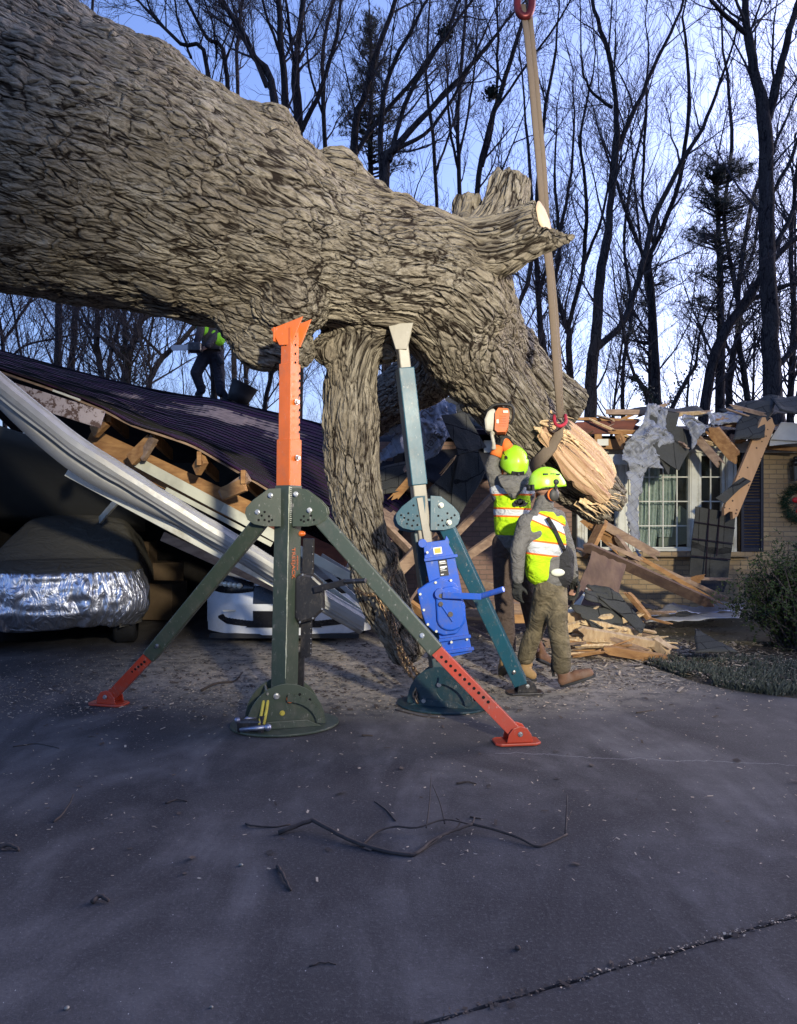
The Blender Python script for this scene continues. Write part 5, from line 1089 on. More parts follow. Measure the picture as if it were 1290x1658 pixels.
for sg in (-1, 1):
    wv = lambda u_, z: z-.035*(1-abs(u_))*4*.2+.05*(abs(u_)-.5)
    b = MB(); rows = []
    for j in range(7):
        v_ = j/6; row = []
        for i in range(19):
            s_ = i/18; u_ = sg*(.36+.60*s_); zc = .645+.035*s_; hh = .048+.055*math.sin(min(1, s_*1.15)*math.pi*.62); z = zc+(v_-.5)*2*hh; row.append((wx+u_*hw, bump_y(u_, z)-.012-.02*(1-(2*v_-1)**2), z))
        rows.append(row)
    b.grid(rows); hl_ = b.build('headlight', GBK, wc_, smooth=True)
    for k in range(7):
        s_ = .28+.105*k; u_ = sg*(.36+.60*s_); z = .64+.035*s_; b = MB(); b.ball((wx+u_*hw, bump_y(u_, z)-.05, z+.01), .036, 10, 6, (1,.5,.85)); b.build('lens', HL, hl_, smooth=True)
    b = MB(); rows = []
    for j in range(7):
        v_ = j/6; row = []
        for i in range(15):
            s_ = i/14; u_ = sg*(.24+.58*s_); e_ = max(0, s_-.8)/.2*.05; zlo = .19+e_+.03*s_; zhi = .345-e_; row.append((wx+u_*hw, bump_y(u_, zlo)-.008, zlo+(zhi-zlo)*v_))
        rows.append(row)
    b.grid(rows); fg = b.build('lower_intake', GBK, wc_, smooth=True)
    b = MB(); b.box((wx+sg*.62*hw, bump_y(.62,.37)-.02, .375), (.2,.02,.018), Matrix.Rotation(R(-sg*14),3,'Z')); b.build('running_light', HL, fg)
b = MB(); rows = [[(wx+u_*hw, bump_y(u_, z)-.014, z) for u_ in [-.36+.06*i for i in range(13)]] for z in (.46,.5,.58,.66)]; b.grid(rows); gr_ = b.build('grille', GBK, wc_, smooth=True)
b = MB(); rows = [[(wx+u_*hw*(1.25 if z < .25 else 1), bump_y(u_, z)-.012, z) for u_ in [-.36+.06*i for i in range(13)]] for z in (.19,.26,.33,.38)]; b.grid(rows); b.build('centre_intake', GBK, wc_, smooth=True)
b = MB(); b.box((wx, bump_y(0,.2)+.05, .09), (1.7,.06,.05)); b.box((wx, 10.6, .3), (1.5, 3.6, .2)); b.build('underbody', RUBBER, wc_)
# ------------------------------------------------------------------ the bare wood behind the house
def brnoise(r, d, a): return (d+V((r.gauss(0,a), r.gauss(0,a), r.gauss(0,a)))).normalized()
def grow(out, r, p, d, rad, length, lvl, maxl, up=.12):
    """adds tapering limbs; out = (thick MB, fine MB)"""
    nseg = 5 if lvl < 2 else (4 if lvl == 2 else 3); pts = [p]; rads = [rad]; dd = d.normalized(); rmin = .0042
    for i in range(nseg):
        dd = brnoise(r, dd, .10+.04*lvl); dd.z += up; dd.normalize(); pts.append(pts[-1]+dd*length/nseg); rads.append(max(rmin, rad*(1-.80*(i+1)/nseg)))
    mb = out[0] if rad > .03 else out[1]; mb.tube(pts, rads, 6 if rad > .05 else (4 if rad > .015 else 3), cap=False)
    if lvl >= maxl: return
    nb = {0:8, 1:7, 2:6, 3:4}.get(lvl, 3)
    for k in range(nb):
        f = r.uniform(.22, 1.0); i = min(nseg-1, int(f*nseg)); q = pts[i].lerp(pts[i+1], f*nseg-i); t = (pts[i+1]-pts[i]).normalized(); o = t.orthogonal().normalized(); o = Matrix.Rotation(r.uniform(0, 6.28), 3, t)@o
        grow(out, r, q, t*.75+o*r.uniform(.45,.85)+V((0,0,.15)), max(rmin, rads[i]*r.uniform(.4,.6)), length*r.uniform(.38,.6), lvl+1, maxl, up)
def traced(limbs, Y, label, sd, twigs=46, name='bare_tree', group='bare trees behind the house', lvlmax=3, tl=2.4, bend=.5, leaf=None):
    """limbs: pixel polylines with radius px, carried by a tree standing at depth Y; each limb leans its own way in depth"""
    r = random.Random(sd); fine = MB(); thick = MB(); first = limbs[0]; base = P(first[0][0], first[0][1], Y); base.z = 0
    root = thing(name, V((base.x, Y, 0)), label, 'tree', group); allp = []
    for li, L in enumerate(limbs):
        lean = 0 if li == 0 else r.uniform(-bend, bend)*.12
        c = catmull([(a, b_, w_) for a, b_, w_ in L], 4); pts = []; rads = []
        y0 = Y
        for i, (a, b_, w_) in enumerate(c):
            yy = y0+lean*(i/max(1, len(c)-1))*Y*.5; pts.append(P(a, b_, yy)+V((r.gauss(0,.012), r.gauss(0,.02), 0))); rads.append(max(.006, w_*yy/F*(.74 if w_ < 8 else .88)))
        if li == 0: pts.insert(0, V((pts[0].x-.0, Y, -.1))); rads.insert(0, rads[0]*1.15)
        thick.tube(pts, rads, 9 if rads[0] > .06 else 6, cap=False); allp.append((pts, rads))
    for pts, rads in allp:
        if rads[-1] < .09: grow((thick if rads[-1] > .03 else fine, fine), r, pts[-1], (pts[-1]-pts[-2])+V((0,0,.03)), rads[-1], 2.2+rads[-1]*30, 1, 3, .06)
    tot = []
    for pts, rads in allp:
        for i in range(1, len(pts)-1):
            if pts[i].z > 2.2: tot.append((pts, rads, i))
    for k in range(twigs):
        pts, rads, i = r.choice(tot); f = r.random(); q = pts[i].lerp(pts[i+1], f) if i+1 < len(pts) else pts[i]; t = (pts[min(i+1, len(pts)-1)]-pts[i-1]).normalized(); o = t.orthogonal().normalized(); o = Matrix.Rotation(r.uniform(0, 6.28), 3, t)@o
        rd = min(.035, rads[i]*r.uniform(.25,.55)); grow((fine, fine), r, q, t*.8+o*r.uniform(.5,.9)+V((0,0,.1)), rd, tl*r.uniform(.5,1.15)*(.6+rd*12), 1 if rd > .014 else 2, lvlmax, .10)
    thick.build('trunk', TREEB, root, smooth=True); fine.build('branches', TWIG, root)
    return root
TT = [
 ([[(482,690,10),(482,240,9),(478,120,8),(484,60,6),(490,0,6),(497,-120,4)], [(488,212,6),(520,140,5),(545,60,4),(551,0,3),(560,-80,2)], [(480,130,4),(470,60,3.5),(462,0,3),(440,-80,2)]], 22, 'straight dark trunk rising just above the middle of the fallen oak, forking right'),
 ([[(461,690,9),(462,200,8),(455,80,7),(450,0,6),(446,-120,4)], [(455,90,3.5),(430,20,3),(415,-60,2)]], 21, 'dark trunk rising just left of the straight forked one'),
 ([[(462,640,9),(446,178,8),(410,90,7),(377,30,6),(345,-25,5),(330,-90,3)], [(432,140,6),(398,60,5),(357,0,4),(340,-60,3)]], 19, 'leaning tree fanning left across the sky above the fallen oak'),
 ([[(398,640,5),(384,140,4),(386,60,4),(395,-20,3)]], 27, 'thin upright tree between the left leaning ones'),
 ([[(380,640,6),(367,128,5),(334,62,4),(303,0,3),(290,-60,2)], [(350,95,3),(345,40,2),(330,0,2)]], 20, 'slim tree slanting left above the trunk, second of the left fan'),
 ([[(360,640,6),(338,126,5),(292,72,4),(246,26,3),(205,-20,2)], [(310,95,3),(290,40,2.5),(280,-20,2)], [(262,42,2.5),(240,10,2),(225,-40,2)]], 20, 'slim crooked tree reaching farthest left over the fallen trunk'),
 ([[(540,690,6),(526,240,5),(522,150,5),(524,70,4),(540,0,3)], [(524,190,3),(500,110,2.5),(494,40,2)]], 25, 'slender tree in the gap left of the tall pine'),
 ([[(585,690,9),(572,250,8),(592,150,7),(612,80,6),(640,0,5),(660,-80,4)], [(570,258,5),(604,205,5),(660,140,4.5),(720,55,4),(748,-10,3)]], 21, 'dark leaning trunk crossing in front of the tall pine'),
 ([[(628,690,10),(621,300,9),(640,240,8),(692,182,6),(742,128,5),(800,60,3)], [(618,295,7),(617,200,6),(630,120,5),(665,50,4),(692,0,3)], [(630,262,6),(655,170,5),(704,85,4),(765,0,3)], [(645,240,5),(700,205,4),(760,110,3),(790,40,2)]], 20, 'many stemmed tree sweeping to the right beside the pine'),
 ([[(745,690,6),(744,330,5),(741,200,4),(748,100,4),(756,-20,3)], [(743,280,3),(728,200,3),(722,100,2)], [(744,250,3),(762,160,2.5),(772,60,2)]], 26, 'upright slim tree rising over the split stubs'),
 ([[(772,690,7),(771,330,6),(792,210,6),(826,100,5),(856,0,4),(868,-60,3)], [(780,270,4),(800,190,3),(806,90,3),(804,0,2)], [(800,180,3),(850,110,3),(900,40,2.5),(925,0,2)]], 22, 'tree leaning right behind the lifting sling shackle'),
 ([[(712,690,5),(706,320,4),(700,220,4),(690,120,3),(697,0,2)], [(704,280,3),(730,210,2.5),(745,150,2)]], 27, 'thin pale-topped tree over the saddle of the oak'),
 ([[(848,690,8),(838,620,8),(832,500,7),(815,440,5),(800,360,4)], [(834,505,5),(858,440,5),(862,330,4),(850,200,3)]], 20, 'dark forked trunk right of the knobbly limb, left of the sling'),
 ([[(876,690,7),(878,600,7),(872,480,6),(868,350,5),(880,200,4),(900,80,3)], [(872,470,4),(905,380,4),(925,280,3),(930,180,2)]], 22, 'dark trunk standing directly behind the lower sling'),
 ([[(925,700,8),(922,560,7),(915,520,6),(898,470,5),(905,400,4),(898,280,3)], [(918,540,5),(942,440,5),(950,330,4),(940,220,3),(960,120,2)], [(944,430,4),(975,350,3),(990,260,2)]], 21, 'forked trunk just right of the sling'),
 ([[(955,700,12),(958,600,11),(966,540,10),(972,450,9),(984,380,8),(990,320,7.5),(998,240,7),(996,150,5),(984,80,5),(962,15,4),(950,-60,3)], [(999,240,6),(1030,172,5),(1066,92,4),(1103,15,3),(1120,-50,2)], [(966,562,8),(1010,520,7),(1040,430,6.5),(1060,350,6),(1105,262,5),(1145,190,4),(1168,120,3)], [(990,175,4),(960,150,3),(945,125,2.5),(940,90,2)]], 19, 'tall sinuous trunk that forks high, right of the sling'),
 ([[(1060,700,9),(1062,600,8),(1056,480,7),(1050,420,6),(1068,380,5),(1100,290,5),(1115,180,4),(1110,60,3)], [(1052,440,4),(1020,360,4),(1000,300,3),(975,230,2)], [(1060,400,4),(1040,320,3),(1045,200,3),(1050,100,2)]], 21, 'trunk behind the broken roof peak with a spreading top'),
 ([[(1135,700,10),(1150,600,9),(1172,540,9),(1215,480,8),(1245,430,7),(1290,385,6),(1340,350,4)], [(1170,540,6),(1195,500,5),(1250,470,5),(1300,455,4)]], 19, 'leaning trunk slanting right towards the largest tree'),
 ([[(1180,700,8),(1182,600,7),(1198,520,6),(1185,440,5),(1172,350,4),(1185,240,4),(1178,120,3)], [(1190,480,4),(1220,400,3),(1235,300,3)]], 24, 'middling trunk left of the largest tree'),
 ([[(1256,720,20),(1250,640,17),(1246,520,15),(1241,400,14),(1240,300,13),(1238,190,12),(1224,130,9),(1212,60,8),(1206,0,7),(1200,-80,5)], [(1241,195,9),(1262,120,8),(1278,50,7),(1296,-10,5)], [(1212,58,6),(1180,30,5),(1152,0,4),(1130,-40,3)], [(1246,420,6),(1275,360,5),(1310,300,4)], [(1250,600,7),(1290,560,6),(1330,520,5)], [(1240,330,4),(1275,270,4),(1300,200,3)]], 17, 'largest standing tree with thick pale trunk at the right edge'),
 ([[(1010,700,5),(1008,600,4),(1022,500,4),(1010,380,3),(1030,250,3)]], 30, 'thin tree well behind the sinuous trunk'),
 ([[(1218,720,8),(1210,640,7),(1195,540,6),(1202,420,5),(1225,300,4),(1270,200,3)]], 23, 'trunk standing close left of the largest tree'),
 ([[(1284,720,8),(1280,640,7),(1286,520,6),(1280,400,5),(1292,260,4)]], 22, 'trunk at the right edge beyond the largest tree'),
 ([[(94,700,9),(93,600,8),(95,490,7.5),(97,300,6),(100,0,4)]], 24, 'left trunk of the close pair seen under the oak'),
 ([[(118,700,9),(116,600,7),(124,480,6.5),(135,300,5),(150,0,3)]], 24.5, 'right trunk of the close pair seen under the oak'),
 ([[(172,700,8),(166,620,7),(158,560,6),(156,490,5),(140,400,4)], [(170,640,5),(182,560,4),(205,490,3)], [(165,600,4),(140,540,3),(112,490,2)]], 21, 'crooked multi-branched tree between the trunk pair and the ivy tree'),
 ([[(205,700,10),(204,630,9),(208,580,8),(225,530,7),(242,470,6),(262,380,4)], [(204,620,6),(202,550,5),(200,470,4)], [(208,590,5),(178,560,4),(140,520,3),(120,480,2)]], 20, 'ivy clad dark tree forking under the fallen trunk'),
 ([[(236,720,7),(238,650,7),(243,615,6),(262,580,6),(300,545,5),(332,500,4),(350,440,3)], [(245,612,4),(240,560,3),(252,500,2)], [(264,578,4),(230,545,3),(190,520,2.5)]], 19, 'low twisted tree leaning right beside the worker on the roof'),
 ([[(348,700,8),(346,620,7),(340,540,7),(338,470,6),(345,300,5)]], 23, 'straight trunk behind the worker on the roof'),
 ([[(402,700,5),(398,600,4),(392,520,4),(396,420,3)], [(398,590,3),(415,540,2.5),(425,480,2)]], 25, 'thin trunk right of the worker on the roof'),
 ([[(428,720,6),(430,650,5),(440,600,5),(445,540,4),(450,440,3)]], 24, 'trunk in the gap beneath the burl left of the orange post'),
 ([[(620,700,7),(622,600,6),(618,540,6),(615,400,4)]], 24, 'left trunk seen in the gap beside the hanging limb'),
 ([[(640,700,6),(643,600,5),(650,540,4),(655,400,3)]], 26, 'right trunk seen in the gap beside the hanging limb'),
 ([[(8,700,5),(4,560,4),(-8,470,3),(-20,300,3)], [(4,590,3),(40,560,2.5),(90,548,2),(130,540,1.5)], [(0,560,3),(40,500,3),(60,470,2)]], 26, 'tree at the far left edge under the oak'),
]
for k, (limbs, Y, lab) in enumerate(TT): traced(limbs, Y, lab, 40+k, 34 if len(limbs) > 2 else 22)
# ivy on two of them and on a stub by the roof
IVY = mat('ivy_leaves', (.012,.02,.012), (.02,.03,.018), .7, scale=12, bump=0)
def leaves(mb, c, rad, n, r, sz=.06):
    for i in range(n):
        p = V(c)+V((r.gauss(0,rad), r.gauss(0,rad), r.gauss(0,rad))); a = V((r.gauss(0,1), r.gauss(0,1), r.gauss(0,1))).normalized()*sz; b_ = a.orthogonal().normalized()*sz*.6; b_ = Matrix.Rotation(r.uniform(0,6.28), 3, a.normalized())@b_; mb.add([p-a*.5, p+b_*.5, p+a*.5, p-b_*.5], [(0,1,2,3)])
r = random.Random(9)
ip = [o for o in C.objects if o.get('label', '').startswith('ivy clad')][0]; b = MB()
for (px, py, w_) in [(204+3*k, 690-9*k, .16) for k in range(14)]+[(206, 690-8*k, .15) for k in range(20)]: leaves(b, P(px, py, 20), w_*.8, 34, r, .08)
b.build('ivy', IVY, ip)
ivt = traced([[(1058,700,7),(1052,650,7),(1040,625,6),(1028,612,4)], [(1028,612,1.6),(1003,606,1.5),(1008,592,1.2),(1022,590,1)], [(1075,700,5),(1095,645,5),(1118,605,4),(1128,588,3)]], 17.5, 'ivy smothered stump with curling twig above the broken roof', 99, 10, tl=1.0); b = MB()
for (px, py, w_) in ((1056,665,.13),(1052,650,.13),(1047,638,.13),(1040,627,.12),(1032,616,.09),(1026,612,.07),(1080,662,.13),(1092,645,.12),(1104,625,.12),(1115,610,.1),(1124,596,.08),(1065,660,.14)): leaves(b, P(px, py, 17.5), w_*.7, 80, r, .07)
b.build('ivy', IVY, ivt)
# squirrel nests
for k, (px, py, lab) in enumerate(((720,55,'dark leaf nest high in the many stemmed tree'),(797,150,'dark leaf nest in the tree over the split stubs'))):
    b = MB(); leaves(b, P(px, py, 21), .10, 240, r, .12); b.ball(P(px, py, 21), .16, 8, 6); tag(b.build('leaf_nest', IVY, None), lab, 'nest')
# general forest: a few trees grown once and copied
def proto(sd, hgt, rad, lvl=4):
    r = random.Random(sd); th = MB(); fi = MB(); pts = [V((0,0,-.1))]; rads = [rad*1.2]; dd = V((r.gauss(0,.05), r.gauss(0,.05), 1)).normalized(); n = 12
    for i in range(n):
        dd = brnoise(r, dd, .045); dd.z += .1; dd.normalize(); pts.append(pts[-1]+dd*hgt/n); rads.append(rad*(1-.88*(i+1)/n))
    th.tube(pts, rads, 8, cap=False)
    for k in range(26):
        f = r.uniform(.3,.98); i = int(f*n); q = pts[i].lerp(pts[i+1], f*n-i); o = Matrix.Rotation(r.uniform(0,6.28), 3, 'Z')@V((1,0,0)); grow((th, fi), r, q, V((0,0,1))*r.uniform(.8,1.4)+o*.8, rads[i]*r.uniform(.35,.6), hgt*r.uniform(.16,.34)*(1.25-f*.6), 1, 3, .12)
    return th, fi
protos = []
for k in range(6):
    th, fi = proto(300+k, (13,15,17,12,16,14)[k], (.09,.11,.13,.08,.1,.09)[k]); protos.append((th, fi))
r = random.Random(21); made = {}; spots = []
for k in range(22):
    Y = 25+24*((k*.618) % 1); px = -130+1560*((k*.3819+.13) % 1)+r.uniform(-20,20); spots.append((px, Y, k % 6))
for px, Y, k in spots:
    x = (px-CX)*Y/F
    if k not in made:
        root = thing('forest_tree', V((0,0,0)), 'bare winter tree of the wood in the far background', 'tree', 'bare trees of the far wood')
        a_ = protos[k][0].build('trunk', TREEB, root, smooth=True); c_ = protos[k][1].build('branches', TWIG, root); made[k] = (root, a_, c_); rt = root
    else:
        rt0, a_, c_ = made[k]; rt = rt0.copy(); C.objects.link(rt)
        for ch in (a_, c_): q_ = ch.copy(); C.objects.link(q_); q_.parent = rt
    rt.location = (x, Y, 0); rt.rotation_euler = (0, 0, r.uniform(0, 6.28)); s_ = r.uniform(.85,1.2); rt.scale = (s_, s_, s_)
# pines
NEED = mat('pine_needles', (.012,.022,.016), (.02,.032,.02), .75, scale=5, bump=0)
def pine(limbs, Y, clumps, label, sd, dens=1.0):
    r = random.Random(sd); rt = traced(limbs, Y, label, sd, 0 or 2, 'pine_tree', 'pines among the bare trees'); fo = MB(); br = MB(); tp = limbs[0]
    ys = [p[1] for p in tp]; xs_ = [p[0] for p in tp]; o_ = np.argsort(ys)
    for (cx_, cy_, rx, ry, n) in clumps:
        for k in range(int(n*dens)):
            a = r.uniform(0, 6.28); rr_ = math.sqrt(r.random()); px, py = cx_+rx*rr_*math.cos(a), cy_+ry*rr_*math.sin(a); yy = Y+r.uniform(-1,1)*rx*Y/F*.8; c = P(px, py, yy)
            ty = py+r.uniform(5,22); tx = float(np.interp(ty, np.array(ys)[o_], np.array(xs_)[o_])); br.tube([P(tx, ty, Y), P((tx+px)/2, (ty+py)/2+2, (Y+yy)/2), c], [.028,.018,.008], 3, cap=False)
            for j in range(5):
                cc = c+V((r.gauss(0,.16), r.gauss(0,.16), r.gauss(0,.08)))
                for m in range(16):
                    d = V((r.gauss(0,1), r.gauss(0,1), r.gauss(.25,.8))).normalized()*r.uniform(.12,.21); s_ = d.orthogonal().normalized()*.009; fo.add([cc-s_, cc+s_, cc+d], [(0,1,2)])
    fo.build('needles', NEED, rt); br.build('boughs', TWIG, rt)
pine([[(600,690,8),(600,300,6),(600,100,4),(598,15,2)]], 23, [(600,45,18,28,34),(602,100,34,34,46),(598,165,46,40,60),(612,225,44,34,36),(570,200,24,30,16),(640,250,25,30,16)], 'tall narrow dark pine rising over the middle of the oak', 801)
pine([[(1166,700,9),(1166,560,8),(1164,420,6),(1160,300,4),(1163,255,2)]], 20, [(1160,270,34,20,40),(1190,280,30,18,26),(1150,320,42,22,40),(1195,335,28,26,30),(1135,378,32,14,26),(1185,395,36,20,26),(1215,430,24,24,14),(1150,440,28,12,12),(1140,495,40,18,22),(1190,520,30,14,12)], 'broad pine with layered dark boughs left of the largest tree', 802)
pine([[(1052,700,5),(1052,560,4),(1050,440,3)]], 26, [(1058,435,26,14,16),(1040,480,26,18,16),(1022,540,34,14,18),(1075,450,20,12,10),(1030,575,26,10,10)], 'smaller pine behind the broken roof peak', 803)
# ------------------------------------------------------------------ wreckage
def plank(a, c, w_, t_, m, label, grp='broken boards in the wreckage', roll=0, jag=True, name='broken_board', up=(0,0,1), sd=0):
    """a snapped board: straight edges, ragged ends"""
    r = random.Random(int(a[0]*91+c[0]*37+sd)); a, c = P(*a), P(*c); d = c-a; L = d.length; d.normalize(); x = d.cross(V(up)).normalized()
    if x.length < .1: x = V((1,0,0))
    y = x.cross(d).normalized(); q = Matrix.Rotation(roll, 3, d); x = q@x; y = q@y; poly = []
    n = 5 if jag else 1
    for i in range(n+1): poly.append((L+(r.uniform(-.06,.07) if jag else 0), -w_/2+w_*i/n))
    for i in range(n+1): poly.append(((r.uniform(-.06,.06) if jag else 0), w_/2-w_*i/n))
    b = MB(); b.prism(poly, a, d, y, t_); o = b.build(name, m, None, bevel=.002); return tag(o, label, 'board', grp)
def rag(corners, m, label, cat, nx=14, ny=14, wr=.05, fr=.0, th=.006, grp=None, name='torn_sheet', sd=0, droop=0, steps=0, parent=None):
    r = random.Random(sd); A, B, C_, D = [P(*k) for k in corners]; rows = []
    for j in range(ny+1):
        v_ = j/ny; row = []
        for i in range(nx+1):
            u_ = i/nx; p = A.lerp(B, u_).lerp(D.lerp(C_, u_), v_); k = V((noise.noise((p.x*3+sd, p.z*3, p.y*2)), noise.noise((p.x*3, p.z*3+sd, 9)), noise.noise((p.x*3, p.z*3, 20+sd))))
            k2 = noise.noise((p.x*9+sd, p.z*9, 3))+(.6*noise.noise((p.x*24+sd, p.z*24, 3)) if m is UNDER else 0); e = 1 if 0 < i < nx and 0 < j < ny else 1.3; p = p+k*wr*e+V((0, k2*wr*.7, 0)); 
            if fr and (j in (0, ny) or i in (0, nx)): p = p+V((r.uniform(-fr, fr), 0, r.uniform(-fr, fr)))
            p.z -= droop*math.sin(math.pi*u_)*.5; row.append(p)
        rows.append(row)
    b = MB(); b.grid(rows); o = b.build(name, m, parent, smooth=wr > .02, solid=th)
    if label: tag(o, label, cat, grp)
    return o
DP = woodm('dirty_plywood', (.17,.11,.08), (.10,.06,.05), 9, (1,1,.3), .4)
# eave wreck over the window
plank((930,694,10.1),(1032,690,10.2), .17, .05, RED, 'dark red beam lying level just right of the limb end')
plank((984,667,10.3),(1062,668,10.2), .05, .07, LUMB2, 'thin reddish board sticking out highest above the window wreck', up=(0,1,0))
plank((1060,672,10.1),(1150,668,10.5), .06, .06, LUMB2, 'reddish board behind the black shingle flap at roof level')
plank((925,678,10.4),(1030,681,10.4), .04, .09, LUMB, 'thin brown board above the red beam')
plank((940,717,10.2),(985,716,10.1), .09, .02, WHITE, 'short white trim board under the red beam', jag=False)
plank((960,718,10.25),(1060,722,10.2), .14, .04, LUMB, 'orange brown header board above the left window')
plank((968,700,10.15),(968,742,10.15), .04, .10, LUMB, 'short upright stud left of the window', up=(0,1,0))
plank((985,744,10.12),(1020,744,10.1), .14, .03, WHITE, 'short white board over the left window', jag=False)
plank((1000,700,10.0),(1010,722,9.9), .1, .05, LUMB, 'wood block tucked behind the hanging underlayment')
for k, (a, c, w_, lab) in enumerate((((1128,708,10.0),(1166,752,9.8),.10,'short broken rafter end pointing down right over the window, left one'),((1152,694,9.95),(1192,742,9.8),.17,'thick pale broken rafter end right of the shorter one'),((1156,680,10.2),(1230,690,10.2),.12,'splintered rafter lying level under the dark felt'),((1120,715,10.2),(1200,712,10.3),.09,'amber board at the eave between the rafters'),((1180,735,10.15),(1188,700,10.2),.07,'brown stub of a stud under the felt'),((1215,722,10.2),(1290,728,10.2),.05,'thin brown lath above the white frieze board'))):
    plank(a, c, w_, .06, LUMB if k % 2 else LUMB2, lab, roll=.3*k)
SPECK = NT('nail_pocked_lumber'); _c = SPECK.co(); _v = SPECK.n('ShaderNodeTexVoronoi', i_Scale=14.0); SPECK.l(_c, _v.inputs['Vector']); SPECK.col(SPECK.mix(SPECK.math('LESS_THAN', _v.outputs['Distance'], .17), SPECK.mix(SPECK.noise(SPECK.co((1,1,.2)), 18, 5), (.50,.30,.15), (.34,.19,.09)), (.06,.035,.02))); SPECK.rough(.85); SPECK = SPECK.m
plank((1243,682,9.8),(1180,832,9.55), .20, .07, SPECK, 'long pocked orange timber leaning down across the shutter', up=(0,-1,.1), roll=R(90), name='leaning_timber')
rag([(1052,664,9.95),(1098,668,9.95),(1082,768,9.7),(1048,705,9.75)], SHING2, 'black shingle flap hanging from the roof edge, left piece', 'shingle flap', 8, 8, .02, .0, .012, 'loose shingle sheets', 'shingle_sheet', 1)
rag([(1094,690,9.9),(1128,700,9.9),(1098,762,9.68),(1060,735,9.7)], SHING2, 'second black shingle flap beneath the roof edge, lower right of the first', 'shingle flap', 8, 8, .02, .0, .012, 'loose shingle sheets', 'shingle_sheet', 2)
ul1 = rag([(1046,662,9.85),(1078,664,9.9),(1070,750,9.7),(1006,742,9.65)], UNDER, 'grey printed underlayment draped over the window top corner', 'underlayment', 44, 44, .13, .012, .004, 'torn roof underlayment', 'roof_underlayment', 3)
rag([(1008,735,9.66),(1066,745,9.68),(1040,772,9.66),(1020,772,9.66)], UNDER, 'frayed lower fold of grey underlayment left of the window', 'underlayment', 14, 10, .06, .02, .004, 'torn roof underlayment', 'roof_underlayment', 4)
rag([(1016,765,9.66),(1038,768,9.66),(1034,912,9.5),(1020,862,9.55)], UNDER, 'long narrow tail of underlayment hanging beside the window glass', 'underlayment', 8, 30, .05, .02, .004, 'torn roof underlayment', 'roof_underlayment', 5)
rag([(1104,690,9.8),(1158,672,10.1),(1150,700,9.9),(1110,722,9.7)], UNDER, 'crumpled underlayment bunched above the window', 'underlayment', 44, 34, .2, .012, .004, 'torn roof underlayment', 'roof_underlayment', 6)
rag([(1144,668,10.2),(1232,660,10.4),(1206,684,10.0),(1148,690,10.0)], UNDER, 'pale blue grey underlayment strip under the dark felt', 'underlayment', 36, 20, .12, .01, .004, 'torn roof underlayment', 'roof_underlayment', 7)
rag([(1208,655,10.3),(1256,640,10.2),(1238,706,9.6),(1188,708,9.7)], SHING2, 'large dark felt sheet folded over the leaning timber', 'roofing felt', 12, 12, .05, .0, .014, 'loose shingle sheets', 'shingle_sheet', 8)
rag([(1250,640,10.1),(1340,644,10.0),(1330,672,9.6),(1262,668,9.7)], SHING2, 'dark felt sheet drooping at the right edge of the roof', 'roofing felt', 12, 8, .06, .0, .014, 'loose shingle sheets', 'shingle_sheet', 9)
rag([(1165,662,10.9),(1250,640,11.2),(1330,650,11.2),(1240,676,10.2)], SHING2, 'lifted dark roof sheet behind the felt', 'roofing felt', 12, 8, .05, .0, .014, 'loose shingle sheets', 'shingle_sheet', 10)
rag([(1000,662,11.4),(1130,660,11.4),(1150,672,10.3),(985,672,10.3)], SHING2, 'low dark roof peak left standing behind the window wreck', 'roofing felt', 14, 6, .04, .0, .02, 'loose shingle sheets', 'shingle_sheet', 11)
rag([(1248,706,9.9),(1340,690,9.9),(1340,712,9.9),(1246,722,9.9)], ALU, 'bent white eave metal at the right edge above the lantern', 'metal strip', 6, 3, .01, 0, .006, None, 'eave_metal', 12)
rag([(1202,772,9.55),(1216,778,9.5),(1172,814,9.5),(1158,806,9.5)], SHING2, 'small shingle scrap wrapped round the leaning timber', 'shingle scrap', 6, 6, .02, .0, .012, None, 'shingle_scrap', 13)
rag([(1126,820,9.75),(1191,832,9.75),(1178,937,9.85),(1116,932,9.85)], SHINGP if 0 else SHING2, 'big black shingle panel leaning on the brick below the right window', 'shingle panel', 6, 8, .008, .004, .016, None, 'loose_shingles', 14)
b = MB(); r = random.Random(4)
for (x0, y0, x1, y1) in ((1124,845,1189,855),(1122,872,1186,880),(1120,900,1182,906),(1148,824,1142,933),(1165,828,1160,900)): b.beam(P(x0, y0, 9.735), P(x1, y1, 9.735), .006, .004, (0,1,0))
merge_into([o for o in C.objects if o.name.startswith('loose_shingles')][0], b, SHING)
rag([(1136,935,9.9),(1178,940,9.9),(1172,958,9.8),(1134,953,9.8)], BLK, 'black shingle offcut at the foot of the leaning panel', 'shingle scrap', 5, 4, .02, .0, .01, None, 'shingle_scrap', 15)
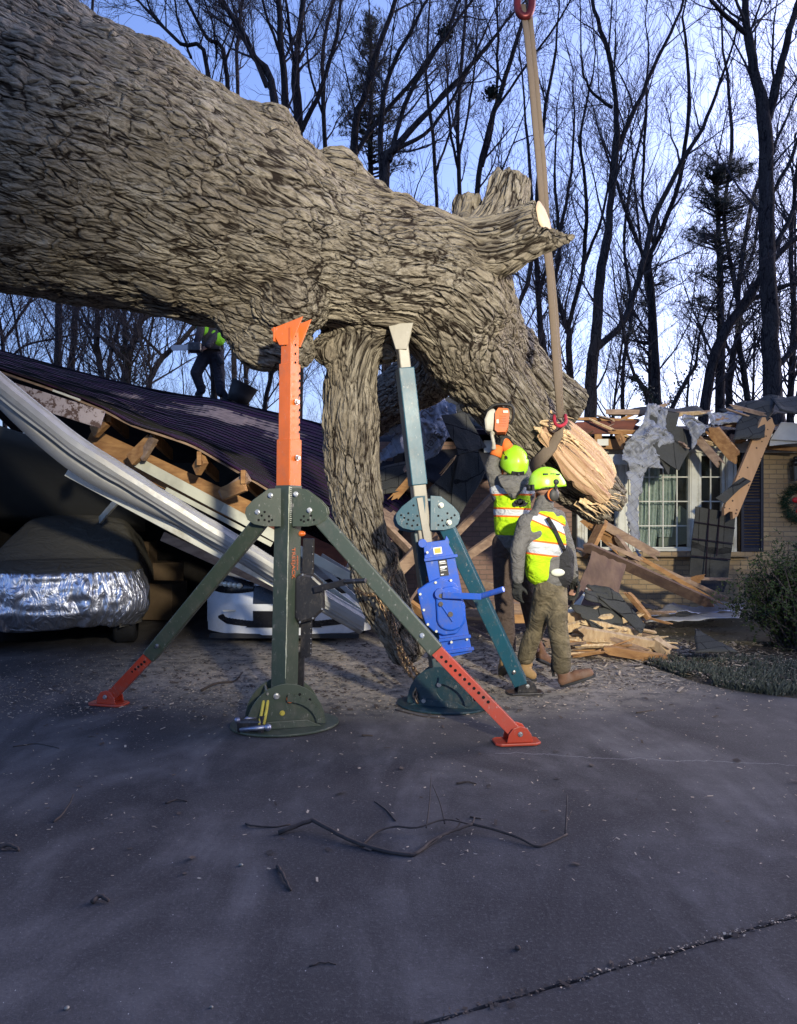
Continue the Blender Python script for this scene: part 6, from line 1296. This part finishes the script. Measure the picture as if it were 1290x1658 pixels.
# heap below the window
H_ = 'boards heaped below the window'
for k, (a, c, w_, t_, m, lab, rl_) in enumerate((
 ((943,834,9.5),(1003,886,9.3),.16,.05,LUMB,'dark orange board sloping down right at the top of the heap',.2),
 ((975,848,9.3),(1066,900,9.1),.10,.06,LUMB2,'brown board ending in a jagged tip under the window sill',.1),
 ((950,898,9.1),(976,846,9.2),.20,.05,LUMB,'wide amber board end standing up beside the front worker',1.4),
 ((1000,872,9.2),(1042,930,9.0),.08,.05,LUMB2,'short brown stud hanging under the heap top',.5),
 ((962,850,9.4),(990,862,9.3),.10,.05,LUMB,'small board end behind the upright amber one',.2),
 ((945,884,8.8),(1152,978,8.9),.17,.03,DP,'long dark brown fascia board running from the worker to the ground below the window',.9),
 ((985,882,8.95),(1182,972,9.2),.05,.04,LUMB2,'long thin lath just above the dark fascia board',.2),
 ((1040,905,9.0),(1165,978,9.1),.05,.03,LUMB,'second thin lath under the window',.2),
 ((1092,936,9.2),(1180,938,9.4),.035,.03,LUMB2,'short level lath in front of the black panel',.1),
 ((1110,944,9.3),(1135,936,9.2),.10,.04,LUMB,'small yellow wood block by the black panel',.1),
 ((820,984,8.6),(935,990,8.4),.12,.05,LUMB2,'level board seen between the workers legs, upper one',.1),
 ((800,1002,8.5),(930,1000,8.3),.10,.05,LUMB,'level board seen between the workers legs, lower one',.1),
 ((912,1002,8.1),(962,992,8.0),.12,.04,FRESH,'pinkish split board at the left of the wood pile',.3),
 ((915,1018,8.0),(985,1000,7.9),.09,.05,FRESHP,'pale split piece crossing the pile just above the ground',.4),
 ((948,1006,7.9),(1034,1026,7.8),.07,.05,FRESHP,'bright cream sliver lying on top of the pile',.2),
 ((938,1024,7.8),(1056,1046,7.6),.14,.06,FRESH,'long pinkish slab with splintered end at the front of the pile',.3),
 ((920,1044,7.9),(1000,1052,7.7),.10,.07,LUMB,'squared lumber end low in the pile beside the boot',.1),
 ((985,1052,7.5),(1078,1068,7.35),.09,.06,LUMB,'orange lumber offcut at the right foot of the pile',.2),
 ((905,1062,7.8),(1000,1060,7.6),.07,.06,LUMB2,'brown board flat on the ground in front of the pile',.1),
 ((925,1034,8.1),(980,1010,8.0),.08,.04,FRESHP,'pale sliver leaning in the pile',.6),
 ((990,1032,7.7),(1040,1052,7.6),.05,.05,LUMB2,'dark stick at the right of the pile',.2),
 ((1018,962,8.4),(1050,1000,8.2),.06,.05,LUMB,'small orange stick under the dark shingles',.1),
 ((880,1040,8.2),(930,1050,8.0),.09,.05,LUMB2,'brown board end behind the front worker legs',.2),
 ((1060,1040,7.6),(1078,1052,7.5),.12,.08,FRESH,'small pink wood chunk at the right foot of the pile',.2))):
    plank(a, c, w_, t_, m, lab, H_, rl_, sd=k)
rag([(957,893,8.7),(1014,914,8.7),(992,992,8.5),(924,996,8.4)], DP, 'rusty brown plywood panel leaning behind the front worker', 'panel', 8, 8, .012, .01, .02, None, 'plywood', 20)
rag([(944,965,8.35),(950,952,8.35),(934,996,8.2),(912,994,8.2)], WHITE, 'white triangular board beside the plywood panel', 'panel', 4, 4, .0, .0, .02, None, 'white_board', 21)
rag([(948,950,8.1),(990,954,8.1),(1046,1012,7.8),(1036,1026,7.7)], SHING2, 'long black shingle strip curling down over the pile', 'shingle strip', 8, 12, .06, .01, .014, 'shingle strips on the pile', 'shingle_strip', 22)
rag([(946,955,8.0),(985,962,8.0),(1015,1000,7.9),(950,972,7.9)], SHING2, 'upper black shingle strip against the plywood panel', 'shingle strip', 8, 8, .05, .01, .014, 'shingle strips on the pile', 'shingle_strip', 23)
rag([(922,978,8.0),(1000,980,8.0),(1012,1020,7.8),(960,1014,7.8)], SHING2, 'chalk streaked shingle piece low in the pile', 'shingle strip', 8, 8, .05, .01, .014, 'shingle strips on the pile', 'shingle_strip', 24)
rag([(1024,985,8.6),(1066,980,8.6),(1060,990,8.4),(1018,998,8.4)], BLK, 'crumpled black felt at the brick foot', 'shingle strip', 8, 6, .08, .02, .01, 'shingle strips on the pile', 'shingle_strip', 25)
rag([(1126,1020,7.6),(1134,1022,7.55),(1198,1056,7.0),(1122,1056,7.1)], SHING2, 'black shingle piece standing like a fin in the planting bed', 'shingle strip', 8, 8, .03, .006, .014, 'shingle strips on the pile', 'shingle_strip', 26)
FOIL2 = mat('dull_flashing', (.42,.44,.52), (.3,.31,.36), .35, .7, scale=7, bump=.5, bscale=14, bd=.03)
rag([(1062,984,9.4),(1200,972,9.9),(1205,990,9.3),(1058,992,9.1)], FOIL2, 'crumpled bluish metal flashing lying along the brick foot', 'flashing', 26, 8, .09, .01, .004, None, 'flashing', 27)
rag([(1050,1000,8.8),(1195,990,9.0),(1200,1000,8.7),(1045,1006,8.6)], ALU, 'dirty white strip lying in front of the flashing', 'metal strip', 14, 4, .03, .01, .006, None, 'white_strip', 28)
pth = sheet('garden_path', [tuple(G(*k)[:2]) for k in ((1058,1042),(1056,1026),(1090,1012),(1210,1006),(1330,1014),(1300,1048),(1180,1046))], .055, mat('wet_brown_path', (.075,.065,.04), (.055,.05,.032), .55, bump=.1), .1)
# wreck between the hanging limb and the workers
rag([(560,690,11.5),(700,640,11.8),(860,650,11.4),(900,700,10.9)], SHING2, 'dark crumpled roof sheet added to stand for the shade under the big limbs', 'roofing felt', 16, 12, .15, .0, .02, 'loose shingle sheets', 'shingle_sheet', 30)  # added dark fill for the shadow beneath the trunk
rag([(560,700,10.9),(900,690,10.6),(840,760,10.0),(560,800,10.2)], BLK, 'black sheet added as the shaded hollow below the roof sheet', 'roofing felt', 16, 10, .15, .0, .02, 'loose shingle sheets', 'shingle_sheet', 31)  # black colour here is painted shade, continuing the fill above
ul2 = rag([(672,650,9.5),(716,642,9.6),(742,700,9.3),(668,764,9.1)], UNDER, 'white printed underlayment hanging beside the teal post', 'underlayment', 44, 44, .07, .008, .004, 'torn roof underlayment', 'roof_underlayment', 32)
rag([(712,646,9.55),(740,660,9.5),(738,712,9.3),(700,700,9.25)], UNDER, 'right fold of the white underlayment with print', 'underlayment', 14, 14, .05, .008, .004, 'torn roof underlayment', 'roof_underlayment', 33)
rag([(640,700,9.4),(662,690,9.45),(664,728,9.2),(610,752,9.2)], UNDER, 'blue grey frayed underlayment flap left of the teal post', 'underlayment', 16, 16, .09, .03, .004, 'torn roof underlayment', 'roof_underlayment', 34)
rag([(632,668,9.5),(664,660,9.55),(662,690,9.4),(628,700,9.4)], UNDER, 'small dark underlayment tuft above the frayed flap', 'underlayment', 10, 10, .08, .03, .004, 'torn roof underlayment', 'roof_underlayment', 35)
rag([(716,672,9.0),(752,668,9.1),(786,724,8.9),(742,738,8.8)], SHING2, 'dark shingle piece lying across the white underlayment', 'shingle flap', 8, 8, .02, .0, .014, 'loose shingle sheets', 'shingle_sheet', 36)
rag([(742,738,9.2),(772,722,9.3),(786,762,9.1),(720,882,8.9)], SHING2, 'long dark shingle slab slanting down to the brick wall, right half', 'shingle flap', 8, 10, .02, .0, .016, 'loose shingle sheets', 'shingle_sheet', 37)
rag([(742,738,9.25),(760,740,9.25),(720,882,8.95),(676,812,9.0)], SHING2, 'long dark shingle slab slanting down behind the teal stand, left half', 'shingle flap', 8, 10, .02, .0, .016, 'loose shingle sheets', 'shingle_sheet', 38)
rag([(600,760,9.7),(690,740,9.7),(680,790,9.4),(600,800,9.3)], SHING2, 'bowed dark felt hanging between hanging limb and teal post', 'roofing felt', 12, 8, .05, .0, .02, 'loose shingle sheets', 'shingle_sheet', 39)
W_ = 'boards behind the teal stand'
for k, (a, c, w_, t_, m, lab, rl_) in enumerate((
 ((636,808,9.4),(668,772,9.3),.10,.06,LUMB,'short orange timber end under the felt, right of the hanging limb',.4),
 ((640,800,9.5),(658,760,9.6),.08,.06,LUMB2,'brown stub behind the short orange timber end',.2),
 ((716,765,9.5),(735,742,9.4),.03,.04,FRESHP,'tiny pale splinter under the white underlayment',.1),
 ((602,830,9.2),(672,900,8.9),.13,.05,LUMB2,'grey brown plank sloping down right from the hanging limb',.6),
 ((640,930,8.7),(700,868,8.6),.14,.06,LUMB2,'pale knotty timber slanting up right beside the hanging limb',.4),
 ((650,880,9.1),(760,985,8.9),.14,.04,DP,'shaded plank sloping down right behind the blue jack',.6),
 ((735,868,9.3),(800,800,9.4),.09,.05,LUMB2,'shaded plank rising right of the teal fan plate',.3),
 ((740,912,9.2),(812,862,9.3),.11,.05,LUMB2,'shaded plank rising toward the rear worker waist',.3),
 ((760,940,9.3),(800,950,9.2),.09,.05,LUMB2,'short shaded board at the brick foot',.1),
 ((655,985,8.4),(690,935,8.5),.22,.03,DP,'wide broken plywood beside the blue jack',1.2),
 ((640,960,8.8),(694,1000,8.5),.12,.05,LUMB,'orange board half hidden behind the hanging limb foot',.4),
 ((750,975,8.9),(860,985,8.7),.10,.05,LUMB2,'level dark board behind the teal leg',.1),
 ((750,992,8.6),(850,996,8.5),.09,.05,LUMB2,'level brown board just below the dark one behind the teal leg',.1),
 ((752,1012,8.3),(800,1036,8.0),.12,.03,DP,'flat board on the ground behind the teal leg',1.2),
 ((455,940,9.0),(480,985,8.6),.03,.03,LUMB2,'thin stick in the gap behind the olive post',.1))):
    plank(a, c, w_, t_, m, lab, W_, rl_, sd=k+50)
r = random.Random(77)
for k in range(46):
    px = r.uniform(915,1065); py = 985+r.random()**.7*75; Y = 8.6-(py-985)/75*1.1; ln = r.uniform(25,75); sl_ = r.uniform(-.35,.3)
    plank((px-ln/2, py-ln*sl_/2, Y+r.uniform(-.1,.2)), (px+ln/2, py+ln*sl_/2, Y+r.uniform(-.2,.1)), r.uniform(.015,.05), r.uniform(.012,.03), [FRESHP, FRESH, LUMB2, LUMB][r.randrange(4)], 'thin splintered sliver among the wood pile beside the front worker', 'thin slivers in the wood pile', r.uniform(0,1.5), name='wood_sliver', sd=k)
for k in range(16):
    px = r.uniform(930,1240); py = r.uniform(662,716); ln = r.uniform(20,70); sl_ = r.uniform(-.5,.5)
    plank((px-ln/2, py-ln*sl_/2, 10.1+r.uniform(-.2,.3)), (px+ln/2, py+ln*sl_/2, 10.0+r.uniform(-.3,.3)), r.uniform(.02,.07), r.uniform(.012,.03), [FRESHP, LUMB, LUMB2][r.randrange(3)], 'thin broken lath sticking out of the smashed eave over the window', 'thin laths in the smashed eave', r.uniform(0,1.5), name='broken_lath', sd=k)
# printed words on the sheets
INK = mat('grey_print_ink', (.10,.10,.11), (.08,.08,.09), .8, bump=0)
def rot_text(s, size, p, ang, par, off=-.05):
    xx = V((math.cos(R(ang)), 0, math.sin(R(ang)))); zz = V((0,-1,0)); yy = zz.cross(xx); RT = Matrix((xx, yy, zz)).transposed(); pp = P(*p)+V((0,off,0)); text(s, size, pp, RT, INK, par, 'printed_word')
rot_text('ster', .17, (700,716,9.22), -125+180+180, ul2, -.08); rot_text('BU', .14, (690,668,9.4), 50+180, ul2, -.10); rot_text('Cer', .07, (717,700,9.25), -110, ul2, -.12)
rot_text('uster', .10, (1044,700,9.7), 62, ul1, -.12)
# ------------------------------------------------------------------ litter
CHIP = mat('pale_wood_chips', (.46,.38,.27), (.32,.24,.16), .9, scale=30, bump=0); FLAKE = mat('dark_bark_flakes', (.045,.032,.025), (.08,.06,.045), .95, scale=30, bump=0)
def scatter(name, m, n, fn, smin, smax, label, z=.004, asp=.35, seed=1):
    r = random.Random(seed); b = MB()
    for i in range(n):
        x, y = fn(r); s_ = r.uniform(smin, smax)*(1 if r.random() > .06 else 1.8); a = r.uniform(0, 6.28); d = V((math.cos(a), math.sin(a), r.uniform(-.25,.25)))*s_; q = V((-math.sin(a), math.cos(a), r.uniform(-.4,.4)))*s_*r.uniform(asp*.5, asp*1.4); c = V((x, y, z+abs(d.z)+abs(q.z)+(.02 if x > bededge(y) else 0)))
        b.add([c-d-q*.6, c+d*.8-q, c+d+q*.7, c-d*.7+q], [(0,1,2,3)])
    o = b.build(name, m, None); return tag(o, label, 'litter', kind='stuff')
def around(r):
    k = r.random()
    if k < .66: return r.gauss(.8, 1.4), 6.1+abs(r.gauss(1.1, .95))+.4*r.random()
    if k < .93: return r.gauss(-1.2, 1.6), 5.6+abs(r.gauss(.7,.8))+.5*r.random()-.5*r.random()
    return r.uniform(-4, 4.5), 3.0+r.random()*5
def pile(r): return r.gauss(2.3, .7), r.gauss(8.1, .6)
def bedp(r): y = r.uniform(6.2, 10.2); return bededge(y)+abs(r.gauss(0, 1.3))+.05, y
scatter('wood_chips', CHIP, 34000, around, .003, .011, 'pale sawdust chips strewn over the drive around the stands', seed=1)
scatter('wood_chips', CHIP, 5000, bedp, .006, .02, 'pale chips covering the planting bed below the window', z=.03, seed=2)
scatter('wood_chips', CHIP, 3500, pile, .008, .05, 'larger splinters around the board pile', z=.01, asp=.2, seed=5)
scatter('bark_flakes', FLAKE, 3800, around, .004, .024, 'dark bark flakes and leaf bits scattered over the drive', asp=.5, seed=3)
scatter('bark_flakes', FLAKE, 3000, bedp, .008, .03, 'dark leaf litter over the planting bed', z=.03, seed=4)
def jointp(r): t_ = r.uniform(-2, 3.5); p = J0+jd*t_+nn*r.gauss(0,.012); return p.x, p.y
scatter('joint_debris', FLAKE, 900, jointp, .002, .008, 'bark crumbs packed in the slab joint', asp=.6, seed=6); scatter('joint_debris', CHIP, 260, lambda r: (lambda p: (p.x, p.y))(J0+jd*(r.choice((1.2,1.5,1.9,.8))+r.gauss(0,.16))+nn*r.gauss(0,.012)), .0015, .005, 'pale crumbs along the slab joint', asp=.6, seed=7)
# soft raised lip of grit along the joint
def stick(pts, r0, r1, label, name='fallen_twig', grp='twigs lying on the drive', subs=(), z=.0):
    def gl(q, ra, rb, n=4):
        c = catmull([(*G(a, b_)[:2], z_) for a, b_, z_ in q], n); rr = [ra+(rb-ra)*i/(len(c)-1) for i in range(len(c))]; return [V((x[0], x[1], x[2]+rr[i]*.9)) for i, x in enumerate(c)], rr
    b = MB(); p, rr = gl(pts, r0, r1); b.tube([v+V((random.gauss(0,.002), random.gauss(0,.002), 0)) for v in p], rr, 7)
    for (q, ra, rb) in subs: p, rr = gl(q, ra, rb); b.tube(p, rr, 5)
    return tag(b.build(name, STICK, None, smooth=True), label, 'branch' if name != 'fallen_twig' else 'twig', grp)
STICK = mat('dark_twig_bark', (.06,.045,.035), (.035,.026,.022), .85, scale=25, bump=.5)
stick([(450,1352,0),(500,1343,.03),(512,1345,.03),(560,1364,.01),(610,1378,0),(668,1386,0),(700,1366,.01),(735,1354,.02),(766,1347,.03)], .011, .007, 'long forked branch lying across the middle of the foreground drive', 'fallen_branch', None,
 [([(766,1347,.03),(800,1352,.02),(840,1362,.01),(868,1372,0),(890,1366,0),(918,1352,.0)],.007,.005),([(915,1353,0),(917,1338,.05),(918,1318,.09)],.005,.003),([(916,1345,.03),(925,1330,.05)],.003,.002),([(585,1371,0),(610,1352,.01),(640,1347,.02),(675,1352,.03),(720,1342,.04),(764,1347,.03)],.006,.004),
  ([(668,1386,0),(690,1374,0),(715,1362,.02)],.005,.003),([(690,1352,.03),(695,1325,.07),(698,1290,.12)],.004,.002),([(720,1345,.03),(712,1320,.06),(700,1296,.08)],.004,.002),([(640,1330,.0),(625,1312,.0),(606,1298,.0)],.004,.002),([(764,1347,.03),(768,1338,.04)],.006,.004),([(735,1354,.02),(745,1342,.03),(738,1336,.03)],.004,.003)])
for k, (pts, ra, lab) in enumerate((([(398,1335,0),(410,1340,.005),(440,1340,0),(470,1336,0)],.0055,'thin twig above the left end of the long branch'),([(450,1405,0),(458,1422,.005),(470,1443,0)],.008,'short stout twig below the left end of the long branch'),([(268,1302,0),(285,1297,.004),(302,1298,0)],.005,'small twig left of centre on the drive'),([(88,1332,0),(104,1318,.01),(120,1296,.03)],.005,'small bent twig at the left of the drive'),
   ([(740,1270,0),(756,1268,.004),(772,1270,0)],.006,'small twig behind the long branch'),([(760,1324,0),(778,1326,0)],.005,'tiny twig right of the long branch middle'),([(150,1464,0),(163,1458,.012),(175,1463,.005)],.010,'curled dark leaf stem at the lower left'),([(500,1566,0),(520,1560,.002),(542,1562,0)],.003,'faint hair thin twig low in the centre'),([(0,1376,.0),(14,1374,.01),(30,1378,0)],.010,'small dark stick at the left edge'),([(585,1192,0),(603,1192,0)],.008,'short dark stick right of the olive base'),
   ([(325,1120,0),(350,1112,.02),(380,1104,.0),(392,1095,.03)],.012,'forked twig on the lit ground left of the olive stand'),([(1030,1155,0),(1060,1150,0)],.006,'thin stick near the right of the lit ground'),([(865,1062,0),(905,1078,.02),(950,1072,0)],.012,'stick by the boots of the front worker'),([(640,1150,0),(680,1160,0),(720,1164,0)],.006,'thin stick in front of the teal base'),([(20,1210,0),(60,1205,0),(95,1212,0)],.004,'thin pale twig at the far left of the drive'))):
    stick(pts, ra, ra*.6, lab)
# pale pebbles and a curled leaf
for k, (px, py, s_, lab) in enumerate(((390,1402,.008,'small pale pebble left of centre foreground'),(108,1634,.007,'small pale pebble at the lower left corner'),(838,1537,.010,'dark pebble in the right foreground'),(342,1632,.005,'tiny pale pebble near the bottom edge'))):
    b = MB(); b.ball(G(px, py)+V((0,0,s_*.6)), s_, 9, 6, (1.2,1,.7), Matrix.Rotation(k, 3, 'Z')); tag(b.build('pebble', FLAKE if k == 2 else GREYP, None, smooth=True), lab, 'pebble', 'pebbles on the drive')
# ------------------------------------------------------------------ shrub and low plants
SH = NT('shrub_leaves'); _c = SH.co(); SH.col(SH.ramp(SH.noise(_c, 30, 3), [(.35,(.012,.024,.008)),(.6,(.03,.05,.014)),(.72,(.06,.06,.02))])); SH.rough(.8); SH.b.inputs['Specular IOR Level'].default_value = .15; SH = SH.m
shb = thing('shrub', V((4.45, 7.9, 0)), 'rounded small leaved green shrub at the right edge before the brick wall', 'shrub'); r = random.Random(8); b = MB(); st = MB()
sc_c = V((4.45, 7.9, .62))
for i in range(150):
    a = r.uniform(0,6.28); rr_ = math.sqrt(r.random())*.18; p0 = V((4.45+rr_*math.cos(a)*2, 7.9+rr_*math.sin(a)*2, 0)); th_ = r.uniform(0,1.25); d = V((math.cos(a)*math.sin(th_), math.sin(a)*math.sin(th_), math.cos(th_)*1.15)); L = r.uniform(.7,1.06); tip = V((4.45,7.9,.12))+V((d.x*1.02, d.y*.9, d.z*.98))*L
    mid = p0.lerp(tip, .5)+V((r.gauss(0,.05), r.gauss(0,.05), .05)); st.tube([p0, mid, tip], [.012,.007,.003], 4, cap=False)
    for k in range(22):
        f = r.random()**.6; q = (mid.lerp(tip, (f-.4)/.6) if f > .4 else p0.lerp(mid, f/.4))+V((r.gauss(0,.05), r.gauss(0,.05), r.gauss(0,.05)))
        e = V((r.gauss(0,1), r.gauss(0,1), r.gauss(.4,1))).normalized(); st.tube([q, q+e*.09], [.003,.0015], 3, cap=False)
        for m in range(7):
            c = q+e*.09*(m/6)+V((r.gauss(0,.012),)*3); a2 = V((r.gauss(0,1), r.gauss(0,1), r.gauss(0,1))).normalized()*.024; b2 = a2.orthogonal().normalized()*.011; b.add([c-a2*.3, c+b2+a2*.3, c+a2, c-b2+a2*.3], [(0,1,2,3)])
b.build('foliage', SH, shb); st.build('stems', TWIG, shb)
GC = mat('dark_ground_cover', (.035,.045,.035), (.06,.07,.06), .7, scale=20, bump=0); b = MB(); r = random.Random(12)
for i in range(16000):
    y = r.uniform(6.05, 7.5); x0 = bededge(y); x = x0+.02+r.random()**1.3*2.4; dens = noise.noise((x*1.6, y*2.2, 4))
    if dens < -.12 or (y > 7.0 and r.random() < .6): continue
    a = r.uniform(0,6.28); h_ = r.uniform(.03,.10); l = V((math.cos(a)*r.uniform(.02,.06), math.sin(a)*r.uniform(.02,.06), h_)); s_ = V((-math.sin(a), math.cos(a), 0))*.004; p = V((x, y, .0)); b.add([p-s_, p+s_, p+l*.6+s_*.8+V((0,0,h_*.2)), p+l], [(0,1,2,3)])
tag(b.build('ground_cover', GC, None), 'dark tufted ground cover plants along the edge of the drive', 'ground cover', kind='stuff')
